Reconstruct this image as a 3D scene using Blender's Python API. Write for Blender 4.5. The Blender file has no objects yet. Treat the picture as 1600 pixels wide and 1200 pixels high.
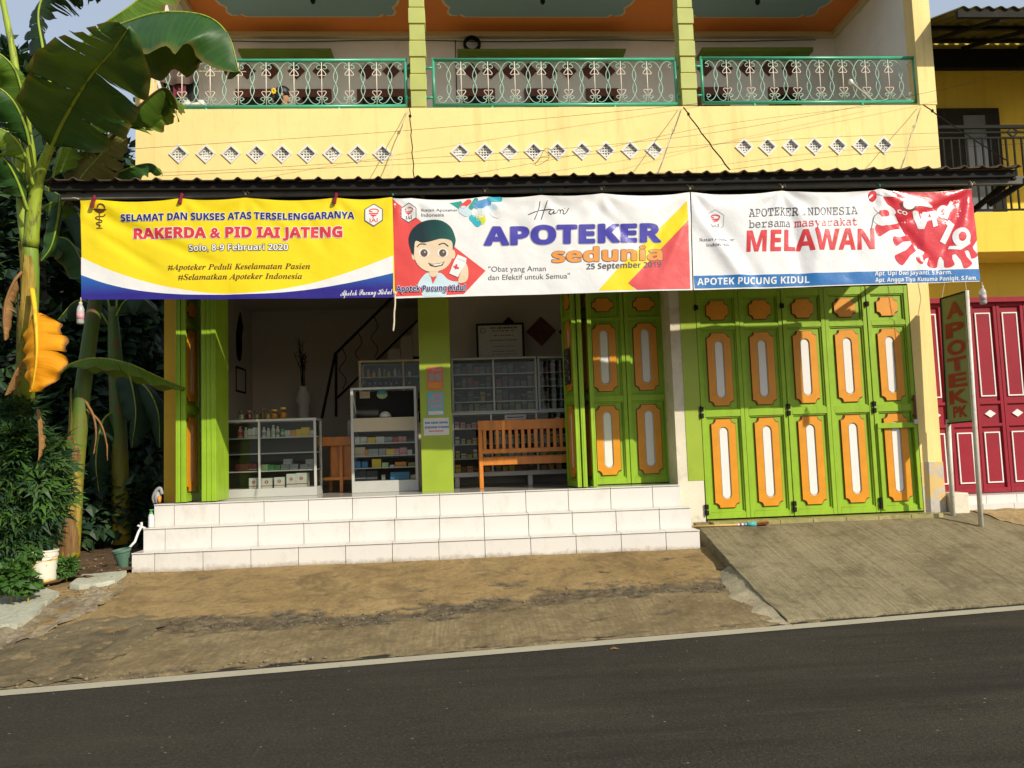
import bpy, bmesh, math, random
from math import radians, sin, cos, pi, sqrt
from mathutils import Vector, Matrix, noise

# ------------------------------------------------------------------ camera, sky, sun, exposure
scene = bpy.context.scene
COL = scene.collection
FPX = 1240.0                       # focal length in photo pixels (photo 1600 px wide)
EYE = Vector((0.0, 0.0, 1.55))
yaw, pitch, roll = radians(3.74), radians(4.71), radians(1.96)
_f = Vector((sin(yaw) * cos(pitch), cos(yaw) * cos(pitch), sin(pitch)))
_r = Vector((cos(yaw), -sin(yaw), 0.0))
_u = _r.cross(_f)
CR = _r * cos(roll) - _u * sin(roll)
CU = _u * cos(roll) + _r * sin(roll)
CF = _f
cam_data = bpy.data.cameras.new('camera')
cam = bpy.data.objects.new('camera', cam_data)
COL.objects.link(cam)
cam_data.sensor_width = 36.0
cam_data.lens = 36.0 * FPX / 1600.0
cam_data.clip_end = 2000.0
cam_data.clip_start = 0.05
cam.matrix_world = Matrix(((CR.x, CU.x, -CF.x, EYE.x), (CR.y, CU.y, -CF.y, EYE.y), (CR.z, CU.z, -CF.z, EYE.z), (0, 0, 0, 1)))
scene.camera = cam

SUN_DIR = Vector((0.90, -1.0, 0.80)).normalized()      # towards the sun
world = bpy.data.worlds.new('World')
scene.world = world
world.use_nodes = True
wn = world.node_tree.nodes
sky = wn.new('ShaderNodeTexSky')
sky.sky_type = 'NISHITA'
sky.sun_disc = False
sky.sun_elevation = math.asin(SUN_DIR.z)
sky.sun_rotation = math.atan2(SUN_DIR.x, SUN_DIR.y)
sky.air_density = 1.0
sky.dust_density = 2.0
wn['Background'].inputs['Strength'].default_value = 0.15
haze_mix = wn.new('ShaderNodeMix'); haze_mix.data_type = 'RGBA'          # thin bright haze over a clear sky
haze_mix.inputs[0].default_value = 0.65
haze_mix.inputs[7].default_value = (3.6, 4.05, 4.7, 1.0)
world.node_tree.links.new(sky.outputs[0], haze_mix.inputs[6])
world.node_tree.links.new(haze_mix.outputs[2], wn['Background'].inputs[0])
sun_data = bpy.data.lights.new('sun', 'SUN')
sun_data.energy = 4.5
sun_data.angle = radians(0.53)
sun_data.color = (1.0, 0.935, 0.80)
sun = bpy.data.objects.new('sun', sun_data)
COL.objects.link(sun)
sun.rotation_euler = SUN_DIR.to_track_quat('Z', 'Y').to_euler()
sun.location = (20, -20, 20)
scene.view_settings.view_transform = 'Standard'
scene.view_settings.look = 'None'
scene.view_settings.exposure = 0.08
scene.view_settings.gamma = 1.0
scene.cycles.max_bounces = 6
scene.cycles.diffuse_bounces = 4
scene.cycles.transparent_max_bounces = 12
scene.cycles.use_denoising = True
rnd = random.Random(7)

# ------------------------------------------------------------------ survey helpers: a photo sight line met with a known plane
def ray(px, py):
    return CF + CR * ((px - 800.0) / FPX) + CU * ((600.0 - py) / FPX)
def W(px, py, Y):
    d = ray(px, py)
    return EYE + d * (Y / d.y)
def WZ(px, py, z):
    d = ray(px, py)
    return EYE + d * ((z - EYE.z) / d.z)
def WX(px, py, x):
    d = ray(px, py)
    return EYE + d * (x / d.x)

# ------------------------------------------------------------------ mesh builder
class MB:
    def __init__(s):
        s.v = []; s.f = []; s.m = []; s.uv = {}
    def quad(s, a, b, c, d, m=0):
        i = len(s.v); s.v += [Vector(a), Vector(b), Vector(c), Vector(d)]; s.f.append((i, i+1, i+2, i+3)); s.m.append(m)
    def face(s, pts, m=0):
        i = len(s.v); s.v += [Vector(p) for p in pts]; s.f.append(tuple(range(i, i+len(pts)))); s.m.append(m)
    def box(s, x0, x1, y0, y1, z0, z1, m=0):
        if x0 > x1: x0, x1 = x1, x0
        if y0 > y1: y0, y1 = y1, y0
        if z0 > z1: z0, z1 = z1, z0
        i = len(s.v)
        s.v += [Vector(p) for p in ((x0,y0,z0),(x1,y0,z0),(x1,y1,z0),(x0,y1,z0),(x0,y0,z1),(x1,y0,z1),(x1,y1,z1),(x0,y1,z1))]
        for q in ((0,3,2,1),(4,5,6,7),(0,1,5,4),(1,2,6,5),(2,3,7,6),(3,0,4,7)):
            s.f.append(tuple(i+k for k in q)); s.m.append(m)
        return s
    def obox(s, c, ax, ay, az, m=0):
        """box from centre and three half-axis vectors"""
        c = Vector(c); ax = Vector(ax); ay = Vector(ay); az = Vector(az); i = len(s.v)
        for sz in (-1, 1):
            for sx, sy in ((-1,-1),(1,-1),(1,1),(-1,1)):
                s.v.append(c + ax*sx + ay*sy + az*sz)
        for q in ((0,3,2,1),(4,5,6,7),(0,1,5,4),(1,2,6,5),(2,3,7,6),(3,0,4,7)):
            s.f.append(tuple(i+k for k in q)); s.m.append(m)
        return s
    def bar(s, a, b, w, h, up=(0,0,1), m=0):
        a = Vector(a); b = Vector(b); d = (b-a); L = d.length; d.normalize()
        up = Vector(up); sx = d.cross(up)
        if sx.length < 1e-4: sx = d.cross(Vector((1,0,0)))
        sx.normalize(); sy = sx.cross(d)
        return s.obox((a+b)/2, sx*w/2, d*L/2, sy*h/2, m)
    def tube(s, pts, r, n=8, m=0, cap=True, closed=False):
        pts = [Vector(p) for p in pts]; N = len(pts)
        rr = r if isinstance(r, (list, tuple)) else [r]*N
        i0 = len(s.v); nrm = None
        for k in range(N):
            if closed: t = pts[(k+1) % N] - pts[k-1]
            else: t = pts[min(k+1, N-1)] - pts[max(k-1, 0)]
            if t.length < 1e-9: t = Vector((0,0,1))
            t.normalize()
            if nrm is None:
                nrm = t.cross(Vector((0,0,1)))
                if nrm.length < 1e-3: nrm = t.cross(Vector((0,1,0)))
            else:
                nrm = nrm - t*nrm.dot(t)
            nrm.normalize(); bn = t.cross(nrm)
            for j in range(n):
                a = 2*pi*j/n
                s.v.append(pts[k] + (nrm*cos(a) + bn*sin(a))*rr[k])
        K = N if closed else N-1
        for k in range(K):
            for j in range(n):
                a = i0 + k*n + j; b = i0 + k*n + (j+1) % n
                c = i0 + ((k+1) % N)*n + (j+1) % n; d = i0 + ((k+1) % N)*n + j
                s.f.append((a, b, c, d)); s.m.append(m)
        if cap and not closed:
            s.f.append(tuple(i0 + j for j in range(n))[::-1]); s.m.append(m)
            s.f.append(tuple(i0 + (N-1)*n + j for j in range(n))); s.m.append(m)
        return s
    def lathe(s, c, prof, n=16, m=0, ms=None):
        """prof: list of (radius, z) from bottom to top, round the vertical axis through c"""
        c = Vector(c); i0 = len(s.v)
        for r, z in prof:
            for j in range(n):
                a = 2*pi*j/n
                s.v.append(c + Vector((r*cos(a), r*sin(a), z)))
        for k in range(len(prof)-1):
            for j in range(n):
                s.f.append((i0+k*n+j, i0+k*n+(j+1) % n, i0+(k+1)*n+(j+1) % n, i0+(k+1)*n+j)); s.m.append(ms[k] if ms else m)
        s.f.append(tuple(i0+j for j in range(n))[::-1]); s.m.append(ms[0] if ms else m)
        s.f.append(tuple(i0+(len(prof)-1)*n+j for j in range(n))); s.m.append(ms[-1] if ms else m)
        return s
    def ball(s, c, rx, ry, rz, nu=10, nv=7, m=0):
        c = Vector(c); i0 = len(s.v)
        for k in range(nv+1):
            t = pi*k/nv
            for j in range(nu):
                a = 2*pi*j/nu
                s.v.append(c + Vector((rx*sin(t)*cos(a), ry*sin(t)*sin(a), -rz*cos(t))))
        for k in range(nv):
            for j in range(nu):
                s.f.append((i0+k*nu+j, i0+k*nu+(j+1) % nu, i0+(k+1)*nu+(j+1) % nu, i0+(k+1)*nu+j)); s.m.append(m)
        return s
    def prism_xz(s, poly, y0, y1, m=0):
        """poly of (x, z), convex or not, extruded from y0 (front) to y1"""
        n = len(poly); i = len(s.v)
        s.v += [Vector((x, y0, z)) for x, z in poly] + [Vector((x, y1, z)) for x, z in poly]
        ar = sum(poly[k][0]*poly[(k+1) % n][1] - poly[(k+1) % n][0]*poly[k][1] for k in range(n))
        o = list(range(n)) if ar > 0 else list(range(n))[::-1]
        s.f.append(tuple(i+k for k in o)); s.m.append(m)
        s.f.append(tuple(i+n+k for k in o[::-1])); s.m.append(m)
        for q in range(n):
            a, b = o[q], o[(q+1) % n]
            s.f.append((i+b, i+a, i+n+a, i+n+b)); s.m.append(m)
        return s
    def ring_xz(s, outer, inner, y0, y1, m=0):
        """frame between two outlines with the same number of points"""
        n = len(outer)
        for k in range(n):
            a, b = outer[k], outer[(k+1) % n]; c, d = inner[k], inner[(k+1) % n]
            s.quad((a[0],y0,a[1]), (b[0],y0,b[1]), (d[0],y0,d[1]), (c[0],y0,c[1]), m)
            s.quad((a[0],y0,a[1]), (a[0],y1,a[1]), (b[0],y1,b[1]), (b[0],y0,b[1]), m)
            s.quad((c[0],y0,c[1]), (d[0],y0,d[1]), (d[0],y1,d[1]), (c[0],y1,c[1]), m)
        return s
    def xf(s, M, start=0):
        for k in range(start, len(s.v)): s.v[k] = M @ s.v[k]
        return s
    def build(s, name, mats, parent=None, smooth=False, bevel=0, seg=1, recalc=False):
        me = bpy.data.meshes.new(name)
        me.from_pydata([tuple(v) for v in s.v], [], s.f)
        if not isinstance(mats, (list, tuple)): mats = [mats]
        for mt in mats: me.materials.append(mt)
        if len(mats) > 1: me.polygons.foreach_set('material_index', s.m)
        if smooth: me.polygons.foreach_set('use_smooth', [True]*len(me.polygons))
        if recalc:
            bm = bmesh.new(); bm.from_mesh(me); bmesh.ops.recalc_face_normals(bm, faces=bm.faces); bm.to_mesh(me); bm.free()
        me.update()
        o = bpy.data.objects.new(name, me)
        COL.objects.link(o)
        if parent: o.parent = parent
        if bevel:
            bm = bmesh.new(); bm.from_mesh(me)
            bmesh.ops.remove_doubles(bm, verts=bm.verts, dist=1e-6)
            es = [e for e in bm.edges if len(e.link_faces) == 2 and e.calc_face_angle(0) > 0.6]
            bmesh.ops.bevel(bm, geom=es, offset=bevel, segments=seg, affect='EDGES', clamp_overlap=True)
            bm.to_mesh(me); bm.free()
        return o

def empty(name, loc=(0,0,0)):
    o = bpy.data.objects.new(name, None); COL.objects.link(o); o.location = loc; o.empty_display_size = 0.1
    return o
def tag(o, label=None, cat=None, group=None, kind=None):
    if label: o['label'] = label
    if cat: o['category'] = cat
    if group: o['group'] = group
    if kind: o['kind'] = kind
    return o
def structure(o):
    o['kind'] = 'structure'; return o
def thing(name, label, cat, group=None, loc=(0,0,0)):
    return tag(empty(name, loc), label, cat, group)
def copy_tree(o, parent=None, off=None):
    c = o.copy(); COL.objects.link(c)
    if parent: c.parent = parent
    if off is not None: c.location = c.location + Vector(off)
    for ch in o.children: copy_tree(ch, c)
    return c
def catmull(P, n):
    P = [Vector(p) for p in P]; Q = [P[0]*2-P[1]] + P + [P[-1]*2-P[-2]]; out = []
    for k in range(len(P)-1):
        a, b, c, d = Q[k:k+4]
        for j in range(n):
            t = j/n
            out.append(0.5*((2*b) + (c-a)*t + (2*a-5*b+4*c-d)*t*t + (3*b-a-3*c+d)*t*t*t))
    out.append(P[-1]); return out
def fbm(x, y, z=0.0, o=4):
    return noise.fractal(Vector((x, y, z)), 1.0, 2.0, o)

# ------------------------------------------------------------------ materials
def srgb(r, g, b):
    return tuple(((c/255)/12.92 if c/255 <= 0.04045 else ((c/255+0.055)/1.055)**2.4) for c in (r, g, b)) + (1.0,)
class N:
    """small node-graph helper"""
    def __init__(s, name):
        s.mat = bpy.data.materials.new(name); s.mat.use_nodes = True
        s.t = s.mat.node_tree; s.n = s.t.nodes; s.b = s.n['Principled BSDF']; s.out = s.n['Material Output']
        s.tc = s.n.new('ShaderNodeTexCoord')
    def link(s, a, b): s.t.links.new(a, b)
    def noise(s, scale, detail=4, rough=0.55, vec=None, dist=0.0):
        k = s.n.new('ShaderNodeTexNoise'); k.inputs['Scale'].default_value = scale; k.inputs['Detail'].default_value = detail
        k.inputs['Roughness'].default_value = rough; k.inputs['Distortion'].default_value = dist
        s.link(vec or s.tc.outputs['Object'], k.inputs['Vector']); return k.outputs['Fac']
    def vor(s, scale, vec=None, feature='F1', out='Distance'):
        k = s.n.new('ShaderNodeTexVoronoi'); k.inputs['Scale'].default_value = scale; k.feature = feature
        s.link(vec or s.tc.outputs['Object'], k.inputs['Vector']); return k.outputs[out]
    def mapping(s, scale=(1,1,1), rot=(0,0,0), loc=(0,0,0), src=None):
        k = s.n.new('ShaderNodeMapping'); k.inputs['Scale'].default_value = scale; k.inputs['Rotation'].default_value = rot; k.inputs['Location'].default_value = loc
        s.link(src or s.tc.outputs['Object'], k.inputs['Vector']); return k.outputs[0]
    def ramp(s, fac, stops):
        k = s.n.new('ShaderNodeValToRGB'); e = k.color_ramp.elements
        while len(e) < len(stops): e.new(0.5)
        for q, (p, c) in zip(e, stops):
            q.position = p; q.color = c if isinstance(c, tuple) else (c, c, c, 1)
        s.link(fac, k.inputs[0]); return k.outputs[0]
    def mix(s, fac, a, b, mode='MIX'):
        k = s.n.new('ShaderNodeMix'); k.data_type = 'RGBA'; k.blend_type = mode
        for sock, v in ((k.inputs[0], fac), (k.inputs[6], a), (k.inputs[7], b)):
            if hasattr(v, 'is_linked'): s.link(v, sock)
            else: sock.default_value = v
        return k.outputs[2]
    def math(s, op, a, b=0.0, c=None):
        k = s.n.new('ShaderNodeMath'); k.operation = op
        for sock, v in zip(k.inputs, (a, b) if c is None else (a, b, c)):
            if hasattr(v, 'is_linked'): s.link(v, sock)
            else: sock.default_value = v
        return k.outputs[0]
    def sep(s, vec=None):
        k = s.n.new('ShaderNodeSeparateXYZ'); s.link(vec or s.tc.outputs['Object'], k.inputs[0]); return k.outputs
    def bump(s, h, strength=0.3, dist=0.02):
        k = s.n.new('ShaderNodeBump'); k.inputs['Strength'].default_value = strength; k.inputs['Distance'].default_value = dist
        s.link(h, k.inputs['Height']); s.link(k.outputs[0], s.b.inputs['Normal']); return k
    def col(s, c):
        if hasattr(c, 'is_linked'): s.link(c, s.b.inputs['Base Color'])
        else: s.b.inputs['Base Color'].default_value = c
    def set(s, **kw):
        for k, v in kw.items():
            q = s.b.inputs[{'rough': 'Roughness', 'metal': 'Metallic', 'spec': 'Specular IOR Level', 'coat': 'Coat Weight', 'trans': 'Transmission Weight', 'ior': 'IOR', 'alpha': 'Alpha'}[k]]
            if hasattr(v, 'is_linked'): s.link(v, q)
            else: q.default_value = v
        return s
def mul(c, k): return (c[0]*k, c[1]*k, c[2]*k, 1.0)
def lin(*c): return tuple(c) + (1.0,)

def paint(name, c, rough=0.5, var=0.15, vs=3.0, bump=0.08, bs=90.0, dirt=0.0, dirtc=None, spec=0.4, metal=0.0, stretch=(1,1,1)):
    """painted or plain surface: soft tone changes, fine grain, optional blotches of dirt"""
    k = N(name)
    v = k.mapping(scale=stretch)
    a = k.noise(vs, 5, 0.6, v)
    base = k.mix(k.ramp(a, [(0.3, 0.0), (0.7, 1.0)]), mul(c, 1-var), mul(c, 1+var*0.6))
    if dirt:
        d = k.ramp(k.noise(vs*1.7, 8, 0.7, v, 0.4), [(0.62-dirt*0.25, 0.0), (0.78-dirt*0.1, 1.0)])
        base = k.mix(k.math('MULTIPLY', d, min(1, 0.35+dirt)), base, dirtc or mul(c, 0.45))
    k.col(base)
    k.set(rough=k.math('ADD', rough-0.08, k.math('MULTIPLY', a, 0.16)), spec=spec, metal=metal)
    if bump: k.bump(k.noise(bs, 3, 0.6), bump, 0.01)
    return k.mat

# ------------------------------------------------------------------ palette
GREEN = (0.27, 0.44, 0.022, 1); ORANGE = (0.66, 0.26, 0.008, 1); WHITE = (0.72, 0.70, 0.66, 1)
M = {}
def plaster(name, c, streak=0.3):
    k = N(name); a = k.noise(1.3, 6, 0.65); b = k.noise(6, 8, 0.7, None, 0.3); f = k.noise(60, 4, 0.7)
    base = k.mix(k.ramp(a, [(0.3, 0), (0.7, 1)]), mul(c, 0.93), mul(c, 1.04))
    base = k.mix(k.math('MULTIPLY', k.ramp(b, [(0.55, 0), (0.75, 1)]), 0.35), base, (c[0]*0.82, c[1]*0.76, c[2]*0.62, 1))
    s_ = k.noise(1.0, 6, 0.7, k.mapping(scale=(7, 7, 0.45)))
    base = k.mix(k.math('MULTIPLY', k.ramp(s_, [(0.52, 0), (0.70, 1)]), streak), base, (c[0]*0.70, c[1]*0.66, c[2]*0.55, 1))
    k.col(base); k.set(rough=0.8, spec=0.2)
    k.bump(k.math('ADD', k.math('MULTIPLY', b, 1.0), k.math('MULTIPLY', f, 0.35)), 0.25, 0.012); return k.mat
M['yellow'] = plaster('yellow_plaster', (0.86, 0.67, 0.28, 1), 0.5)
M['yellow_deep'] = paint('deep_yellow_plaster', (0.80, 0.47, 0.05, 1), 0.7, 0.1, 1.6, 0.12, 55, 0.1, None, 0.25)
M['neigh_yellow'] = plaster('mustard_plaster', (0.80, 0.58, 0.075, 1), 0.4)
def worn_paint(name, c, chip, rough=0.45):
    k = N(name); a = k.noise(4, 6, 0.65); b = k.noise(1.0, 7, 0.7, k.mapping(scale=(9, 9, 1.4))); f = k.noise(30, 6, 0.7, None, 0.6)
    base = k.mix(k.ramp(a, [(0.3, 0), (0.7, 1)]), mul(c, 0.85), mul(c, 1.06))
    base = k.mix(k.math('MULTIPLY', k.ramp(b, [(0.50, 0), (0.68, 1)]), 0.40), base, mul(c, 0.55))
    fade = k.noise(1.6, 6, 0.7, k.mapping(loc=(4, 2, 9)))
    base = k.mix(k.math('MULTIPLY', k.ramp(fade, [(0.52, 0), (0.72, 1)]), 0.30), base, (c[0]*0.8+0.10, c[1]*0.8+0.09, c[2]*0.8+0.05, 1))
    base = k.mix(k.ramp(f, [(0.70, 0), (0.725, 1)]), base, chip)
    k.col(base); k.set(rough=k.math('ADD', rough-0.06, k.math('MULTIPLY', b, 0.2)), spec=0.3); k.bump(k.math('ADD', b, k.math('MULTIPLY', f, 0.5)), 0.12, 0.006); return k.mat
M['green'] = worn_paint('green_gloss_paint', GREEN, (0.12, 0.13, 0.06, 1))
M['orange'] = worn_paint('orange_moulding_paint', ORANGE, (0.30, 0.12, 0.02, 1))
M['edge_red'] = paint('dark_red_edge_and_shadow', (0.16, 0.03, 0.008, 1), 0.5)  # dark red outline that also paints in the mouldings' edge shadow lines
M['green_col'] = paint('green_column_paint', (0.30, 0.40, 0.03, 1), 0.4, 0.1, 2, 0.05, 60, 0.1, None, 0.4)
M['orange'] = paint('orange_moulding_paint', ORANGE, 0.42, 0.1, 5, 0.05, 70, 0.05, None, 0.4)
M['white'] = paint('white_paint', WHITE, 0.4, 0.04, 3, 0.04, 60, 0.05, (0.5, 0.47, 0.4, 1), 0.4)
M['dirty_white'] = paint('dirty_white_paint', (0.68, 0.62, 0.48, 1), 0.7, 0.12, 3, 0.25, 30, 0.35, (0.33, 0.28, 0.2, 1), 0.2)
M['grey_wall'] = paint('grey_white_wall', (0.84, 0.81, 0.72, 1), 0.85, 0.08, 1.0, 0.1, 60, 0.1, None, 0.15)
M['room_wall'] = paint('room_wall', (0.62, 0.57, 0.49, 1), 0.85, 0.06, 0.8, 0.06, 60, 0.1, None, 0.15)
M['teal'] = paint('teal_metal_paint', (0.05, 0.33, 0.19, 1), 0.32, 0.12, 6, 0.04, 80, 0.08, None, 0.5)
M['teal_pale'] = paint('pale_teal_paint', (0.36, 0.58, 0.45, 1), 0.5, 0.2, 6, 0.03, 80, 0.1, None, 0.4)
M['cream'] = paint('cream_iron_paint', (0.70, 0.62, 0.50, 1), 0.45, 0.08, 6, 0.03, 80, 0.05, None, 0.4)
M['vent'] = paint('vent_white', (0.70, 0.68, 0.62, 1), 0.6, 0.06, 9, 0.08, 60, 0.18, (0.4, 0.38, 0.32, 1), 0.3)
M['ceil_blue'] = paint('blue_grey_ceiling', (0.22, 0.34, 0.33, 1), 0.8, 0.05, 1, 0.04, 50)
M['ceil_orange'] = paint('orange_ceiling_border', (0.70, 0.21, 0.03, 1), 0.7, 0.06, 1, 0.04, 50)
M['ceil_cream'] = paint('cream_ceiling_line', (0.62, 0.50, 0.26, 1), 0.7, 0.05, 2, 0.04, 50)
M['lime_col'] = paint('lime_column_tile', (0.43, 0.46, 0.13, 1), 0.55, 0.1, 3, 0.05, 60, 0.1, None, 0.3)
M['lime_joint'] = paint('yellow_column_joint', (0.70, 0.55, 0.15, 1), 0.7, 0.06, 3, 0.05, 60)
M['brown'] = paint('brown_wood', (0.16, 0.045, 0.02, 1), 0.5, 0.25, 3, 0.1, 30, stretch=(1, 1, 6))
M['batik'] = paint('brown_batik_tile', (0.15, 0.045, 0.028, 1), 0.5, 0.5, 26, 0.1, 60)
M['olive'] = paint('olive_ledge_paint', (0.13, 0.19, 0.012, 1), 0.6, 0.1, 2, 0.05, 60)
M['black'] = paint('black_paint', (0.016, 0.015, 0.013, 1), 0.8, 0.2, 5, 0.05, 60, spec=0.15)
M['dark_metal'] = paint('dark_steel', (0.030, 0.028, 0.024, 1), 0.85, 0.3, 5, 0.12, 60, 0.3, (0.07, 0.05, 0.03, 1), 0.12)
M['grey_metal'] = paint('grey_steel', (0.12, 0.115, 0.10, 1), 0.75, 0.25, 5, 0.1, 60, 0.3, (0.20, 0.15, 0.09, 1), 0.2)
M['roof'] = paint('weathered_roof_sheet', (0.10, 0.075, 0.055, 1), 0.85, 0.4, 6, 0.2, 40, 0.3, (0.04, 0.03, 0.022, 1), 0.2)
M['alu'] = paint('aluminium_frame', (0.52, 0.51, 0.46, 1), 0.4, 0.06, 4, 0.03, 60, 0.05, None, 0.5, 0.25)
M['cream_board'] = paint('cream_board', (0.55, 0.47, 0.33, 1), 0.55, 0.05, 3, 0.03, 60)
M['wood'] = paint('orange_varnished_wood', (0.60, 0.20, 0.022, 1), 0.38, 0.25, 2.5, 0.05, 30, stretch=(6, 6, 1.2), spec=0.5)
M['twine'] = paint('twine', (0.60, 0.52, 0.36, 1), 0.9, 0.15, 30, 0.1, 200)
M['maroon'] = paint('red_door_paint', (0.27, 0.015, 0.028, 1), 0.6, 0.14, 3, 0.08, 50, 0.2, (0.22, 0.015, 0.02, 1), 0.2)
M['grout'] = paint('grout', (0.10, 0.085, 0.065, 1), 0.9, 0.15, 10, 0.05, 60)
M['void'] = paint('painted_dark_interior', (0.015, 0.014, 0.012, 1), 0.8, 0.1, 2, 0)  # near-black colour painted in for the unlit space behind openings

def tile_mat(name, c, rough, grime=False):
    k = N(name)
    a = k.noise(0.9, 4); d = k.noise(5, 8, 0.7, None, 0.3)
    base = k.mix(a, mul(c, 0.93), c)
    z = k.noise(2.2, 9, 0.75)
    base = k.mix(k.math('MULTIPLY', k.ramp(z, [(0.58, 0), (0.75, 1)]), 0.22), base, (0.40, 0.34, 0.24, 1))
    if grime:
        x, y, zc = k.sep(); sp = k.noise(9, 8, 0.75); low = k.math('SUBTRACT', k.math('MULTIPLY', sp, 0.16), k.math('SUBTRACT', zc, 0.375))
        base = k.mix(k.ramp(low, [(0.03, 0), (0.09, 0.75)]), base, (0.24, 0.17, 0.09, 1))
        fl = k.noise(2.6, 9, 0.8, k.mapping(scale=(1, 1, 0.6)))
        base = k.mix(k.math('MULTIPLY', k.ramp(fl, [(0.52, 0), (0.68, 1)]), 0.30), base, (0.36, 0.30, 0.20, 1))
    k.col(base); k.set(rough=k.math('ADD', rough, k.math('MULTIPLY', d, 0.15)), spec=0.5)
    k.bump(k.noise(3, 3), 0.03, 0.01)
    return k.mat
M['tile'] = tile_mat('white_glazed_tile', (0.68, 0.65, 0.60, 1), 0.16, True)
M['floor_tile'] = tile_mat('polished_floor_tile', (0.40, 0.37, 0.32, 1), 0.08)

def glass_mat(name, tint, rough=0.02, refl=0.4):
    k = N(name)
    tr = k.n.new('ShaderNodeBsdfTransparent'); tr.inputs[0].default_value = tint
    gl = k.n.new('ShaderNodeBsdfGlossy'); gl.inputs['Roughness'].default_value = rough
    fr = k.n.new('ShaderNodeFresnel'); fr.inputs[0].default_value = 1.5
    mx = k.n.new('ShaderNodeMixShader')
    k.link(k.math('MULTIPLY', fr.outputs[0], refl), mx.inputs[0]); k.link(tr.outputs[0], mx.inputs[1]); k.link(gl.outputs[0], mx.inputs[2])
    k.link(mx.outputs[0], k.out.inputs[0])
    return k.mat
M['glass'] = glass_mat('clear_glass', (0.90, 0.93, 0.90, 1))
def plastic(name, c, a):
    k = N(name); k.col(c); k.set(rough=0.25, alpha=a); return k.mat
M['plastic_clear'] = plastic('clear_plastic', (0.75, 0.75, 0.72, 1), 0.45)

# ------------------------------------------------------------------ ground
def mk_asphalt():
    k = N('asphalt')
    big = k.noise(0.6, 6, 0.65); fine = k.noise(120, 2, 0.8); mid = k.noise(11, 8, 0.75); grit = k.noise(48, 3, 0.75)
    base = k.mix(k.ramp(big, [(0.35, 0), (0.65, 1)]), (0.027, 0.024, 0.018, 1), (0.042, 0.037, 0.027, 1))
    base = k.mix(k.math('MULTIPLY', k.ramp(mid, [(0.45, 0), (0.70, 1)]), 0.5), base, (0.055, 0.048, 0.034, 1))
    base = k.mix(k.ramp(grit, [(0.55, 0), (0.72, 1)]), base, (0.085, 0.075, 0.055, 1))
    base = k.mix(k.ramp(grit, [(0.28, 1), (0.44, 0)]), base, (0.012, 0.011, 0.009, 1))
    base = k.mix(k.math('MULTIPLY', k.ramp(fine, [(0.56, 0), (0.72, 1)]), 0.7), base, (0.10, 0.09, 0.068, 1))
    base = k.mix(k.ramp(k.vor(7.0), [(0.035, 1), (0.06, 0)]), base, (0.22, 0.20, 0.15, 1))
    streak = k.noise(1.0, 7, 0.65, k.mapping(scale=(0.22, 3.0, 1), rot=(0, 0, -0.126)))
    base = k.mix(k.math('MULTIPLY', k.ramp(streak, [(0.50, 0), (0.66, 1)]), 0.55), base, (0.016, 0.015, 0.012, 1))
    dust = k.noise(0.8, 6, 0.7, k.mapping(scale=(0.4, 1.6, 1), rot=(0, 0, -0.126), loc=(5, 2, 0)))
    base = k.mix(k.math('MULTIPLY', k.ramp(dust, [(0.52, 0), (0.70, 1)]), 0.35), base, (0.085, 0.068, 0.042, 1))
    k.col(base); k.set(rough=0.9, spec=0.15)
    k.bump(k.math('ADD', k.math('MULTIPLY', grit, 1.0), k.math('ADD', k.math('MULTIPLY', fine, 0.5), k.math('MULTIPLY', mid, 0.6))), 0.8, 0.012)
    return k.mat
M['asphalt'] = mk_asphalt()

def mk_line():
    k = N('road_line_paint')
    w = k.noise(22, 8, 0.75)
    base = k.mix(k.noise(3), (0.44, 0.40, 0.29, 1), (0.33, 0.30, 0.21, 1))
    base = k.mix(k.ramp(w, [(0.60, 0), (0.70, 1)]), base, (0.10, 0.09, 0.07, 1))
    k.col(base); k.set(rough=0.8); k.bump(k.noise(120), 0.4, 0.006); return k.mat
M['line'] = mk_line()

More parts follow.
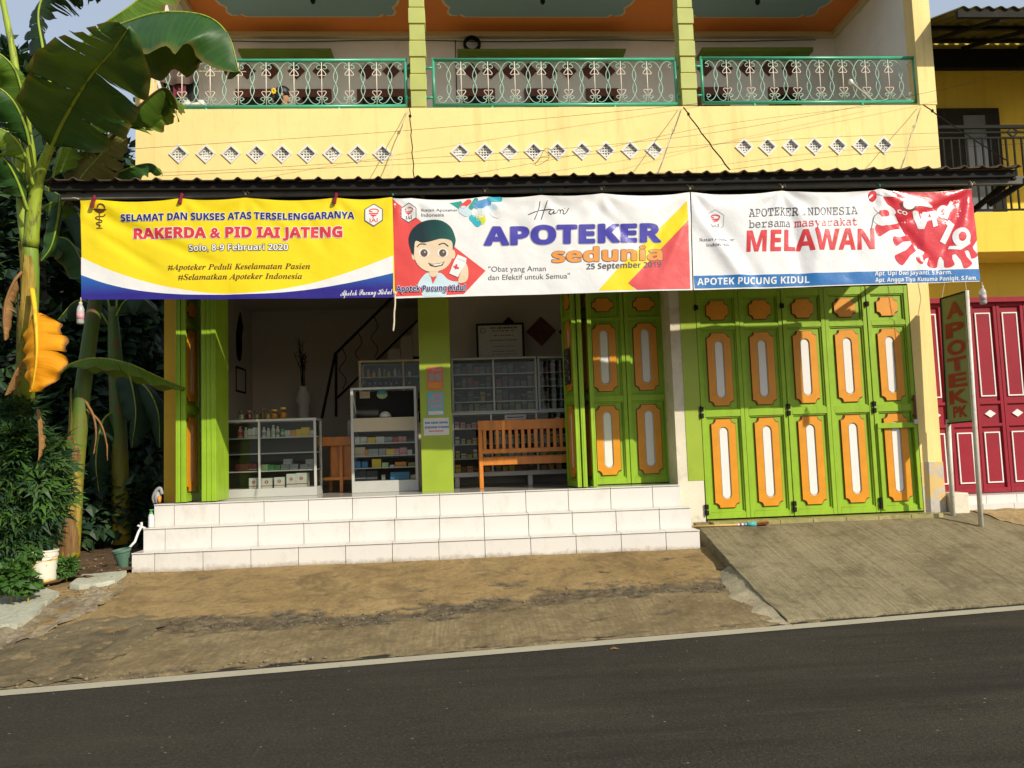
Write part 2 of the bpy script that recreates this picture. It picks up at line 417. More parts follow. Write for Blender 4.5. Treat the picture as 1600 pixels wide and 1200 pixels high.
def mk_concrete(name, c1, c2, c3, groove_rot, groove_scale, groove_amt, wear=False, crack=False):
    k = N(name)
    big = k.noise(0.9, 6, 0.62, None, 0.2)
    mid = k.noise(4.5, 8, 0.68, None, 0.3); fine = k.noise(75, 4, 0.7)
    base = k.mix(k.ramp(big, [(0.34, 0), (0.66, 1)]), c1, c2)
    base = k.mix(k.math('MULTIPLY', k.ramp(mid, [(0.5, 0), (0.72, 1)]), 0.75), base, c3)
    base = k.mix(k.math('MULTIPLY', k.ramp(fine, [(0.52, 0), (0.75, 1)]), 0.35), base, mul(c2, 1.35))
    base = k.mix(k.math('MULTIPLY', k.ramp(fine, [(0.25, 1), (0.45, 0)]), 0.55), base, mul(c3, 0.6))
    gv = k.mapping(scale=(groove_scale, 0.7, 1), rot=(0, 0, groove_rot))
    g1 = k.noise(1.0, 4, 0.6, gv); g2 = k.noise(2.3, 3, 0.6, gv)
    g = k.math('ADD', g1, k.math('MULTIPLY', g2, 0.6))
    base = k.mix(k.math('MULTIPLY', k.ramp(g, [(0.72, 0), (0.9, 1)]), groove_amt), base, mul(c2, 1.6))
    base = k.mix(k.math('MULTIPLY', k.ramp(g, [(0.6, 1), (0.76, 0)]), groove_amt), base, mul(c3, 0.7))
    if wear:
        at = k.n.new('ShaderNodeAttribute'); at.attribute_name = 'wear'
        wc = k.mix(k.ramp(k.noise(13, 8, 0.75), [(0.38, 0), (0.62, 1)]), (0.045, 0.036, 0.023, 1), (0.165, 0.132, 0.082, 1))
        lw = k.n.new('ShaderNodeAttribute'); lw.attribute_name = 'lower'
        gr = k.noise(1.0, 3, 0.6, k.mapping(scale=(42, 3, 1)))
        lc = k.mix(k.ramp(gr, [(0.35, 0), (0.65, 1)]), (0.15, 0.118, 0.062, 1), (0.27, 0.215, 0.118, 1))
        lc = k.mix(k.ramp(k.noise(2.6, 8, 0.72), [(0.40, 0), (0.62, 1)]), lc, (0.125, 0.098, 0.055, 1))
        base = k.mix(k.math('MULTIPLY', lw.outputs['Fac'], 0.8), base, lc)
        base = k.mix(at.outputs['Fac'], base, wc)
    k.col(base); k.set(rough=0.88, spec=0.2)
    rough_ = k.noise(19, 8, 0.72, None, 0.4)
    base = k.mix(k.math('MULTIPLY', k.ramp(rough_, [(0.52, 0), (0.68, 1)]), 0.45), base, mul(c2, 1.25))
    base = k.mix(k.math('MULTIPLY', k.ramp(rough_, [(0.30, 1), (0.46, 0)]), 0.60), base, mul(c3, 0.75))
    stain = k.noise(1.7, 9, 0.72, k.mapping(loc=(3.1, 7.7, 0)), 0.6)
    base = k.mix(k.math('MULTIPLY', k.ramp(stain, [(0.50, 0), (0.62, 1)]), 0.55), base, mul(c3, 0.85))
    if crack:
        cv = k.noise(3, 6, 0.7); dv = k.n.new('ShaderNodeVectorMath'); dv.operation = 'ADD'
        cc = k.n.new('ShaderNodeCombineXYZ'); k.link(k.math('MULTIPLY', cv, 0.5), cc.inputs[0]); k.link(k.math('MULTIPLY', k.noise(2.6, 6, 0.7), 0.5), cc.inputs[1])
        k.link(k.tc.outputs['Object'], dv.inputs[0]); k.link(cc.outputs[0], dv.inputs[1])
        ck = k.vor(0.75, dv.outputs[0], 'DISTANCE_TO_EDGE')
        base = k.mix(k.math('MULTIPLY', k.ramp(ck, [(0.004, 1), (0.012, 0)]), 0.8), base, mul(c3, 0.35))
    k.col(base)
    h = k.math('ADD', k.math('MULTIPLY', g, 2.2*groove_amt), k.math('ADD', k.math('MULTIPLY', mid, 1.2), k.math('ADD', k.math('MULTIPLY', rough_, 1.3), k.math('MULTIPLY', fine, 0.5))))
    k.bump(h, 0.5, 0.014)
    return k.mat
M['apron'] = mk_concrete('ochre_concrete', (0.25, 0.165, 0.066, 1), (0.32, 0.222, 0.098, 1), (0.13, 0.086, 0.040, 1), 0.0, 34, 0.04, True, False)
M['slab'] = mk_concrete('brushed_concrete', (0.165, 0.135, 0.072, 1), (0.235, 0.198, 0.115, 1), (0.100, 0.078, 0.042, 1), 0.0, 36, 0.22, False, False)
M['cement'] = mk_concrete('pale_cement', (0.33, 0.28, 0.18, 1), (0.40, 0.35, 0.23, 1), (0.22, 0.175, 0.11, 1), 0, 12, 0.03)
M['old_asphalt'] = mk_concrete('old_dark_asphalt', (0.12, 0.093, 0.050, 1), (0.165, 0.13, 0.072, 1), (0.075, 0.058, 0.034, 1), 0.5, 8, 0.02)
M['soil'] = mk_concrete('dark_soil', (0.075, 0.045, 0.024, 1), (0.12, 0.075, 0.04, 1), (0.035, 0.022, 0.013, 1), 0.3, 5, 0.05)
M['rubble'] = mk_concrete('rubble_concrete', (0.17, 0.135, 0.085, 1), (0.27, 0.22, 0.145, 1), (0.085, 0.065, 0.04, 1), 0.9, 9, 0.03)
M['sand'] = mk_concrete('sandy_ground', (0.33, 0.23, 0.10, 1), (0.40, 0.30, 0.15, 1), (0.22, 0.15, 0.07, 1), 0.2, 6, 0.05)
M['stone'] = mk_concrete('pale_stone', (0.38, 0.38, 0.28, 1), (0.44, 0.44, 0.35, 1), (0.27, 0.26, 0.18, 1), 0, 3, 0.03)

RL = WZ(0, 1084, 0); RR = WZ(1600, 950, 0)
RD = (RR - RL).normalized()
RN = Vector((-RD.y, RD.x, 0))                  # away from the road, towards the shops
def road_y(x): return RL.y + (x - RL.x) * RD.y / RD.x
STEP_Y = 8.84
def H(x, y):
    """height of the pavement in front of the shop and of the plot beside it"""
    y0 = road_y(x) + 0.10
    t = (y - y0) / (STEP_Y - y0)
    if t <= 0: return -0.012
    if t >= 1: return 0.375
    return 0.375 * (t ** 1.12)
def SL(x, y):
    """height of the concrete ramp before the right-hand doors"""
    y0 = road_y(x) + 0.16
    t = max(0.0, min(1.0, (y - y0) / (9.42 - y0)))
    return 0.016 + 0.594 * (t ** 0.92)
def hit(px, py, fn):
    d = ray(px, py); t = 3.0
    while t < 40:
        p = EYE + d*t
        if p.z <= fn(p.x, p.y): break
        t += 0.004
    return p
g = MB(); g.quad((-300, -300, -0.03), (300, -300, -0.03), (300, 300, -0.03), (-300, 300, -0.03))
structure(g.build('ground', M['soil']))
g = MB(); a = RL - RD*120; b = RR + RD*120
g.quad(a - RN*9, b - RN*9, b + RN*0.55, a + RN*0.55)
structure(g.build('road', M['asphalt']))
g = MB()
n = 160
for k in range(n):
    p = RL + RD*(-10 + 40*k/n); q = RL + RD*(-10 + 40*(k+1)/n)
    w1 = 0.075 + 0.006*fbm(p.x*7, 1); w2 = 0.075 + 0.006*fbm(q.x*7, 1)
    g.quad(p - RN*w1 + Vector((0,0,.005)), q - RN*w2 + Vector((0,0,.005)), q + RN*w2 + Vector((0,0,.005)), p + RN*w1 + Vector((0,0,.005)))
structure(g.build('road_marking', M['line']))

# pavement sheet with a worn, broken band
band = [hit(x, y, H) for x, y in ((120, 1000), (280, 978), (450, 972), (600, 962), (760, 945), (900, 930), (1100, 915), (1200, 900))]
def band_y(x):
    if x <= band[0].x: return band[0].y
    for a, b in zip(band, band[1:]):
        if x <= b.x: return a.y + (b.y-a.y)*(x-a.x)/(b.x-a.x)
    return band[-1].y
def wear_at(x, y):
    d = (y - band_y(x)) + 0.16*fbm(x*1.6, y*2.0, 3)
    m = 1.15 - abs(d)/0.24
    m += 0.95*fbm(x*3.2, y*7, 9)
    q = 0.62 - ((x-0.42)/0.52)**2*2.0 - abs(y-7.95)/0.085*0.55 + 0.7*fbm(x*5, y*9, 5)
    e = fbm(x*3.1, y*6.0, 21)*1.25 - 0.62
    edge = 0.35 - abs(y - road_y(x) - 0.2 - 0.05*fbm(x*3, 2))/0.09 + 0.8*fbm(x*4, y*9, 14)
    return max(0.0, min(1.0, 2.4*max(m - 0.25, q, e, edge)))
verts = []; faces = []; wear = []; lower = []
x0, x1, nx, ny = -9.0, 3.0, 420, 130
for i in range(nx+1):
    x = x0 + (x1-x0)*i/nx; ya = road_y(x) + 0.085 + 0.03*fbm(x*4, 0.5); yb = 9.0 if x > -3.4 else 16.0
    for j in range(ny+1):
        t = j/ny; y = ya + (min(yb, 9.0)-ya)*t
        if j == ny: y = yb
        w = wear_at(x, y) if y < 8.6 else 0
        z = H(x, y) + 0.010*fbm(x*2.2, y*2.2) + 0.0035*fbm(x*14, y*14, 2) - 0.018*w*(0.7+0.6*fbm(x*9, y*9, 4))
        if j == 0: z = -0.004
        verts.append((x, y, z)); wear.append(w); lower.append(max(0.0, min(1.0, 0.5 - (y-band_y(x)-0.1*fbm(x*1.5, y*1.5, 6))/0.14)))
for i in range(nx):
    for j in range(ny):
        a = i*(ny+1)+j; faces.append((a, a+ny+1, a+ny+2, a+1))
me = bpy.data.meshes.new('pavement'); me.from_pydata(verts, [], faces); me.materials.append(M['apron'])
at = me.attributes.new('wear', 'FLOAT', 'POINT'); at.data.foreach_set('value', wear); at = me.attributes.new('lower', 'FLOAT', 'POINT'); at.data.foreach_set('value', lower)
me.polygons.foreach_set('use_smooth', [True]*len(me.polygons))
o = bpy.data.objects.new('pavement', me); COL.objects.link(o); structure(o)

def gridcut(bm, step):
    bmesh.ops.triangulate(bm, faces=bm.faces[:])
    for ax in (0, 1):
        lo = min(v.co[ax] for v in bm.verts); hi = max(v.co[ax] for v in bm.verts)
        k = math.floor(lo/step) + 1
        while k*step < hi - 1e-6:
            co = [0, 0, 0]; co[ax] = k*step; no = [0, 0, 0]; no[ax] = 1
            bmesh.ops.bisect_plane(bm, geom=bm.verts[:]+bm.edges[:]+bm.faces[:], dist=1e-6, plane_co=co, plane_no=no)
            k += 1
def rough_outline(pts, jit, step=0.06, seed=0.0):
    out = []
    for k in range(len(pts)):
        a = Vector(pts[k]); b = Vector(pts[(k+1) % len(pts)]); m = max(1, int((b-a).length/step))
        for j in range(m):
            p = a.lerp(b, j/m); out.append(Vector((p.x + jit*fbm(p.x*6, p.y*6, seed), p.y + jit*fbm(p.x*6, p.y*6, seed+9), 0)))
    return out
def drape(name, poly_px, mat, off, fn=H, jit=0.04, thick=0.0, step=0.1, lump=0.0, pts=None):
    pts = pts or [hit(x, y, fn) for x, y in poly_px]
    out = rough_outline([(p.x, p.y, 0) for p in pts], jit, 0.06, off*100)
    bm = bmesh.new(); bm.faces.new([bm.verts.new(p) for p in out])
    gridcut(bm, step)
    for v in bm.verts: v.co.z = fn(v.co.x, v.co.y) + off + lump*fbm(v.co.x*5, v.co.y*5, 7) + 0.4*lump*fbm(v.co.x*17, v.co.y*17, 8) + 0.010*fbm(v.co.x*2.2, v.co.y*2.2)*(fn is H)
    if thick:
        r = bmesh.ops.extrude_face_region(bm, geom=bm.faces[:])
        for v in [e for e in r['geom'] if isinstance(e, bmesh.types.BMVert)]: v.co.z -= thick
    bmesh.ops.recalc_face_normals(bm, faces=bm.faces)
    me = bpy.data.meshes.new(name); bm.to_mesh(me); bm.free(); me.materials.append(mat)
    o = bpy.data.objects.new(name, me); COL.objects.link(o); return o
structure(drape('old_asphalt_patch', [(-80, 1030), (60, 992), (126, 968), (272, 964), (262, 976), (196, 1020), (166, 1040), (120, 1064), (-80, 1078)], M['old_asphalt'], 0.004, jit=0.10, lump=0.016, step=0.05))
structure(drape('rubble_strip', [(-60, 1020), (0, 985), (96, 942), (150, 918), (196, 903), (182, 930), (126, 966), (60, 994), (-40, 1030)], M['rubble'], 0.010, jit=0.09, lump=0.045, step=0.04))
soil_pts = [Vector((-9, 7.6, 0)), Vector((-6.2, 7.75, 0)), Vector((-5.0, 8.05, 0)), Vector((-4.3, 8.35, 0)), Vector((-3.75, 8.62, 0)), Vector((-3.52, 8.9, 0)), Vector((-3.5, 15.9, 0)), Vector((-9, 15.9, 0))]
structure(drape('soil', None, M['soil'], 0.045, jit=0.10, lump=0.05, pts=soil_pts, step=0.10))

# ramp
LEd = [hit(1093, 826, SL), hit(1150, 890, SL), hit(1216, 962, SL), hit(1240, 976, SL)]
def slab_left(y):
    P = LEd
    if y >= P[0].y: return P[0].x
    for a, b in zip(P, P[1:]):
        if y >= b.y: return a.x + (b.x-a.x)*(y-a.y)/(b.y-a.y)
    return P[-1].x
verts = []; faces = []
nx, ny = 230, 110
for j in range(ny+1):
    for i in range(nx+1):
        s = i/nx; t = j/ny
        xr = 7.2
        xa = slab_left(9.42 - t*(9.42-6.4)) if j else LEd[0].x
        x = xa + (xr-xa)*s
        ya = road_y(x) + 0.16 + 0.05*fbm(x*3, 3) + 0.02*fbm(x*11, 5)
        y = 9.42 + (ya-9.42)*t
        if i == 0: x += 0.012*fbm(y*6, 2)
        z = SL(x, y) + 0.007*fbm(x*1.5, y*1.5, 8) + 0.0018*sin(x*150 + 3*fbm(y*0.8, x*2))*(0.4+fbm(x*2, y, 6))
        verts.append((x, y, z))
for j in range(ny):
    for i in range(nx):
        a = j*(nx+1)+i; faces.append((a, a+nx+1, a+nx+2, a+1))
# skirt down the left side and the road edge
def skirt(idx):
    base = len(verts)
    for q in idx: verts.append((verts[q][0], verts[q][1], -0.05))
    for k in range(len(idx)-1): faces.append((idx[k], idx[k+1], base+k+1, base+k))
skirt([j*(nx+1) for j in range(ny+1)])
skirt([ny*(nx+1)+i for i in range(nx+1)])
me = bpy.data.meshes.new('ramp'); me.from_pydata(verts, [], faces); me.materials.append(M['slab'])
bm = bmesh.new(); bm.from_mesh(me); bmesh.ops.recalc_face_normals(bm, faces=bm.faces); bm.to_mesh(me); bm.free()
me.polygons.foreach_set('use_smooth', [True]*((nx)*(ny)) + [False]*(len(me.polygons)-nx*ny))
o = bpy.data.objects.new('ramp', me); COL.objects.link(o); structure(o)
structure(drape('sandy_ground', None, M['sand'], 0.012, fn=lambda x, y: SL(x, y) if y < 9.4 else 0.60, jit=0.08, lump=0.012, step=0.06, pts=[Vector(p) for p in ((6.25, 9.2, 0), (6.6, 8.6, 0), (7.3, 8.3, 0), (14, 8.3, 0), (14, 9.9, 0), (6.1, 9.9, 0))]))
g = MB(); g.box(7.2, 14, 7.2, 8.3, -0.05, 0.30); structure(g.build('verge', M['sand']))

# cement fillet where the ramp's low corner meets the pavement
g = MB(); n = 26; m_ = 8
ya, yb = hit(1164, 893, H).y, LEd[-1].y + 0.02
for k in range(n+1):
    f = k/n; y = ya + (yb-ya)*f; xr = slab_left(y) + 0.015; wd = (0.05 + 0.22*sin(pi*min(1.0, 0.12+f*0.80))) * (1 + 0.35*fbm(y*5, 1.5))
    for j in range(m_+1):
        q = j/m_; x = xr - wd*q; zt = min(SL(xr, y), H(x, y)+0.16) - 0.004; zb_ = H(x, y) - 0.012
        g.v.append(Vector((x, y, zt + (zb_-zt)*(q**0.75) + 0.010*fbm(x*7, y*7, 3))))
for k in range(n):
    for j in range(m_): a = k*(m_+1)+j; g.f.append((a, a+1, a+m_+2, a+m_+1)); g.m.append(0)
structure(g.build('cement_edge', M['cement'], smooth=True, recalc=True))
# small stones and litter on the plot
g = MB()
for k in range(760):
    if k < 120: x = rnd.uniform(-5.6, -3.6); y = rnd.uniform(8.3, 9.9)
    elif k < 380: q = hit(rnd.uniform(-30, 190), 0, H) if False else None; t = rnd.random(); x = -4.9 + 1.5*t + rnd.gauss(0, .12); y = 6.75 + 1.95*t + rnd.gauss(0, .10)
    elif k >= 520: x = rnd.uniform(-3.5, 2.5); y = band_y(x) + rnd.gauss(0, .16)
    else: x = rnd.uniform(-5.3, -1.0); y = road_y(x) + abs(rnd.gauss(0.12, 0.12))
    r = rnd.uniform(0.006, 0.02) if k < 512 else (rnd.uniform(0.02, 0.035) if k < 520 else rnd.uniform(0.004, 0.012))
    i = len(g.v); g.ball((0, 0, 0), r, r*rnd.uniform(.6, 1), r*rnd.uniform(.4, .8), 6, 4)
    g.xf(Matrix.Translation((x, y, H(x, y)+0.045*(k < 120)+r*0.4)) @ Matrix.Rotation(rnd.uniform(0, 6), 4, 'Z'), i)
tag(g.build('gravel', M['rubble']), kind='stuff')

# ------------------------------------------------------------------ shop building
from mathutils.geometry import tessellate_polygon
def plate(mb, outer, holes, y0, y1, m=0, back=True):
    """flat plate in the x-z plane with holes, from y0 (front) to y1"""
    loops = [[Vector((x, z, 0)) for x, z in outer]] + [[Vector((x, z, 0)) for x, z in h] for h in holes]
    tris = tessellate_polygon(loops)
    flat = [p for l in loops for p in l]
    i = len(mb.v); mb.v += [Vector((p.x, y0, p.y)) for p in flat]
    for a, b, c in tris:
        A, B, C = flat[a], flat[b], flat[c]
        if (B-A).cross(C-A).z < 0: b, c = c, b
        mb.f.append((i+a, i+b, i+c)); mb.m.append(m)
    if back:
        j = len(mb.v); mb.v += [Vector((p.x, y1, p.y)) for p in flat]
        for a, b, c in tris:
            A, B, C = flat[a], flat[b], flat[c]
            if (B-A).cross(C-A).z > 0: b, c = c, b
            mb.f.append((j+a, j+b, j+c)); mb.m.append(m)
    for l in loops:
        n = len(l)
        for k in range(n):
            p, q = l[k], l[(k+1) % n]
            mb.quad((p.x, y0, p.y), (q.x, y0, q.y), (q.x, y1, q.y), (p.x, y1, p.y), m)
    return mb

M['tile_plain'] = tile_mat('pale_balcony_tile', (0.72, 0.69, 0.62, 1), 0.3)
FZ = 1.065          # shop floor
BF = 4.45           # balcony floor
CZ = 7.54           # balcony ceiling
PX0, PX1 = -3.62, 5.905
shop = thing('shop_building', 'two-storey yellow shop house with green folding doors and open balcony', 'building')

# parapet with diamond openings
rows = [([279.7, 321.9, 361.3, 401, 441, 480.6, 519.7, 558.8, 598], 240.7, 240.3), ([719, 757.8, 795.9, 834, 871.3, 909.7, 947.2, 985, 1022.5], 238, 234.5), ([1162.8, 1199.5, 1236.3, 1272.8, 1309.2, 1345, 1381], 230, 227)]
vents = []
for xs, ya, yb in rows:
    for k, x in enumerate(xs):
        p = W(x, ya + (yb-ya)*k/(len(xs)-1), 9.05); vents.append((p.x, p.z))
def diamond(x, z, r): return [(x-r, z), (x, z-r), (x+r, z), (x, z+r)]
g = MB()
plate(g, [(PX0, 4.05), (PX1, 4.05), (PX1, 5.575), (PX0, 5.575)], [diamond(x, z, 0.094) for x, z in vents], 9.05, 9.17)
g.build('parapet_wall', M['yellow'], shop)
g = MB(); g.box(PX0, PX1, 9.17, 11.2, 4.05, 4.17); g.box(PX0+0.01, PX1-0.01, 9.172, 11.2, 4.17, BF); g.build('balcony_floor', M['tile_plain'], shop)
def vent_mesh():
    g = MB()
    plate(g, diamond(0, 0, 0.115), [diamond(0, 0, 0.086)], -0.012, 0.05, 0)
    w = 0.0058
    for q in (-0.048, -0.016, 0.016, 0.048):
        L = 0.088 - abs(q)
        g.box(q-w, q+w, 0.022, 0.046, -L, L)
        g.box(-L, L, 0.018, 0.042, q-w, q+w)
    return g
v0 = None
for x, z in vents:
    if v0 is None:
        v0 = vent_mesh().build('diamond_vent', M['vent'], shop); o = v0
    else:
        o = v0.copy(); COL.objects.link(o)
    o.location = (x, 9.05, z)

# columns
def column(x0, x1):
    g = MB(); z = 5.58; k = 0
    while z < 8.0:
        d = 0.008 if k % 2 else 0.0
        g.box(x0-d, x1+d, 9.05-0.004-d, 9.235+d, z+0.008, z+0.196); z += 0.204; k += 1
    c = g.build('balcony_column', M['lime_col'], shop, bevel=0.004)
    g = MB(); g.box(x0+0.004, x1-0.004, 9.056, 9.23, 5.58, 8.0); g.build('column_joint', M['lime_joint'], c)
column(-0.482, -0.302); column(2.752, 2.934)
g = MB(); g.box(5.70, PX1+0.012, 9.042, 9.23, 5.577, 8.2); g.build('corner_pillar', M['yellow'], shop)
g = MB(); g.box(PX0-0.004, -3.45, 9.042, 9.23, 5.577, 8.2); g.build('corner_pillar', M['yellow'], shop)
# balcony back and side walls, ceiling
g = MB(); g.box(PX0, PX1, 9.06, 9.23, CZ+0.42, 8.1); g.build('roof_beam', M['yellow'], shop)
g = MB(); g.box(PX0, PX1, 11.0, 11.2, BF, 8.2); g.build('balcony_back_wall', M['grey_wall'], shop)
g = MB(); g.box(5.704, 5.90, 9.23, 11.0, BF, 8.2); g.build('balcony_side_wall', M['grey_wall'], shop)
g = MB(); g.box(PX0, -3.49, 9.23, 11.0, BF, 8.2); g.build('balcony_side_wall', M['grey_wall'], shop)
g = MB(); g.box(-3.49, 5.704, 9.24, 11.0, CZ, CZ+0.1)
ceil = g.build('balcony_ceiling', M['ceil_orange'], shop)
g = MB(); g.box(-3.488, 5.70, 10.92, 10.998, CZ-0.075, CZ-0.002); g.box(5.62, 5.698, 9.26, 10.92, CZ-0.075, CZ-0.002); g.box(-3.486, -3.41, 9.26, 10.92, CZ-0.075, CZ-0.002)
g.build('cornice', M['ceil_cream'], ceil)
def ceil_panel(xa, xb, yb, grow):
    """outline with a small lobe and a slanted cut at each back corner"""
    pts = [(xa-grow, 9.28)]
    def corner(x, s):
        c = []
        for dx, dy in ((0, -0.62), (0.10, -0.30), (0.16, -0.23), (0.13, -0.12), (0.17, -0.04), (0.26, -0.03), (0.30, -0.07), (0.36, 0.0)):
            c.append((x + s*dx, yb + dy))
        return c
    L = corner(xa-grow, 1); R = corner(xb+grow, -1)[::-1]
    pts += [(x, y+grow) for x, y in L] + [(x, y+grow) for x, y in R] + [(xb+grow, 9.28)]
    return pts
cols = [(-3.10, -0.62), (-0.14, 2.54), (3.12, 5.28)]
for xa, xb in cols:
    for grow, dz, mt, nm in ((0.03, 0.006, M['ceil_cream'], 'panel_outline'), (0.0, 0.012, M['ceil_blue'], 'ceiling_panel')):
        P = ceil_panel(xa, xb, 10.52, grow); g = MB()
        n = len(P); g.v = [Vector((x, y, CZ-dz)) for x, y in P] + [Vector((x, y, CZ-0.001)) for x, y in P]
        g.f = [tuple(range(n))] + [(k, (k+1) % n, n+(k+1) % n, n+k) for k in range(n)]; g.m = [0]*len(g.f)
        g.build(nm, mt, ceil, recalc=True)
for px in (489, 848, 1184):
    p = W(px, 5, 10.0); g = MB(); g.lathe((p.x, 10.0, CZ-0.13), [(0.02, 0), (0.035, 0.03), (0.03, 0.09), (0.05, 0.12)], 10); g.build('lamp_fitting', M['black'], ceil)

# openings, ledges and tiles on the balcony's back wall
def bw(px, py): p = W(px, py, 10.99); return p.x, p.z
for xa, xb, yt in ((369, 425, 141), (464, 518, 141), (558, 645, 141), (723, 773, 140), (819, 871, 140), (915, 966, 140), (1089, 1138, 138), (1200, 1249, 138)):
    X0, z = bw(xa, yt); X1, _ = bw(xb, yt)
    g = MB(); plate(g, [(X0, BF), (X1, BF), (X1, z), (X0, z)], [[(X0+0.075, BF+0.03), (X1-0.075, BF+0.03), (X1-0.075, z-0.115), (X0+0.075, z-0.115)]], 10.95, 10.998)
    w = g.build('window_frame', M['brown'], shop)
    g = MB(); g.box(X0+0.074, X1-0.074, 10.985, 10.996, BF+0.029, z-0.114); g.build('pane', M['void'], w)  # near-black pane stands for the dark room behind
for xa, xb, y0, y1 in ((380, 522, 80, 91), (714, 972, 80, 91), (1088, 1258, 80, 88.5)):
    X0, za = bw(xa, y0); X1, zb = bw(xb, y1)
    za = W(xa, y0, 10.72).z; zb = W(xb, y1, 10.998).z; g = MB(); g.box(X0, X1, 10.72, 10.998, zb, za); g.build('door_ledge', M['olive'], shop)
tiles = [(x, 111) for x in (386, 423, 463, 501.6, 573, 611, 641)] + [(x, 111) for x in (737.5, 766.5, 797, 826, 859, 888, 920, 949)] + [(x, 106.8) for x in (1101.6, 1132.5, 1167, 1201, 1234)]
t0 = None
for px, py in tiles:
    x, z = bw(px, py)
    if t0 is None:
        g = MB(); plate(g, diamond(0, 0, 0.122), [], 0, 0.011); t0 = g.build('batik_tile', M['batik'], shop); o = t0
    else: o = t0.copy(); COL.objects.link(o)
    o.location = (x, 10.987, z)
g = MB(); ya = bw(735, 53)
pts = [Vector((x, 10.985, CZ-0.11-0.012*sin(x*2))) for x in [(-3.3+0.3*k) for k in range(30)]]
g.tube(pts, 0.006, 5); x, z = bw(711, 53); g.tube([(x, 10.985, CZ-0.1), (x, 10.985, 6.0)], 0.007, 5); g.build('wall_cable', M['black'], shop)

# balcony railings
def rail(xa, xb, zb, zt, nbars, spacing, xfirst):
    """green tube frame with scrolls between upright rods"""
    y = 9.11; R = 0.018
    g = MB()
    g.tube([(xa, y, zt), (xb, y, zt)], 0.021, 12); g.tube([(xa, y, zb), (xb, y, zb)], 0.021, 12)
    for x in (xa, xb): g.tube([(x, y, zb-0.018), (x, y, zt+0.018)], R, 12)
    for x, s in ((xa, -1), (xb, 1)):
        for z in (zt-0.10, zb+0.095): g.tube([(x, y, z), (x+s*0.10, y, z)], 0.015, 8); g.tube([(x+s*0.085, y, z), (x+s*0.105, y, z)], 0.03, 8)
    for f in (0.235, 0.74): g.tube([(xa+(xb-xa)*f, y, zb), (xa+(xb-xa)*f, y, 5.57)], 0.018, 8)
    o = g.build('balcony_railing', M['teal'], shop, smooth=True)
    za, zc = zb+0.022, zt-0.022; hh = zc-za
    gc = MB(); gs = MB()
    xs = [xfirst + spacing*k for k in range(nbars)]
    def heart(x, z0, s, flip):
        for m in (-1, 1):
            P = []
            for t in range(9):
                a = t/8
                # from the tip on the rod, out along the side, round the lobe and in to the rod
                px = [0, 0.020, 0.038, 0.052, 0.058, 0.050, 0.036, 0.020, 0.002][t]; pz = [0, 0.035, 0.068, 0.098, 0.118, 0.134, 0.139, 0.134, 0.118][t]
                P.append((x+m*px*0.9, y, z0 + flip*pz*0.62))
            gc.tube(P, 0.0052, 5)
    for x in xs:
        gc.tube([(x, y, za), (x, y, zc)], 0.006, 6)
        heart(x, zc-0.078, 1, -1)
        heart(x, za+0.078, 1, 1)
    def curl(cx, cz, r0, a0, turns, sgn):
        P = []
        for k in range(11):
            t = k/10; a = a0 + sgn*turns*2*pi*t; r = r0*(1-0.55*t)
            P.append((cx + r*cos(a), y, cz + r*sin(a)))
        return P
    posts = [xa+0.03-spacing*0.0] + xs + [xb-0.03]
    for k in range(len(posts)-1):
        L, Rr = posts[k], posts[k+1]; mid = (L+Rr)/2; w = (Rr-L)/2
        for s in (1, -1):
            A = (L if s > 0 else Rr); B = (Rr if s > 0 else L)
            P = curl(A + s*0.036, zc-0.066, 0.030, pi/2 if False else (0.15*pi if s < 0 else 0.85*pi), 0.85, -s)[::-1]
            body = [(A+s*0.022, zc-0.035), (A+s*w*0.42, zc-0.006), (A+s*w*0.74, zc-0.03), (mid, zc-0.095), (mid+s*0.024, zc-0.165), (mid+s*0.016, zc-0.21*hh/0.5), (mid, (za+zc)/2),
                    (mid-s*0.016, za+0.21*hh/0.5), (mid-s*0.024, za+0.165), (mid, za+0.095), (B-s*w*0.74, za+0.03), (B-s*w*0.42, za+0.006), (B-s*0.022, za+0.035)]
            P = P[:-1] + [(px, y+0.004*s, pz) for px, pz in body]
            P += curl(B - s*0.036, za+0.066, 0.030, 1.85*pi if s < 0 else 1.15*pi, 0.85, -s)[1:]
            gs.tube(catmull(P, 2), 0.0048, 5)
    gc.build('upright_scroll', M['cream'], o, smooth=True); gs.build('curled_scroll', M['teal_pale'], o, smooth=True)
    return o
def rx(px): return W(px, 128, 9.11).x
ztop = W(860, 93.3, 9.11).z; zbot = W(860, 163.8, 9.11).z
xf = W(720.5, 128, 9.11).x; sp = (W(1011.5, 128, 9.11).x - xf)/7
rail(rx(677.5), rx(1056), zbot, ztop, 8, sp, xf)
x3 = W(1136, 126, 9.11).x; sp3 = (W(1389, 126, 9.11).x - x3)/7
rail(rx(1097), rx(1430), zbot+0.012, ztop+0.012, 8, sp3, x3)
xl = rx(634); x1 = W(588.5, 128, 9.11).x
rail(xl-3.02, xl, zbot-0.004, ztop-0.004, 9, sp, x1-8*sp)

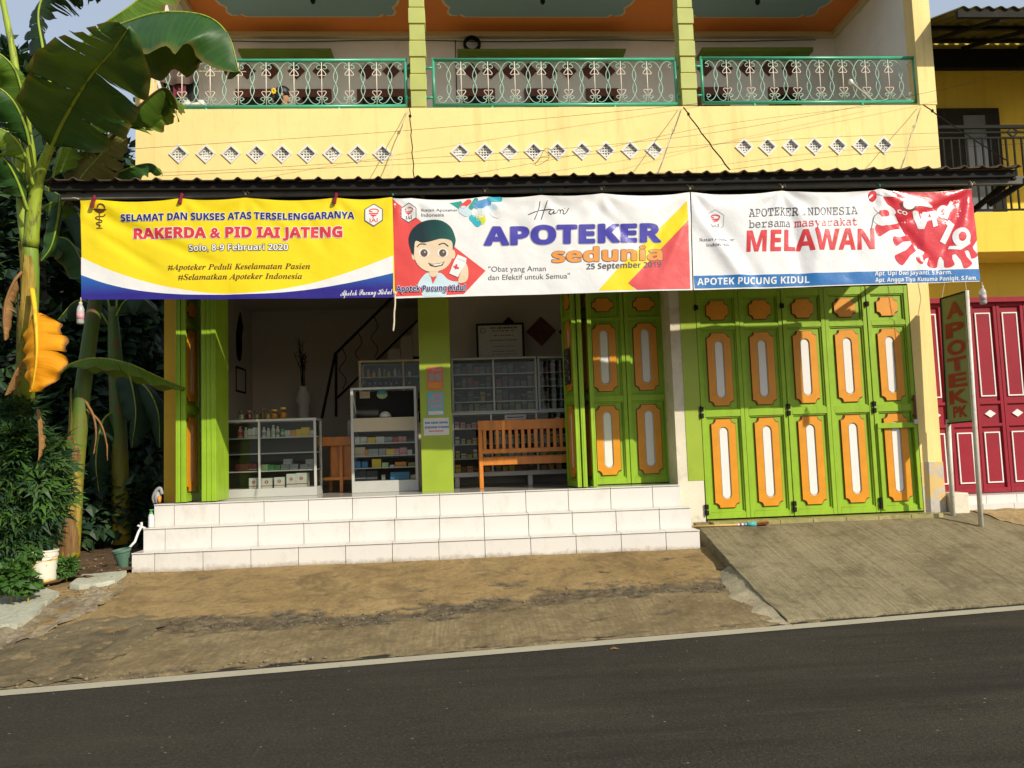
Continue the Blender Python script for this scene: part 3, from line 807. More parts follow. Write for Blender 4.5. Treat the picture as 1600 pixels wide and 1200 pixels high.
# ground floor: walls, lintels, pillars, floor
g = MB()
g.box(-3.60, 2.60, 9.95, 10.10, 3.60, 4.05)           # wall over the shop opening
g.box(2.62, 5.90, 9.52, 9.70, 3.46, 4.05)
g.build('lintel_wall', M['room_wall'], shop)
g = MB(); g.box(-3.60, -3.362, 9.88, 10.08, FZ, 4.05); g.build('corner_pillar', M['yellow_deep'], shop)
g = MB(); g.box(5.632, 5.905, 9.49, 9.75, 0.60, 4.05)
pr = g.build('corner_pillar', M['yellow'], shop)
def mk_peel():
    k = N('peeling_plaster'); a = k.noise(7, 8, 0.7)
    k.col(k.mix(k.ramp(a, [(0.47, 0), (0.53, 1)]), (0.66, 0.45, 0.16, 1), k.mix(k.noise(20), (0.42, 0.38, 0.33, 1), (0.58, 0.52, 0.44, 1))))
    k.set(rough=0.85); k.bump(a, 0.5, 0.02); return k.mat
g = MB(); g.box(5.626, 5.911, 9.484, 9.76, 0.60, 1.22); g.build('pillar_base', mk_peel(), pr)
g = MB(); g.box(2.588, 2.905, 9.50, 10.0, 0.50, 4.05)
pm = g.build('door_pillar', M['dirty_white'], shop)
g = MB(); g.box(2.715, 2.91, 9.494, 9.51, 1.10, 4.05); g.build('painted_face', M['green_col'], pm)
g = MB(); g.box(-0.505, -0.118, 9.93, 10.13, FZ, 4.05); g.build('shop_column', M['green_col'], shop)
g = MB(); g.box(-3.50, 2.57, 9.45, 13.4, FZ-0.3, FZ-0.001); g.build('shop_floor', M['floor_tile'], shop)
g = MB()
g.box(-3.60, -3.45, 10.08, 13.4, 0.2, 4.05)            # left wall
g.box(2.62, 2.75, 10.0, 13.4, 0.2, 4.05)               # right wall
g.box(-3.60, 2.75, 13.4, 13.55, 0.2, 4.05)             # back wall
g.box(-0.16, 2.62, 11.66, 11.76, FZ, 4.0)              # partition behind the medicine cabinets
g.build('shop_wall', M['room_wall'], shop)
g = MB(); g.box(2.75, 5.90, 11.8, 11.95, 0.2, 4.05); g.box(5.75, 5.90, 9.76, 11.8, 0.2, 4.05); g.build('garage_wall', M['grey_wall'], shop)
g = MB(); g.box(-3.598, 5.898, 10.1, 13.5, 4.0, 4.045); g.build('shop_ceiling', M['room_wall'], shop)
# door sill with yellowish tiles
g = MB()
for k in range(7):
    g.box(2.92+0.40*k, 2.92+0.40*k+0.392, 9.24, 9.52, 0.54, 0.615 + 0.0)
g.build('door_sill', paint('sill_tile', (0.36, 0.31, 0.13, 1), 0.25, 0.35, 5, 0.1, 40, 0.5, (0.18, 0.15, 0.07, 1)), shop)

# folding door leaves
def scooped(x0, x1, z0, z1, r, n=5, notch=True):
    """rectangle whose corners are cut by a step and a concave scoop"""
    P = []
    for cx, cz, a0 in ((x0, z0, 0), (x1, z0, 1), (x1, z1, 2), (x0, z1, 3)):
        A = {0: (90, 0), 1: (180, 90), 2: (270, 180), 3: (360, 270)}[a0]
        for k in range(n):
            a = radians(A[0] + (A[1]-A[0])*k/(n-1))
            P.append((cx + r*cos(a), cz + r*sin(a)))
        if notch: pass
    return P
def stadium(x0, x1, z0, z1, n=8):
    r = (x1-x0)/2; cx = (x0+x1)/2; P = []
    for k in range(n+1): a = pi + pi*k/n; P.append((cx + r*cos(a), z0 + r + r*sin(a)))
    for k in range(n+1): a = pi*k/n; P.append((cx + r*cos(a), z1 - r + r*sin(a)))
    return P
def door_leaf(w, h, rails, big, small, parent, hinge=False, wicket=False):
    """rails: list of (z0,z1); big: list of (orange z0,z1, oval z0,z1); small: (z0,z1)"""
    g = MB()
    g.box(0.004, w-0.004, 0.034, 0.052, 0.0, h)
    s = 0.052
    g.box(0.003, s, 0, 0.034, 0, h); g.box(w-s, w-0.003, 0, 0.034, 0, h)
    for z0, z1 in rails: g.box(s, w-s, 0.002, 0.034, z0, z1)
    # inner beads
    zs = [(rails[k][1], rails[k+1][0]) for k in range(len(rails)-1)]
    for z0, z1 in zs:
        for a, b, c, d in ((s, s+0.016, z0, z1), (w-s-0.016, w-s, z0, z1), (s+0.016, w-s-0.016, z0, z0+0.016), (s+0.016, w-s-0.016, z1-0.016, z1)):
            g.box(a, b, 0.016, 0.034, c, d)
    o = g.build('door_leaf', M['green'], parent, bevel=0.003)
    ow = 0.148; iw = 0.060; c = w/2
    for za, zb, oa, ob in big:
        g = MB(); plate(g, scooped(c-ow, c+ow, za, zb, 0.058), [stadium(c-iw, c+iw, oa, ob)], 0.010, 0.036)
        f = g.build('moulding', M['orange'], o, bevel=0)
        g = MB(); g.ring_xz(scooped(c-ow-0.007, c+ow+0.007, za-0.007, zb+0.007, 0.055), scooped(c-ow+0.004, c+ow-0.004, za+0.004, zb-0.004, 0.060), 0.020, 0.034); g.build('outline', M['edge_red'], f)
        g = MB(); plate(g, stadium(c-iw-0.0, c+iw+0.0, oa, ob), [], 0.023, 0.034)
        g.build('inlay', M['white'], f)
        g = MB(); g.ring_xz(stadium(c-iw+0.007, c+iw-0.007, oa+0.007, ob-0.007), stadium(c-iw+0.011, c+iw-0.011, oa+0.011, ob-0.011), 0.021, 0.024); g.build('bead', M['grey_metal'], f)
    za, zb = small
    g = MB(); plate(g, scooped(c-0.135, c+0.135, za, zb, 0.055), [], 0.010, 0.036); f = g.build('moulding', M['orange'], o)
    g = MB(); g.ring_xz(scooped(c-0.142, c+0.142, za-0.007, zb+0.007, 0.052), scooped(c-0.130, c+0.130, za+0.005, zb-0.005, 0.057), 0.020, 0.034); g.build('outline', M['edge_red'], f)
    if wicket:
        g = MB(); g.box(0.02, w-0.02, -0.028, -0.001, 1.02, 1.085); g.box(0.02, 0.06, -0.022, -0.001, 0.03, 1.02); g.box(w-0.06, w-0.02, -0.022, -0.001, 0.03, 1.02); g.build('wicket_bar', M['green'], o, bevel=0.003)
        g = MB(); g.tube([(w-0.035, -0.035, 1.10), (w-0.035, -0.035, 1.42)], 0.017, 10); g.box(w-0.055, w-0.015, -0.035, 0, 1.15, 1.18); g.box(w-0.055, w-0.015, -0.035, 0, 1.35, 1.38)
        b = g.build('bolt', M['brown'], o); g = MB(); g.box(w-0.065, w-0.01, -0.055, -0.015, 1.06, 1.12); g.build('padlock', M['alu'], b, bevel=0.006)
    if hinge:
        for z in (0.05, 0.12, 1.22, 1.30, 2.55):
            g = MB(); g.box(-0.02, 0.03, -0.012, -0.001, z, z+0.055); g.tube([(-0.004, -0.012, z-0.01), (-0.004, -0.012, z+0.065)], 0.009, 6); g.build('hinge', M['black'], o)
    return o
R_r = [(0, 0.075), (1.228, 1.312), (2.305, 2.365), (2.70, 2.80)]; B_r = [(0.13, 1.195, 0.23, 1.105), (1.365, 2.255, 1.455, 2.165)]; S_r = (2.425, 2.655)
R_l = [(0, 0.075), (1.035, 1.11), (2.07, 2.105), (2.43, 2.52)]; B_l = [(0.115, 0.98, 0.20, 0.91), (1.17, 2.02, 1.255, 1.95)]; S_l = (2.19, 2.355)
xa, xb = 2.912, 5.625; w = (xb-xa)/5
for k in range(5):
    o = door_leaf(w, 2.80, R_r, B_r, S_r, shop, hinge=(k in (0, 2, 4)), wicket=(k == 4))
    o.location = (xa + w*k, 9.49 + (0.008 if k % 2 else 0), 0.632)
    if k == 4: o['label'] = 'green leaf with a wicket bar and brown bolt'
def place_leaf(p, q, z, w=0.53):
    """leaf whose front face runs from p to q (plan points), seen with its face to the right of p->q"""
    o = door_leaf(w, 2.52, R_l, B_l, S_l, shop)
    d = Vector(q)-Vector(p); o.location = (p[0], p[1], z); o.rotation_euler = (0, 0, math.atan2(d.y, d.x)); return o
for k in range(2):
    o = door_leaf(0.528, 2.52, R_l, B_l, S_l, shop); o.location = (1.573+0.53*k, 9.90, 1.075)
# folded stacks at the two sides of the shop opening
place_leaf((-3.245, 9.40), (-3.235, 9.90), 1.075, 0.50)
place_leaf((-3.185, 9.40), (-3.168, 9.90), 1.075, 0.50)
place_leaf((-2.998, 9.90), (-3.004, 9.40), 1.075, 0.50)
place_leaf((-2.945, 9.90), (-2.948, 9.40), 1.075, 0.50)
place_leaf((-2.888, 9.90), (-2.893, 9.395), 1.075, 0.505)
place_leaf((1.30, 9.93), (1.355, 9.40), 1.075)
place_leaf((1.475, 9.40), (1.42, 9.93), 1.075)
place_leaf((1.50, 9.93), (1.545, 9.40), 1.075, 0.53)

# ------------------------------------------------------------------ tiled steps
steps = thing('tiled_steps', 'three broad white tiled steps below the open shop doorway', 'steps')
def tiled(x0, x1, y0, y1, z0, z1, first, pitch=0.505):
    g = MB(); gap = 0.0030
    g.box(x0+0.012, x1-0.012, y0+0.016, y1, z0, z1-0.012, 1)
    xs = [x0] + [x for x in [x0+first+pitch*k for k in range(20)] if x < x1-0.03] + [x1]
    for a, b in zip(xs, xs[1:]):
        g.box(a+gap, b-gap, y0, y0+0.012, z0, z1-0.014, 0)                 # riser tile
        g.box(a+gap, b-gap, y0-0.014, y1-0.002, z1-0.011, z1, 0)           # tread tile with a small nosing
    ys = y0+0.014
    g.box(x0, x0+0.010, ys, y1, z0, z1-0.013, 0); g.box(x1-0.010, x1, ys, y1, z0, z1-0.013, 0)
    return g.build('step', [M['tile'], M['grout']], steps, bevel=0.0015)
tiled(-3.556, 2.625, 8.84, 9.12, 0.20, 0.583, 0.24)
tiled(-3.545, 2.620, 9.12, 9.40, 0.30, 0.817, 0.235)
tiled(-3.535, 2.585, 9.40, 9.86, 0.50, 1.062, 0.225)

# ------------------------------------------------------------------ awning on the shop front
AX0, AX1 = -4.02, 6.02
def awn_z(x):
    """front edge of the roof sheet, sagging a little towards the left"""
    P = [(-4.1, 4.372), (-2.5, 4.352), (-0.7, 4.345), (1.9, 4.36), (5.2, 4.388), (6.1, 4.392)]
    for a, b in zip(P, P[1:]):
        if x <= b[0]: return a[1] + (b[1]-a[1])*(x-a[0])/(b[0]-a[0])
    return P[-1][1]
awn = thing('awning', 'long weathered sheet awning on a grey steel beam across the shop front', 'awning')
g = MB(); YF, YB = 7.86, 9.044
n = int((AX1-AX0)/0.0125); prof = []
for k in range(n+1):
    x = AX0 + (AX1-AX0)*k/n; q = ((x+0.07) % 0.1985)/0.1985
    b = max(0.0, 1 - abs(q-0.5)/0.23); b = b*b*(3-2*b)
    prof.append((x, 0.028*b + 0.004*fbm(x*3, 0.3)))
for j, (y, dz) in enumerate(((YF, 0.0), (8.15, 0.055), (8.6, 0.135), (YB, 0.21))):
    for x, b in prof: g.v.append(Vector((x, y + (0.012*fbm(x*1.5, 2) if j == 0 else 0), awn_z(x) - 0.03 + dz + b)))
for j in range(3):
    for k in range(n): a = j*(n+1)+k; g.f.append((a, a+1, a+n+2, a+n+1)); g.m.append(0)
base = len(g.v); nf = len(g.f)
g.v += [v - Vector((0, 0, 0.008)) for v in g.v[:]]
g.f += [tuple(base+i for i in f[::-1]) for f in g.f[:nf]]; g.m += [0]*nf
for k in range(n): g.f.append((k+1, k, base+k, base+k+1)); g.m.append(0)
g.build('roof_sheet', M['roof'], awn, smooth=False)
def bz(x): return 4.185 + (x+4)*0.0032          # underside of the hanging beam
g = MB()
for a, b in ((-4.0, -1.0), (-1.0, 2.0), (2.0, 6.0)):
    g.bar((a, 7.955, awn_z(a)-0.075), (b, 7.955, awn_z(b)-0.075), 0.05, 0.075)
    g.bar((a, 8.75, awn_z(a)+0.055), (b, 8.75, awn_z(b)+0.055), 0.05, 0.06)
g.build('purlin', M['black'], awn)
g = MB(); g.bar((-3.92, 8.02, bz(-3.9)+0.045), (6.35, 8.02, bz(6.3)+0.045), 0.05, 0.09)
beam = g.build('front_beam', M['grey_metal'], awn, bevel=0.004)
for x in (-3.7, -2.05, -0.35, 1.15, 2.75, 4.4, 5.85):
    g = MB(); g.bar((x, 7.99, awn_z(x)-0.095), (x, 9.04, awn_z(x)+0.085), 0.045, 0.05); g.build('rafter', M['dark_metal'], awn)
for x in (-2.3, 0.75, 2.1, 3.15, 4.75): g = MB(); g.box(x, x+0.06, 7.985, 8.0, bz(x)+0.06, awn_z(x)-0.06); g.build('hanger_plate', M['grey_metal'], awn)
g = MB(); p = W(1545, 320, 8.3); q = W(1612, 276, 7.95); g.bar(p, q, 0.05, 0.055); g.build('strut', M['dark_metal'], awn)
g = MB(); g.bar((5.86, 9.04, 3.95), (6.02, 7.98, awn_z(6)-0.1), 0.045, 0.05); g.build('strut', M['dark_metal'], awn)
g = MB(); g.bar((-3.62, 9.04, 3.95), (-3.9, 7.98, awn_z(-4)-0.1), 0.045, 0.05); g.build('strut', M['dark_metal'], awn)
for (ax, ay), (bx, by), r, mt in (((637, 172), (605, 274), 0.006, 'twine'), ((640, 170), (647, 277), 0.008, 'black'), ((1063, 168), (1027, 269), 0.006, 'twine'), ((1068, 168), (1140, 265), 0.010, 'black'), ((1438, 165), (1408, 259), 0.006, 'twine'), ((1443, 164), (1572, 250), 0.010, 'black')):
    a = W(ax, ay, 9.02); b = W(bx, by, 7.93)
    g = MB(); pts = [a.lerp(b, t/12) + Vector((0.006*sin(t*2.1), 0, -0.012*sin(pi*t/12))) for t in range(13)]
    g.tube(pts, r*0.75, 5)
    if mt == 'black': g.ball(a.lerp(b, 0.12), 0.018, 0.018, 0.022, 6, 4)
    g.build('tie_rod', M[mt], awn)

# ------------------------------------------------------------------ banners
BY = 8.0
def vinyl(name, c, rough=0.34, grad=None, spec=0.45, bmp=0.16):
    k = N(name)
    base = c
    if grad:
        x, y, z = k.sep()
        f = k.math('MULTIPLY_ADD', z if grad[0] == 'z' else x, grad[1], grad[2])
        base = k.mix(k.ramp(f, [(0, 0.0), (1, 1.0)]), c, grad[3])
    base = k.mix(k.noise(1.1, 3), base, k.mix(0.94, (0, 0, 0, 1), base))
    k.col(base); k.set(rough=rough, spec=spec)
    k.bump(k.math('ADD', k.noise(9, 5, 0.6, None, 0.5), k.math('MULTIPLY', k.noise(28, 3), 0.25)), bmp, 0.02)
    return k.mat
C_ = dict(yel=(0.80, 0.62, 0.004, 1), white=(0.74, 0.73, 0.71, 1), navy=(0.018, 0.018, 0.16, 1), red=(0.62, 0.035, 0.045, 1), black=(0.02, 0.012, 0.01, 1), brown=(0.09, 0.03, 0.01, 1), blue=(0.015, 0.15, 0.42, 1),
          purple=(0.055, 0.045, 0.34, 1), orange=(0.78, 0.30, 0.06, 1), dgrey=(0.10, 0.10, 0.11, 1), skin=(0.72, 0.56, 0.38, 1), hair=(0.006, 0.035, 0.035, 1), pink=(0.72, 0.32, 0.28, 1), coral=(0.68, 0.07, 0.06, 1), lime=(0.62, 0.62, 0.03, 1),
          cyan=(0.03, 0.42, 0.52, 1), pale=(0.52, 0.66, 0.72, 1), teal=(0.02, 0.30, 0.24, 1), sky=(0.10, 0.28, 0.55, 1), blush=(0.66, 0.08, 0.08, 1), grey=(0.45, 0.46, 0.47, 1), eye=(0.12, 0.07, 0.04, 1))
V = {k: vinyl('print_' + k, c) for k, c in C_.items()}
V['bluegrad'] = vinyl('print_blue_fade', (0.022, 0.012, 0.20, 1), grad=('z', 3.6, -11.6, (0.01, 0.17, 0.52, 1)))
V['hairgrad'] = vinyl('print_hair_fade', (0.004, 0.02, 0.024, 1), grad=('x', 2.6, 0.9, (0.012, 0.11, 0.085, 1)))
GLOSS = [vinyl('glossy_white_vinyl', (0.76, 0.755, 0.75, 1), 0.24, bmp=0.24), vinyl('glossy_red_print', (0.60, 0.03, 0.045, 1), 0.22, bmp=0.2)]

class Banner:
    def __init__(s, name, label, mat, tl, tr, bl, br, ties, amp, seed, folds=()):
        s.c = [W(p[0], p[1], BY) for p in (tl, tr, bl, br)]; s.ties = ties; s.amp = amp; s.seed = seed; s.folds = folds
        s.tx = [W(x, 305, BY).x for x in ties]
        s.o = None
        TL, TR, BL, BR = s.c
        bm = bmesh.new(); bm.faces.new([bm.verts.new((p.x, p.z, 0)) for p in (TL, TR, BR, BL)])
        s.o = None; s.o = s.mesh(bm, name, mat, 0, False); tag(s.o, label, 'banner', 'printed banners hung from the awning beam')
        # hem strips along the edges
    def at(s, x, z, layer):
        TL, TR, BL, BR = s.c
        zt = TL.z + (TR.z-TL.z)*(x-TL.x)/(TR.x-TL.x); zb = BL.z + (BR.z-BL.z)*(x-BL.x)/(BR.x-BL.x)
        f = max(0.0, min(1.0, (z-zb)/(zt-zb)))
        d = 0.020*fbm(x*0.9, z*0.8, s.seed) + 0.007*fbm(x*2.6+z*1.1, z*2.2-x*0.6, s.seed+3)
        d += 0.035*(1-f)*fbm(x*0.5, 0.3, s.seed+5)
        sag = 0.0
        tx = s.tx
        for a, b in zip(tx, tx[1:]):
            if a <= x <= b: sag = (4*(x-a)*(b-x)/(b-a)**2)*min(0.030, 0.028*(b-a)/0.8)
        for t in tx:
            dx = x-t; dz = (zt-z)+0.02; r = sqrt(dx*dx+dz*dz); a = math.atan2(dx, dz)
            d += s.amp*0.010*sin(a*7 + s.seed + t*3)*math.exp(-r/0.42)*min(1, (r/0.16)**2)
        for (ax, az), (bx, bz_), wd, am in s.folds:
            vx, vz = bx-ax, bz_-az; L = vx*vx+vz*vz; q = max(0, min(1, ((x-ax)*vx+(z-az)*vz)/L))
            ex, ez = x-ax-q*vx, z-az-q*vz; sd = (ex*vz-ez*vx)/sqrt(L)
            d += 1.35*am*math.exp(-(ex*ex+ez*ez)/(wd*wd))*(1 if abs(sd) < 9 else 0)*(0.3+0.7*sin(pi*min(1, max(0.0, q))))
        return Vector((x, BY + d - 0.0013*layer, z - sag*f**4))
    def mesh(s, bm, name, mat, layer, parent=None):
        gridcut(bm, 0.03)
        ly = bm.verts.layers.float.get('lay')
        for v in bm.verts: v.co = s.at(v.co.x, v.co.y, layer + (v[ly] if ly else 0.0))
        for f in bm.faces:
            f.smooth = True
            f.normal_update()
            if f.normal.y > 0: f.normal_flip()
        me = bpy.data.meshes.new(name); bm.to_mesh(me); bm.free(); me.materials.append(mat)
        o = bpy.data.objects.new(name, me); COL.objects.link(o)
        if parent is not False: o.parent = parent or s.o
        return o
    def polys(s, name, mats, plist, layer, parent=None):
        """list of pixel polygons, joined into one printed patch"""
        bm = bmesh.new()
        for P in plist:
            vs = []
            for x, y in P:
                w = W(x, y, BY); vs.append(bm.verts.new((w.x, w.z, 0)))
            bm.faces.new(vs)
        return s.mesh(bm, name, mats, layer, parent)
    def stroke(s, name, mat, lines, wpx, layer, parent=None):
        L = []
        for line in lines:
            pts = catmull([(x, y, 0) for x, y in line], 5) if len(line) > 2 else [Vector((x, y, 0)) for x, y in line]
            for a, b in zip(pts, pts[1:]):
                d = (b-a); 
                if d.length < 1e-5: continue
                n = Vector((-d.y, d.x, 0)).normalized()*wpx/2; e = d.normalized()*wpx*0.12
                L.append([((a-e+n).x, (a-e+n).y), ((b+e+n).x, (b+e+n).y), ((b+e-n).x, (b+e-n).y), ((a-e-n).x, (a-e-n).y)])
        return s.polys(name, mat, L, layer, parent)
    def text(s, body, x0, y0, x1, y1, h, mat, layer, bold=0.0, shear=0.0, outline=0.0, omat=None, cap=0.695, name='lettering', parent=None):
        res = []
        A = None
        for off, mt, ly in (((bold, mat, layer),) if not outline else ((bold, mat, layer), (bold+outline, omat, layer-1))):
            bm, bb = text_bm(body, 0.0, shear, A); A = A or bb
            xa, xb = A
            if off > 0: thicken(bm, off, 8)
            for v in bm.verts:
                t = (v.co.x-xa)/(xb-xa); px = x0 + (x1-x0)*t; py = y0 + (y1-y0)*t - h*v.co.y/cap
                w = W(px, py, BY); v.co = Vector((w.x, w.z, 0))
            res.append(s.mesh(bm, name if not res else 'letter_outline', mt, ly, parent if not res else res[0]))
        return res[0]
def text_bm(body, off=0.0, shear=0.0, A=None, spacing=1.0):
    c = bpy.data.curves.new('lettering', 'FONT'); c.body = body; c.resolution_u = 3; c.offset = off; c.shear = shear; c.fill_mode = 'FRONT'; c.space_character = spacing
    o = bpy.data.objects.new('lettering_source', c); COL.objects.link(o)
    bpy.context.view_layer.update()
    me = bpy.data.meshes.new_from_object(o.evaluated_get(bpy.context.evaluated_depsgraph_get()))
    bm = bmesh.new(); bm.from_mesh(me); bmesh.ops.remove_doubles(bm, verts=bm.verts, dist=1e-5)
    bpy.data.objects.remove(o); bpy.data.meshes.remove(me); bpy.data.curves.remove(c)
    xs = [v.co.x for v in bm.verts]
    return bm, (min(xs), max(xs))
def thicken(bm, off, n):
    """bolder, round-cornered letters: the glyphs repeated round a small circle, each a hair's breadth apart"""
    ly = bm.verts.layers.float.new('lay'); src = bm.faces[:]
    for k in range(n):
        r = bmesh.ops.duplicate(bm, geom=src)
        a = 2*pi*k/n
        for e in r['geom']:
            if isinstance(e, bmesh.types.BMVert): e.co.x += off*cos(a); e.co.y += off*sin(a); e[ly] = -0.06*(k+1)
def mathfont(t, up, lo, dig=None):
    r = ''
    for ch in t:
        if 'A' <= ch <= 'Z': r += chr(up + ord(ch)-65)
        elif 'a' <= ch <= 'z': r += chr(lo + ord(ch)-97)
        elif dig and ch.isdigit(): r += chr(dig + ord(ch)-48)
        else: r += ch
    return r
def ell(cx, cy, rx, ry, rot=0, n=20):
    ca, sa = cos(rot), sin(rot)
    return [(cx + rx*cos(2*pi*k/n)*ca - ry*sin(2*pi*k/n)*sa, cy + rx*cos(2*pi*k/n)*sa + ry*sin(2*pi*k/n)*ca) for k in range(n)]
def smooth_closed(P, n=5):
    P = [Vector((x, y, 0)) for x, y in P]; m = len(P); out = []
    for k in range(m):
        a, b, c, d = P[k-1], P[k], P[(k+1) % m], P[(k+2) % m]
        for j in range(n):
            t = j/n; q = 0.5*((2*b) + (c-a)*t + (2*a-5*b+4*c-d)*t*t + (3*b-a-3*c+d)*t*t*t); out.append((q.x, q.y))
    return out
def capsule(cx, cy, L, r, rot): 
    P = []
    for k in range(9): a = pi/2 + pi*k/8; P.append((-L + r*cos(a), r*sin(a)))
    for k in range(9): a = -pi/2 + pi*k/8; P.append((L + r*cos(a), r*sin(a)))
    return [(cx + x*cos(rot)-y*sin(rot), cy + x*sin(rot)+y*cos(rot)) for x, y in P]
def hexa(cx, cy, r, sx=0.88): return [(cx + sx*r*sin(pi*k/3), cy - r*cos(pi*k/3)) for k in range(6)]
def emblem(b, cx, cy, r, ink, red, txt, faint=False, L=3):
    if not faint:
        e = b.polys('emblem', V['dgrey'], [hexa(cx, cy, r*1.03)], L); b.polys('emblem_field', V['white'], [hexa(cx, cy, r*0.93)], L+1, e)
    else:
        e = b.stroke('emblem', V['grey'], [[hexa(cx, cy, r)[k], hexa(cx, cy, r)[(k+1) % 6]] for k in range(6)], r*0.09, L)
    y = cy - r*0.18
    b.polys('bowl_mark', red, [[(cx-r*0.42, y), (cx+r*0.42, y), (cx+r*0.36, y+r*0.10), (cx-r*0.36, y+r*0.10)], [(cx-r*0.32, y+r*0.15), (cx+r*0.32, y+r*0.15), (cx+r*0.15, y+r*0.30), (cx-r*0.15, y+r*0.30)]], L+2, e)
    b.stroke('snake_mark', red, [[(cx+r*0.34, y-r*0.05), (cx+r*0.40, y-r*0.20), (cx+r*0.15, y-r*0.33), (cx-r*0.22, y-r*0.30), (cx-r*0.36, y-r*0.16), (cx-r*0.1, y-r*0.10)], [(cx, y+r*0.3), (cx-r*0.08, y+r*0.42)]], r*0.09, L+2, e)
    b.text(txt, cx-r*0.33, cy+r*0.66, cx+r*0.33, cy+r*0.64, r*0.36, ink, L+2, bold=0.01, parent=e)

BS = lambda t: mathfont(t, 0x1D5D4, 0x1D5EE, 0x1D7EC)
# --- first banner: yellow with blue and white waves
b1 = Banner('banner', 'yellow banner with blue and white waves at its foot, above the folded doors', V['yel'], (124.5, 311), (613, 308), (126, 466), (617.5, 464.5), [126, 146, 283, 384, 524, 612], 1.0, 1.3,
            folds=(((-3.7, 4.1), (-2.3, 3.45), 0.05, 0.012), ((-3.72, 3.95), (-2.9, 3.4), 0.045, 0.010), ((-2.0, 4.15), (-1.5, 3.7), 0.05, -0.008), ((-1.6, 4.17), (-1.3, 3.6), 0.05, 0.008)))
def z6(x, y): return (100 + x/3.077, 280 + y/3.077)
def curve_px(P, n=6): return [(v.x, v.y) for v in catmull([z6(x, y) + (0,) for x, y in P], n)]
up = curve_px([(76, 372), (220, 436), (420, 499), (640, 540), (800, 550), (1000, 535), (1200, 497), (1400, 437), (1582, 368)])
lo = curve_px([(76, 458), (200, 500), (360, 534), (560, 552), (800, 554), (1040, 545), (1250, 519), (1430, 487), (1583, 452)])
b1.polys('wave_band', V['white'], [up + [z6(1583.5, 566), z6(800, 573), z6(76, 574)]], 1)
b1.polys('wave_band', V['bluegrad'], [lo + [z6(1583.5, 570), z6(800, 576), z6(76, 576)]], 2)
b1.text(BS('SELAMAT DAN SUKSES ATAS TERSELENGGARANYA'), 189, 344, 553.5, 341, 10.6, V['navy'], 4, bold=0.022, outline=0.045, omat=V['white'])
b1.text(BS('RAKERDA & PID IAI JATENG'), 208.5, 371.5, 534.5, 370.5, 15.5, V['red'], 4, bold=0.032, outline=0.042, omat=V['white'])
b1.text(BS('Solo, 8-9 Februari 2020'), 295, 392, 450.5, 391, 9.6, V['white'], 4, bold=0.006, outline=0.055, omat=V['black'])
bi = lambda t: mathfont(t, 0x1D468, 0x1D482)
b1.text(bi('#Apoteker Peduli Keselamatan Pasien'), 262, 421.5, 484.5, 420, 8.6, V['brown'], 3, bold=0.0, cap=0.67)
b1.text(bi('#Selamatkan Apoteker Indonesia'), 278, 437, 472, 435.5, 8.6, V['brown'], 3, cap=0.67)
b1.text(mathfont('Apotek Pucung Kidul', 0x1D4D0, 0x1D4EA), 532, 462.5, 613.5, 460, 9.5, V['white'], 4, bold=0.005, cap=0.68)
def q1(x, y): return (x/4, 300 + y/4)
pm_ = b1.polys('pharmacy_emblem', V['brown'], [[q1(x, y) for x, y in P] for P in ([(572, 100), (668, 100), (664, 105), (572, 105)], [(580, 104), (660, 104), (646, 118), (628, 127), (612, 127), (594, 118)], [(615, 126), (621, 126), (620, 222), (616, 222)], [(600, 221), (640, 221), (640, 226), (600, 226)])], 3)
b1.stroke('snake', V['brown'], [[q1(x, y) for x, y in ((655, 96), (650, 78), (630, 70), (614, 78), (610, 92))]], 2.0, 4, pm_)
b1.stroke('snake', V['brown'], [[q1(x, y) for x, y in ((654, 132), (640, 146), (606, 150), (594, 160), (610, 168), (634, 174), (630, 186), (604, 190), (606, 200), (626, 206), (622, 214))]], 1.5, 4, pm_)
emblem(b1, *z6(1489, 169), 18.3, V['red'], V['red'], 'IAI')

# --- second banner: white with red and yellow wedges
b2 = Banner('banner', 'white banner with purple heading and red and yellow wedges, hung in the middle', V['white'], (613.5, 309.5), (1078, 300), (618, 466), (1082, 453.5), [614, 641, 758, 845, 940, 1077], 1.2, 4.7,
            folds=(((1.35, 4.15), (1.9, 3.6), 0.05, 0.012), ((2.3, 4.1), (1.9, 3.3), 0.06, 0.012), ((2.42, 3.9), (2.1, 3.25), 0.05, -0.012), ((0.4, 4.1), (0.8, 3.7), 0.07, 0.008)))
def z7(x, y): return (600 + x/3.265, 280 + y/3.265)
def Z7(P): return [z7(x, y) for x, y in P]
def z8(x, y): return (610 + x/7.06, 300 + y/7.06)
def Z8(P): return [z8(x, y) for x, y in P]
b2.polys('red_wedge', V['coral'], [Z7([(42, 98), (518, 467), (408, 585), (330, 590), (60, 597), (50, 400)])], 1)
b2.polys('red_wedge', V['blush'], [Z7([(1552, 208), (1562, 560), (1290, 566), (1243, 532)])], 2)
b2.polys('yellow_wedge', V['yel'], [Z7([(1546, 108), (1552, 212), (1243, 532), (1282, 566), (1092, 570), (1180, 470)])], 1)
b2.text(BS('APOTEKER'), *z7(514, 335), *z7(1408, 318), 27, V['purple'], 4, bold=0.035, outline=0.02, omat=V['grey'])
b2.text(BS('sedunia'), *z7(860, 424), *z7(1416, 413), 17.5*1.18, V['orange'], 4, bold=0.02, outline=0.022, omat=V['dgrey'])
b2.text(BS('25 September 2019'), *z7(1032, 461), *z7(1412, 450), 8.6, V['dgrey'], 3)
b2.text('"Obat yang Aman', *z7(533, 472), *z7(826, 468), 8.2, V['dgrey'], 2, bold=0)
b2.text('dan Efektif untuk Semua"', *z7(531, 515), *z7(948, 506), 8.2, V['dgrey'], 2, bold=0)
b2.text('Ikatan Apoteker', *z7(190, 160), *z7(378, 158), 4.6, V['dgrey'], 2, bold=0)
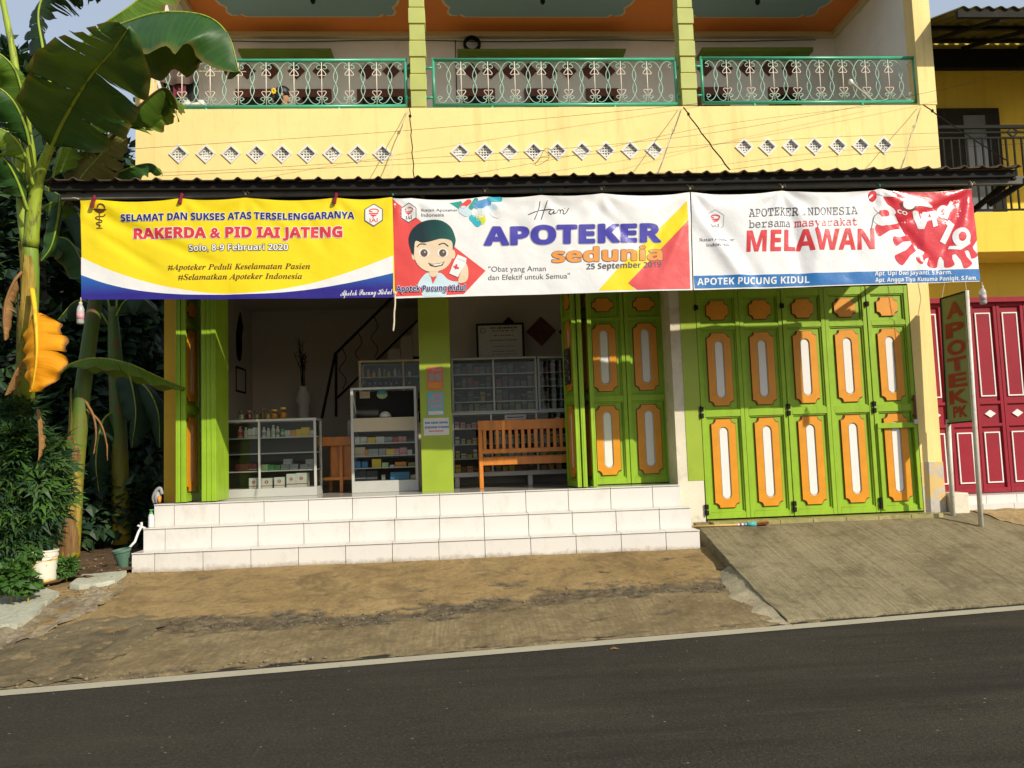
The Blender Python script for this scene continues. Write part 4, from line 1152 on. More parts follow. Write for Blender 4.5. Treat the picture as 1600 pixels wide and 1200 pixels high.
b2.text('Indonesia', *z7(190, 188), *z7(306, 186), 5.6, V['dgrey'], 2, bold=0)
b2.stroke('handwriting', V['black'], [Z7(P) for P in ([(796, 112), (790, 150), (768, 206)], [(834, 106), (820, 150), (802, 206)], [(736, 178), (790, 160), (850, 152)], [(868, 152), (850, 156), (842, 172), (856, 176), (868, 158), (866, 174), (882, 168)], [(882, 168), (890, 152), (900, 156), (898, 174)], [(898, 160), (908, 150), (916, 156)], [(916, 156), (914, 172), (926, 170), (942, 142)], [(922, 142), (923, 144)])], 1.15, 3)
emblem(b2, *z7(126, 170), 15.4, V['black'], V['coral'], mathfont('IAI', 0x1D400, 0x1D41A), L=3)
b2.text(BS('Apotek Pucung Kidul'), *z7(64, 573), *z7(416, 567), 8.3, V['navy'], 12, bold=0.012, outline=0.05, omat=V['white'])
# capsules printed in the upper corner
b2.polys('pill_picture', V['teal'], [Z8([(650, 95), (780, 75), (830, 180), (790, 205)])], 1)
for cx, cy, L, r, a, m in ((830, 118, 42, 32, -0.7, 'coral'), (915, 120, 50, 26, -1.0, 'teal'), (1010, 130, 55, 48, -0.15, 'sky'), (1150, 70, 60, 26, -0.1, 'cyan'), (820, 200, 20, 52, 0.6, 'pale'), (970, 225, 22, 56, 0.2, 'white'), (1090, 190, 60, 40, -0.45, 'pale'), (1165, 230, 20, 46, 0.3, 'white'), (1000, 295, 14, 50, 1.4, 'lime'), (935, 310, 45, 38, 0.85, 'cyan')):
    b2.polys('pill_picture', V[m], [Z8(capsule(cx, cy, L, r, a))], 3)
# a plain drawn pharmacist
fig = b2.polys('drawn_pharmacist', V['pale'], [Z8(smooth_closed([(355, 1145), (350, 1060), (300, 1040), (335, 960), (400, 895), (470, 900), (560, 895), (630, 960), (700, 985), (760, 985), (720, 1040), (610, 1050), (615, 1140), (480, 1148)], 3))], 2)
b2.polys('drawn_shirt', V['coral'], [Z8([(440, 920), (520, 915), (468, 1015)])], 3, fig)
b2.polys('drawn_neck', V['skin'], [Z8([(425, 860), (535, 855), (515, 925), (470, 940), (432, 925)])], 4, fig)
b2.polys('drawn_ear', V['skin'], [Z8(ell(262, 700, 26, 50)), Z8(ell(690, 685, 26, 50))], 3, fig)
b2.polys('drawn_face', V['skin'], [Z8(smooth_closed([(262, 560), (258, 690), (300, 800), (390, 870), (490, 878), (590, 850), (665, 770), (690, 660), (680, 540), (560, 470), (380, 480)], 4))], 5, fig)
b2.polys('drawn_hair', V['hairgrad'], [Z8(smooth_closed([(258, 700), (215, 600), (205, 500), (245, 405), (340, 330), (450, 300), (570, 315), (670, 390), (715, 500), (718, 555), (690, 640), (675, 540), (560, 515), (440, 545), (350, 560), (275, 545)], 4))], 6, fig)
for ex in (372, 578):
    b2.polys('drawn_eye', V['white'], [Z8(ell(ex, 672, 62, 48))], 6, fig); b2.polys('drawn_eye', V['eye'], [Z8(ell(ex, 674, 40, 42))], 7, fig); b2.polys('drawn_eye', V['grey'], [Z8(ell(ex+8, 664, 10, 11))], 8, fig)
b2.stroke('drawn_brow', V['hair'], [Z8([(295, 608), (330, 575), (395, 578)]), Z8([(535, 582), (590, 566), (640, 600)])], 1.5, 7, fig)
b2.polys('drawn_mouth', V['brown'], [Z8([(415, 780), (470, 796), (540, 788), (600, 766), (575, 812), (500, 830), (440, 818)])], 6, fig)
b2.polys('drawn_mouth', V['white'], [Z8([(425, 787), (470, 802), (540, 794), (590, 774), (560, 806), (490, 818)])], 7, fig)
b2.polys('drawn_hand', V['skin'], [Z8(smooth_closed([(750, 1000), (760, 930), (790, 850), (835, 790), (858, 860), (855, 950), (820, 995)], 4))], 5, fig)
b2.polys('drawn_bottle', V['white'], [Z8([(742, 690), (840, 730), (832, 800), (790, 850), (745, 940), (650, 900), (700, 770)])], 6, fig)
b2.polys('drawn_bottle', V['pale'], [Z8([(735, 735), (825, 772), (830, 760), (740, 722)])], 7, fig)
b2.polys('drawn_cross', V['red'], [Z8([(722, 795), (742, 803), (728, 855), (708, 848)]), Z8([(700, 812), (760, 834), (752, 852), (694, 830)])], 8, fig)

# --- third banner: glossy white with a red virus picture
b3 = Banner('banner', 'glossy white banner with red virus picture and blue strip, near the striped pole sign', GLOSS[0], (1079.5, 300), (1520, 294), (1083.5, 453.5), (1530.5, 440), [1081, 1222, 1374, 1519], 2.0, 9.1,
            folds=(((2.52, 3.95), (3.0, 3.2), 0.07, -0.030), ((2.75, 3.9), (3.2, 3.15), 0.09, 0.016), ((3.52, 4.15), (3.62, 3.25), 0.06, 0.020), ((3.85, 4.1), (3.75, 3.2), 0.07, -0.016), ((4.45, 4.15), (4.1, 3.25), 0.07, 0.014),
                   ((4.45, 4.12), (5.1, 3.3), 0.06, 0.022), ((5.5, 4.12), (5.15, 3.45), 0.05, 0.020), ((5.45, 4.1), (4.7, 3.8), 0.05, 0.016), ((5.0, 3.8), (4.9, 3.15), 0.06, -0.016)))
b3.o['label'] = 'glossy white banner with red virus picture and blue strip, nearest the tall APOTEK pole sign'
def z9(x, y): return (1060 + x/2.963, 270 + y/2.963)
def za(x, y): return (1340 + x/6.315, 280 + y/6.315)
def ZA(P): return [za(x, y) for x, y in P]
b3.polys('virus_picture', GLOSS[1], [ZA([(360, 98), (760, 96), (1140, 92), (1158, 260), (1178, 600), (1120, 690), (1000, 730), (860, 770), (740, 760), (640, 700), (540, 620), (470, 520), (420, 420), (350, 300), (250, 175)])], 1)
def club(a, b, w0, w1, r):
    a = Vector(a); b = Vector(b); d = (b-a).normalized(); n = Vector((-d.y, d.x)); P = [a+n*w0, a.lerp(b, 0.55)+n*w1]
    for k in range(9):
        t = pi/2 - pi*k/8; P.append(b + n*r*sin(t) + d*r*0.45*max(0.0, cos(t)))
    P += [a.lerp(b, 0.55)-n*w1, a-n*w0]; return [za(p.x, p.y) for p in P]
for a, b, w0, w1, r in (((430, 450), (205, 505), 30, 26, 62), ((520, 570), (370, 612), 34, 26, 50), ((600, 640), (405, 800), 44, 34, 62), ((720, 720), (605, 800), 44, 24, 48), ((770, 720), (735, 850), 60, 44, 54), ((870, 730), (900, 850), 60, 40, 50), ((990, 700), (1080, 850), 50, 34, 50), ((1080, 640), (1150, 760), 40, 24, 40)):
    b3.polys('virus_picture', GLOSS[1], [club(a, b, w0, w1, r)], 2)
for P in ([(155, 110), (250, 95), (380, 130), (360, 165), (240, 160)], [(170, 200), (330, 260), (380, 330), (280, 370), (180, 300)], [(455, 180), (560, 160), (720, 230), (740, 265), (600, 245), (480, 260)], [(160, 400), (240, 340), (370, 360), (330, 430), (230, 460)]):
    b3.polys('drawn_shape', GLOSS[0], [ZA(smooth_closed(P, 4))], 3)
b3.polys('drawn_shape', GLOSS[1], [ZA(ell(150, 160, 45, 55)), ZA(smooth_closed([(215, 310), (300, 300), (320, 350), (240, 370)], 3))], 4)
b3.stroke('drawn_line', V['dgrey'], [ZA([(215, 325), (170, 360), (150, 430), (135, 500)])], 0.9, 4)
b3.polys('drawn_ring', V['white'], [ZA(ell(505, 235, 60, 55))], 4)
b3.stroke('drawn_ring', V['brown'], [ZA([(505+64*cos(a), 235+58*sin(a)), (505+84*cos(a), 235+74*sin(a))]) for a in [0.25*k for k in range(0, 14)]], 1.6, 5)
b3.text('co', *za(395, 325), *za(490, 352), 9, GLOSS[0], 4, bold=0.01)
b3.text(BS('v'), *za(553, 470), *za(700, 480), 24*1.3, GLOSS[0], 4, bold=0.05)
b3.polys('drawn_letter', GLOSS[0], [ZA([(716, 312), (758, 298), (796, 452), (748, 470)])], 4)
b3.polys('drawn_letter', GLOSS[0], [ZA(ell(852, 306, 56, 70, 0.25)), ZA([(925, 196), (962, 208), (890, 390), (846, 372)])], 4)
b3.polys('drawn_letter', GLOSS[1], [ZA(ell(850, 310, 22, 34, 0.25))], 5)
b3.polys('drawn_letter', GLOSS[0], [ZA([(905, 395), (968, 440), (870, 640), (812, 612), (890, 455), (868, 432)])], 4)
b3.polys('drawn_letter', GLOSS[0], [ZA(ell(1022, 575, 86, 100, 0.2)), ZA([(1100, 560), (1104, 640), (1010, 700), (890, 690), (905, 660), (1000, 660)])], 4)
b3.polys('drawn_letter', GLOSS[1], [ZA(ell(1028, 565, 38, 48, 0.2))], 5)
mono = lambda t: mathfont(t, 0x1D670, 0x1D68A)
b3.text(mono('APOTEKER INDONESIA'), *z9(326, 201), *z9(826, 190), 13.6, V['dgrey'], 2, cap=0.61, bold=0.006)
b3.text(mono('bersama'), *z9(327, 254), *z9(522, 250), 12.2, V['dgrey'], 2, cap=0.61, bold=0.004)
b3.text(mono('masyarakat'), *z9(540, 250), *z9(826, 243), 12.2, V['red'], 2, cap=0.61, bold=0.004)
b3.text(BS('MELAWAN'), *z9(318, 363), *z9(905, 353), 31.5, V['red'], 2, bold=0.012)
b3.text('Ikatan Apoteker', *z9(98, 318), *z9(262, 314), 5.4, V['dgrey'], 2, bold=0)
b3.text('Indonesia', *z9(130, 343), *z9(234, 340), 5.4, V['dgrey'], 2, bold=0)
emblem(b3, *z9(171, 217), 17.5, V['dgrey'], V['red'], 'IAI', True, 1)
b3.polys('blue_strip', V['blue'], [[z9(70, 478), z9(1390, 446), z9(1397, 500), z9(75, 536)]], 3)
b3.text(BS('APOTEK PUCUNG KIDUL'), *z9(86, 521), *z9(607, 509), 10.4, V['white'], 4)
b3.text(BS('Apt. Upi Dwi Jayanti, S.Farm.'), *z9(906, 477), *z9(1262, 470), 6.2, V['white'], 4)
b3.text(BS('Apt. Angga Tiya Kusuma Panigit, S.Fam.'), *z9(908, 507), *z9(1378, 497), 6.2, V['white'], 4)

# cords, pegs and weights
def cord(b, px, py, mt, r=0.005, tail=None):
    p = W(px, py, 7.995); g = MB()
    top = Vector((p.x, 7.99, bz(p.x)+0.10))
    ring = [Vector((p.x+0.012*sin(a), 7.988-0.0*cos(a)+0.03*(1-cos(a)), p.z + 0.02 + (top.z-p.z)*0.5*(1-cos(a)))) for a in [2*pi*k/14 for k in range(14)]]
    g.tube(ring, r, 5, closed=True); g.ball(p + Vector((0, -0.01, 0.03)), 0.012, 0.012, 0.014, 6, 4)
    for k in range(2): g.tube([p + Vector((0, -0.012, 0.03)), p + Vector(((-1)**k*0.02, -0.02, 0.06)), p + Vector(((-1)**k*0.035, -0.015, 0.035+0.03*k))], r*0.8, 5)
    g.build('tie_cord', M[mt], b.o)
M['green_cord'] = paint('green_cord', (0.05, 0.22, 0.15, 1), 0.8); M['peg'] = paint('dark_red_rag', (0.20, 0.01, 0.03, 1), 0.8)
for b, l in ((b1, ((384, 308, 'twine'),)), (b2, ((614, 309, 'green_cord'), (758, 303, 'twine'), (845, 302, 'green_cord'), (940, 300, 'twine'))), (b3, ((1078, 299, 'twine'), (1222, 297, 'twine'), (1374, 295, 'green_cord'), (1518, 293, 'twine')))):
    for x, y, m in l: cord(b, x, y, m)
for px, py in ((146, 318), (283, 312), (524, 312)):
    p = W(px, py, 7.985); g = MB(); g.tube([p+Vector((0.01, 0, 0.085)), p+Vector((0.012, -0.01, 0.05)), p+Vector((0.004, -0.012, 0.02)), p+Vector((-0.012, -0.01, -0.04))], [0.012, 0.02, 0.016, 0.022], 7); g.build('rag_tie', M['peg'], b1.o)
a = W(124, 311, 8.0); bq = W(102, 303, 8.02); g = MB(); g.tube([a, a.lerp(bq, 0.5)+Vector((0, -0.01, -0.01)), bq, bq+Vector((-0.04, 0, 0.05)), bq+Vector((0.0, 0, 0.09))], 0.007, 6); g.tube([bq, bq+Vector((0.03, 0, 0.03)), bq+Vector((0.07, 0, 0.0))], 0.006, 5); g.build('tie_cord', M['twine'], b1.o)
cordt = MB(); p0_ = W(617, 458, 7.985); p1_ = W(616, 490, 7.985); p2_ = W(614.5, 517, 7.985)
cordt.tube(catmull([p0_, p0_.lerp(p1_, 0.5)+Vector((0.006, 0, 0)), p1_, p1_.lerp(p2_, 0.5)+Vector((0.004, 0, 0)), p2_], 4), [0.009]*16+[0.006], 6); cordt.ball(p0_, 0.02, 0.015, 0.02, 8, 5)
tag(cordt.build('loose_twine', M['twine'], None), 'frayed white cord hanging from the seam between the yellow and white banners', 'cord')
def bottle(px, ytop, ybot, label, capc):
    a = W(px, ytop, 8.0); b = W(px, ybot, 8.0); h = a.z-b.z; x = a.x
    t = thing('weight_bottle', label, 'bottle', 'water bottles hung as banner weights', (x, 8.0, b.z))
    g = MB(); R = 0.034
    g.lathe((0, 0, 0), [(R*0.85, 0), (R, 0.01), (R, h*0.30), (R*0.93, h*0.34), (R, h*0.38), (R, h*0.55), (R*0.75, h*0.66), (R*0.42, h*0.74), (R*0.42, h*0.78)], 14); g.build('bottle_body', M['plastic_clear'], t, smooth=True)
    g = MB(); g.lathe((0, 0, 0), [(R*0.9, 0.006), (R*0.92, h*0.45)], 14); g.build('water', glass_mat('water_in_bottle', (0.75, 0.78, 0.78, 1), 0.02), t, smooth=True)
    g = MB(); g.lathe((0, 0, 0), [(R*1.012, h*0.16), (R*1.012, h*0.42)], 14, ms=[0]); g.build('bottle_wrapper', vinyl('bottle_label', capc), t, smooth=True)
    g = MB(); g.lathe((0, 0, 0), [(R*0.47, h*0.76), (R*0.47, h*0.83)], 10); g.tube([(0, 0, h*0.82), (0.004, 0, h*0.9), (0, 0, h)], 0.005, 5); g.build('bottle_cap', M['twine'], t)
bottle(126, 465, 506, 'small clear water bottle hung on the corner of the yellow banner', (0.6, 0.3, 0.33, 1))
bottle(1534, 441, 475, 'small clear water bottle hung beside the top of the APOTEK pole sign', (0.55, 0.36, 0.38, 1))

# ------------------------------------------------------------------ pole sign
sign = thing('pole_sign', 'tall narrow green sign with red lettering standing on two white poles', 'sign')
pl = hit(1489, 806, SL); pr_ = hit(1533, 823, SL)
YL, YR = pl.y, pr_.y
tl = W(1471.5, 467, YL); bl = W(1482, 662, YL); tr = W(1510, 455.5, YR); br = W(1523, 658, YR)
M['pole'] = paint('rusty_white_pole', (0.60, 0.57, 0.49, 1), 0.45, 0.1, 8, 0.1, 60, 0.3, (0.16, 0.09, 0.05, 1))
def pole_pts(a, top):
    return [a - Vector((0, 0, 0.05)), a.lerp(top, 0.5), top]
g = MB(); g.tube(pole_pts(pr_, tr + Vector((0, 0, 0.01))), 0.027, 12); g.build('pole', M['pole'], sign, smooth=True)
g = MB(); g.tube([pl - Vector((0, 0, 0.05)), bl + Vector((0.0, 0, 0.05))], 0.027, 12); g.build('pole', M['pole'], sign, smooth=True)
def mk_sign():
    k = N('sign_green'); a = k.noise(3, 6); b = k.noise(9, 8, 0.75)
    k.col(k.mix(k.math('MULTIPLY', k.ramp(b, [(0.6, 0), (0.75, 1)]), 0.5), k.mix(a, (0.22, 0.28, 0.11, 1), (0.28, 0.33, 0.14, 1)), (0.30, 0.28, 0.17, 1))); k.set(rough=0.55); return k.mat
SGN = [mk_sign(), paint('sign_red_lettering', (0.36, 0.04, 0.02, 1), 0.5, 0.2, 8)]
bx = (tr - tl); nrm = Vector((-1, 0, 0))
eu = ((tr - tl) + (br - bl)).normalized(); 
def SP(u, v, off): 
    p = tl.lerp(tr, u).lerp(bl.lerp(br, u), v); n = (br-bl).cross(tl-bl).normalized()
    if n.x > 0: n = -n
    return p + n*off
g = MB()
F = [SP(0, 0, 0.018), SP(1, 0, 0.018), SP(1, 1, 0.018), SP(0, 1, 0.018)]; Bk = [SP(0, 0, -0.018), SP(1, 0, -0.018), SP(1, 1, -0.018), SP(0, 1, -0.018)]
g.face(F); g.face(Bk[::-1])
for k in range(4): g.face([F[k], F[(k+1) % 4], Bk[(k+1) % 4], Bk[k]])
board = g.build('sign_board', SGN[0], sign, recalc=True)
g = MB(); 
for k in range(4): g.bar(SP([0, 1, 1, 0][k], [0, 0, 1, 1][k], 0.019), SP([1, 1, 0, 0][k], [0, 1, 1, 0][k], 0.019), 0.016, 0.016, up=(1, 0, 0))
g.build('sign_edge', M['dark_metal'], board)
def sign_text(body, u0, u1, v0, v1, bold):
    bm, (xa, xb) = text_bm(body, bold)
    ya = min(v.co.y for v in bm.verts); yb = max(v.co.y for v in bm.verts)
    for v in bm.verts: v.co = SP(u0 + (u1-u0)*(v.co.x-xa)/(xb-xa), v1 - (v1-v0)*(v.co.y-ya)/(yb-ya), 0.021)
    me = bpy.data.meshes.new('lettering'); bm.to_mesh(me); bm.free(); me.materials.append(SGN[1]); o = bpy.data.objects.new('lettering', me); COL.objects.link(o); o.parent = board
for ch, va, vb, ua, ub in (('A', 0.055, 0.18, 0.2, 0.9), ('P', 0.215, 0.335, 0.14, 0.9), ('O', 0.355, 0.475, 0.16, 0.9), ('T', 0.49, 0.60, 0.14, 0.88), ('E', 0.615, 0.725, 0.14, 0.87), ('K', 0.745, 0.855, 0.14, 0.88)):
    sign_text(ch, ua, ub, va, vb, 0.04)
sign_text('PK', 0.26, 0.82, 0.872, 0.962, 0.045)
for p, px in ((tl, 1476), (tr, 1508)):
    g = MB(); q = W(px, 440, p.y); g.tube([p, Vector((q.x, p.y, q.z)), Vector((q.x, p.y-0.1, 4.3))], 0.004, 5); g.build('stay_wire', M['twine'], sign)

# overhead wires across the front
def wire(pts, r, label, Y=8.7):
    P = [W(x, y, Yy) for x, y, Yy in pts]; g = MB(); g.tube(catmull(P, 8), r, 5)
    tag(g.build('overhead_wire', M['black'], None), label, 'wire', 'thin wires strung across the shop front')
wire([(-40, 251, 8.3), (210, 232.5, 8.5), (640, 203.5, 8.8), (1060, 165, 9.0), (1100, 158, 9.02)], 0.0022, 'thin black wire rising from the banana plants to the second balcony column')
wire([(60, 268, 8.3), (300, 268, 8.6), (640, 248, 8.7), (870, 233, 8.8), (1130, 205, 8.9), (1470, 140, 8.9), (1640, 100, 8.9)], 0.0020, 'thin black wire crossing the diamond vents and rising to the neighbour balcony')
wire([(250, 275, 8.2), (650, 256, 8.5), (870, 245, 8.7), (1120, 225, 8.8), (1350, 212, 8.9), (1620, 203, 8.9)], 0.0020, 'thin black wire running level through the rightmost row of diamond vents')
wire([(720, 275, 8.1), (880, 246, 8.6), (1120, 196, 8.8), (1360, 166, 9.0)], 0.0018, 'thin black wire slanting from the awning edge up to the third railing')
wire([(1140, 265, 8.1), (1300, 245, 8.5), (1470, 232, 8.8), (1640, 222, 8.9)], 0.0020, 'thin black wire just above the awning beside the corner pillar')
g = MB(); P = [W(x, y, 8.75) for x, y in ((835, 238), (850, 236), (858, 246), (846, 256), (836, 258), (845, 246), (858, 243), (862, 236), (852, 232), (842, 250), (832, 258))]
g.tube(catmull(P, 5), 0.0025, 5); tag(g.build('wire_loop', M['black'], None), 'tangled loop of spare wire hanging under the middle row of vents', 'wire')

# ------------------------------------------------------------------ inside the shop
CM = {}
def cm(name, c, rough=0.5):
    if name not in CM: CM[name] = paint('pack_' + name, tuple(c)+(1,), rough, 0.08, 20, 0)
    return CM[name]
PK = dict(white=(.62, .60, .56), pink=(.62, .25, .27), red=(.50, .06, .05), yellow=(.72, .46, .04), orange=(.68, .26, .03), green=(.10, .34, .12), pale_green=(.45, .55, .30), blue=(.05, .19, .42), grey=(.30, .30, .30),
          dark=(.03, .03, .035), maroon=(.22, .03, .04), beige=(.55, .42, .28), olive=(.30, .27, .08), teal=(.05, .35, .36), brown=(.20, .11, .05))
PK.update(dull_beige=(.20, .145, .09), dull_pink=(.22, .085, .07), dull_white=(.24, .21, .17), dull_grey=(.10, .10, .09), dull_brown=(.09, .055, .03))  # darker copies of the pack colours, dimness of the cabinets put into them
for k_, c_ in PK.items(): cm(k_, c_)
M['case_back'] = paint('brown_case_back', (0.10, 0.075, 0.05, 1), 0.8)
def carton(px0, py0, px1, z0, Y, colour, label, group, depth=0.10, band=None, mark=None, name='medicine_box', py1=None):
    a = W(px0, py0, Y); b = W(px1, py0, Y)
    if z0 is None: z0 = W(px0, py1, Y).z
    h = max(0.02, a.z - z0); w = b.x - a.x
    t = thing(name, label, 'box', group, ((a.x+b.x)/2, Y, z0))
    g = MB(); g.box(-w/2, w/2, 0, depth, 0, h); g.build('carton', CM[colour], t, bevel=0.0015)
    if band or mark:
        g = MB(); g.box(-w/2-0.0006, w/2+0.0006, -0.0006, depth*0.5, h*0.20, h*0.27); 
        g.build('printed_band', CM[band or mark], t)
    if mark:
        g = MB(); g.ring_xz([(w*0.17*cos(q), h*0.62+w*0.17*sin(q)) for q in [2*pi*k/12 for k in range(12)]], [(w*0.09*cos(q), h*0.62+w*0.09*sin(q)) for q in [2*pi*k/12 for k in range(12)]], -0.0012, 0.0)
        g.box(-w*0.2, w*0.2, -0.0012, 0, h*0.60, h*0.635); g.build('printed_mark', CM[mark], t)
    return t
def pbottle(px0, py0, px1, z0, Y, colour, cap, label, group, wrap=None):
    a = W(px0, py0, Y); b = W(px1, py0, Y); h = a.z-z0; r = (b.x-a.x)/2
    t = thing('medicine_bottle', label, 'bottle', group, ((a.x+b.x)/2, Y+r, z0))
    g = MB(); g.lathe((0, 0, 0), [(r*.92, 0), (r, h*.05), (r, h*.60), (r*.8, h*.72), (r*.42, h*.80), (r*.42, h*.84)], 12); g.build('bottle_body', CM[colour], t, smooth=True)
    g = MB(); g.lathe((0, 0, 0), [(r*.52, h*.82), (r*.52, h*.97), (r*.4, h)], 10); g.build('cap', CM[cap], t)
    if wrap: g = MB(); g.lathe((0, 0, 0), [(r*1.015, h*.2), (r*1.015, h*.5)], 12); g.build('bottle_wrapper', CM[wrap], t, smooth=True)
    return t
def case(name, label, X0, X1, Yf, dep, z0, ztop, base_h, shelves, mull, mat='alu', side=0.03, glass=True, panel=None, back=True, topboard=True):
    """glazed cabinet: base, frame, shelves, glass"""
    t = thing(name, label, 'cabinet')
    g = MB(); g.box(X0, X1, Yf, Yf+dep, z0, z0+base_h); g.build('base', M[mat], t, bevel=0.003)
    g = MB()
    for x in (X0, X1-side):
        g.box(x, x+side, Yf, Yf+0.03, z0+base_h, ztop); g.box(x, x+side, Yf+dep-0.03, Yf+dep, z0+base_h, ztop)
    g.box(X0+side, X1-side, Yf, Yf+0.03, ztop-0.03, ztop); g.box(X0+side, X1-side, Yf+dep-0.03, Yf+dep, ztop-0.03, ztop)
    for x in (X0, X1-side): g.box(x, x+side, Yf+0.03, Yf+dep-0.03, ztop-0.028, ztop-0.002)
    for m in mull: g.box(m-0.013, m+0.013, Yf+0.001, Yf+0.028, z0+base_h, ztop-0.03)
    g.build('frame', M[mat], t, bevel=0.002)
    for z in shelves:
        g = MB(); g.box(X0+0.01, X1-0.01, Yf+0.032, Yf+dep-0.032, z-0.014, z); g.build('shelf', M[mat], t)
    if back: g = MB(); g.box(X0+side, X1-side, Yf+dep-0.02, Yf+dep-0.012, z0+base_h, ztop-0.03); g.build('back_panel', M['case_back'], t)
    if topboard: g = MB(); g.box(X0+side, X1-side, Yf+0.03, Yf+dep-0.03, ztop-0.012, ztop-0.004); g.build('top_glass', M['glass'], t)
    if glass:
        g = MB(); g.box(X0+side-0.004, X1-side+0.004, Yf+0.012, Yf+0.017, z0+base_h, ztop-0.03); g.build('front_glass', M['glass'], t)
        for x in (X0+0.012, X1-0.017): g = MB(); g.box(x, x+0.005, Yf+0.03, Yf+dep-0.03, z0+base_h, ztop-0.03); g.build('side_glass', M['glass'], t)
    return t
def L7(x, y): return 360 + x/7.5, 620 + y/7.5
Y1 = 10.12
zs1 = [W(440, y, Y1+0.05).z for y in (682.5, 707, 734.5, 762)]
X1r = W(494, 700, Y1).x
case('glass_showcase', 'glass display case of bottles and white boxes beside the left folded doors', -3.36, X1r, Y1, 0.42, FZ, W(440, 654, Y1).z, zs1[3]-FZ, zs1[:3], [W(404.8, 700, Y1).x])
grp1 = 'packs in the left glass display case'
for (x0, y0, x1, c, cap, w, lab) in ((80, 345, 136, 'pink', 'pink', 'red', 'pink medicine bottle, leftmost on the top shelf of the left display case'), (150, 358, 200, 'white', 'white', None, 'white bottle between the pink bottle and red-banded boxes in the left case'),
        (362, 355, 412, 'white', 'white', 'grey', 'white bottle just right of the mullion on the left case top shelf'), (417, 365, 463, 'white', 'white', None, 'shortest of the four white bottles right of the left case mullion'),
        (472, 330, 520, 'white', 'white', 'pale_green', 'tallest white bottle on the top shelf of the left display case'), (527, 345, 571, 'white', 'white', 'grey', 'white bottle next to the green bottle on the left case top shelf'),
        (582, 350, 636, 'green', 'dark', 'pale_green', 'dark green bottle on the top shelf of the left display case')):
    a = L7(x0, y0); b = L7(x1, y0); pbottle(a[0], a[1], b[0], zs1[0], Y1+0.06, c, cap, lab, grp1, w)
for (x0, y0, x1, sh, c, band, lab) in ((204, 375, 258, 0, 'white', 'red', 'white box with a red band, left one of two on the left case top shelf'), (264, 360, 322, 0, 'white', 'red', 'white box with a red band, touching the mullion on the left case top shelf'),
        (642, 392, 668, 0, 'white', None, 'tiny white box beside the dark green bottle in the left case'), (672, 392, 700, 0, 'white', 'red', 'tiny white and red box beside the smallest yellow box in the left case'),
        (705, 390, 766, 0, 'orange', 'yellow', 'smallest orange-yellow box on the left case top shelf'), (769, 380, 826, 0, 'yellow', None, 'middle yellow box on the left case top shelf'), (829, 360, 925, 0, 'yellow', None, 'largest yellow box on the left case top shelf'), (927, 392, 972, 0, 'white', 'grey', 'white box at the right end of the left case top shelf'),
        (60, 790, 210, 2, 'maroon', None, 'long dark red box at the left end of the third shelf, left case'), (213, 785, 312, 2, 'maroon', 'white', 'dark red box with white print beside the mullion, left case third shelf'), (345, 795, 436, 2, 'pale_green', None, 'pale green box right of the mullion, left case third shelf'),
        (440, 800, 514, 2, 'green', 'pale_green', 'green box beside the pale green box, left case third shelf'), (517, 800, 582, 2, 'green', None, 'green box beside the white boxes, left case third shelf'), (592, 795, 690, 2, 'grey', 'white', 'pale grey box carrying the left upper box, left case third shelf'), (695, 788, 792, 2, 'grey', 'white', 'pale grey box in the middle of the grey ones, left case third shelf'),
        (815, 792, 904, 2, 'grey', 'white', 'pale grey box with a gap on its left, left case third shelf'), (907, 788, 972, 2, 'grey', 'white', 'pale grey box at the right end, left case third shelf')):
    a = L7(x0, y0); b = L7(x1, y0); carton(a[0], a[1], b[0], zs1[sh], Y1+0.055+0.02*rnd.random(), c, lab, grp1, 0.12, band)
for x0, y0, x1, y1, lab in ((618, 730, 718, 793, 'pale grey box lying on two others, left case third shelf'), (880, 733, 969, 789, 'pale grey box lying on the rightmost pair, left case third shelf')):
    a = L7(x0, y0); b = L7(x1, y0); carton(a[0], a[1], b[0], None, Y1+0.06, 'grey', lab, grp1, 0.1, 'white', py1=L7(0, y1)[1])
for k, (x0, y0, x1) in enumerate(((216, 955, 326), (360, 957, 486), (511, 945, 633), (655, 905, 766), (768, 895, 890))):
    a = L7(x0, y0); b = L7(x1, y0)
    carton(a[0], a[1], b[0], zs1[3], Y1+0.05, 'white', ['white carton with red print left of the mullion at the bottom of the left case', 'white carton with red print right of the mullion at the bottom of the left case', 'white carton standing alone in the middle of the left case bottom', 'tall white carton, left one of the touching pair in the left case', 'tallest white carton, at the right of the left case bottom'][k], grp1, 0.2, None, 'red')
ztop1 = W(440, 653, Y1).z
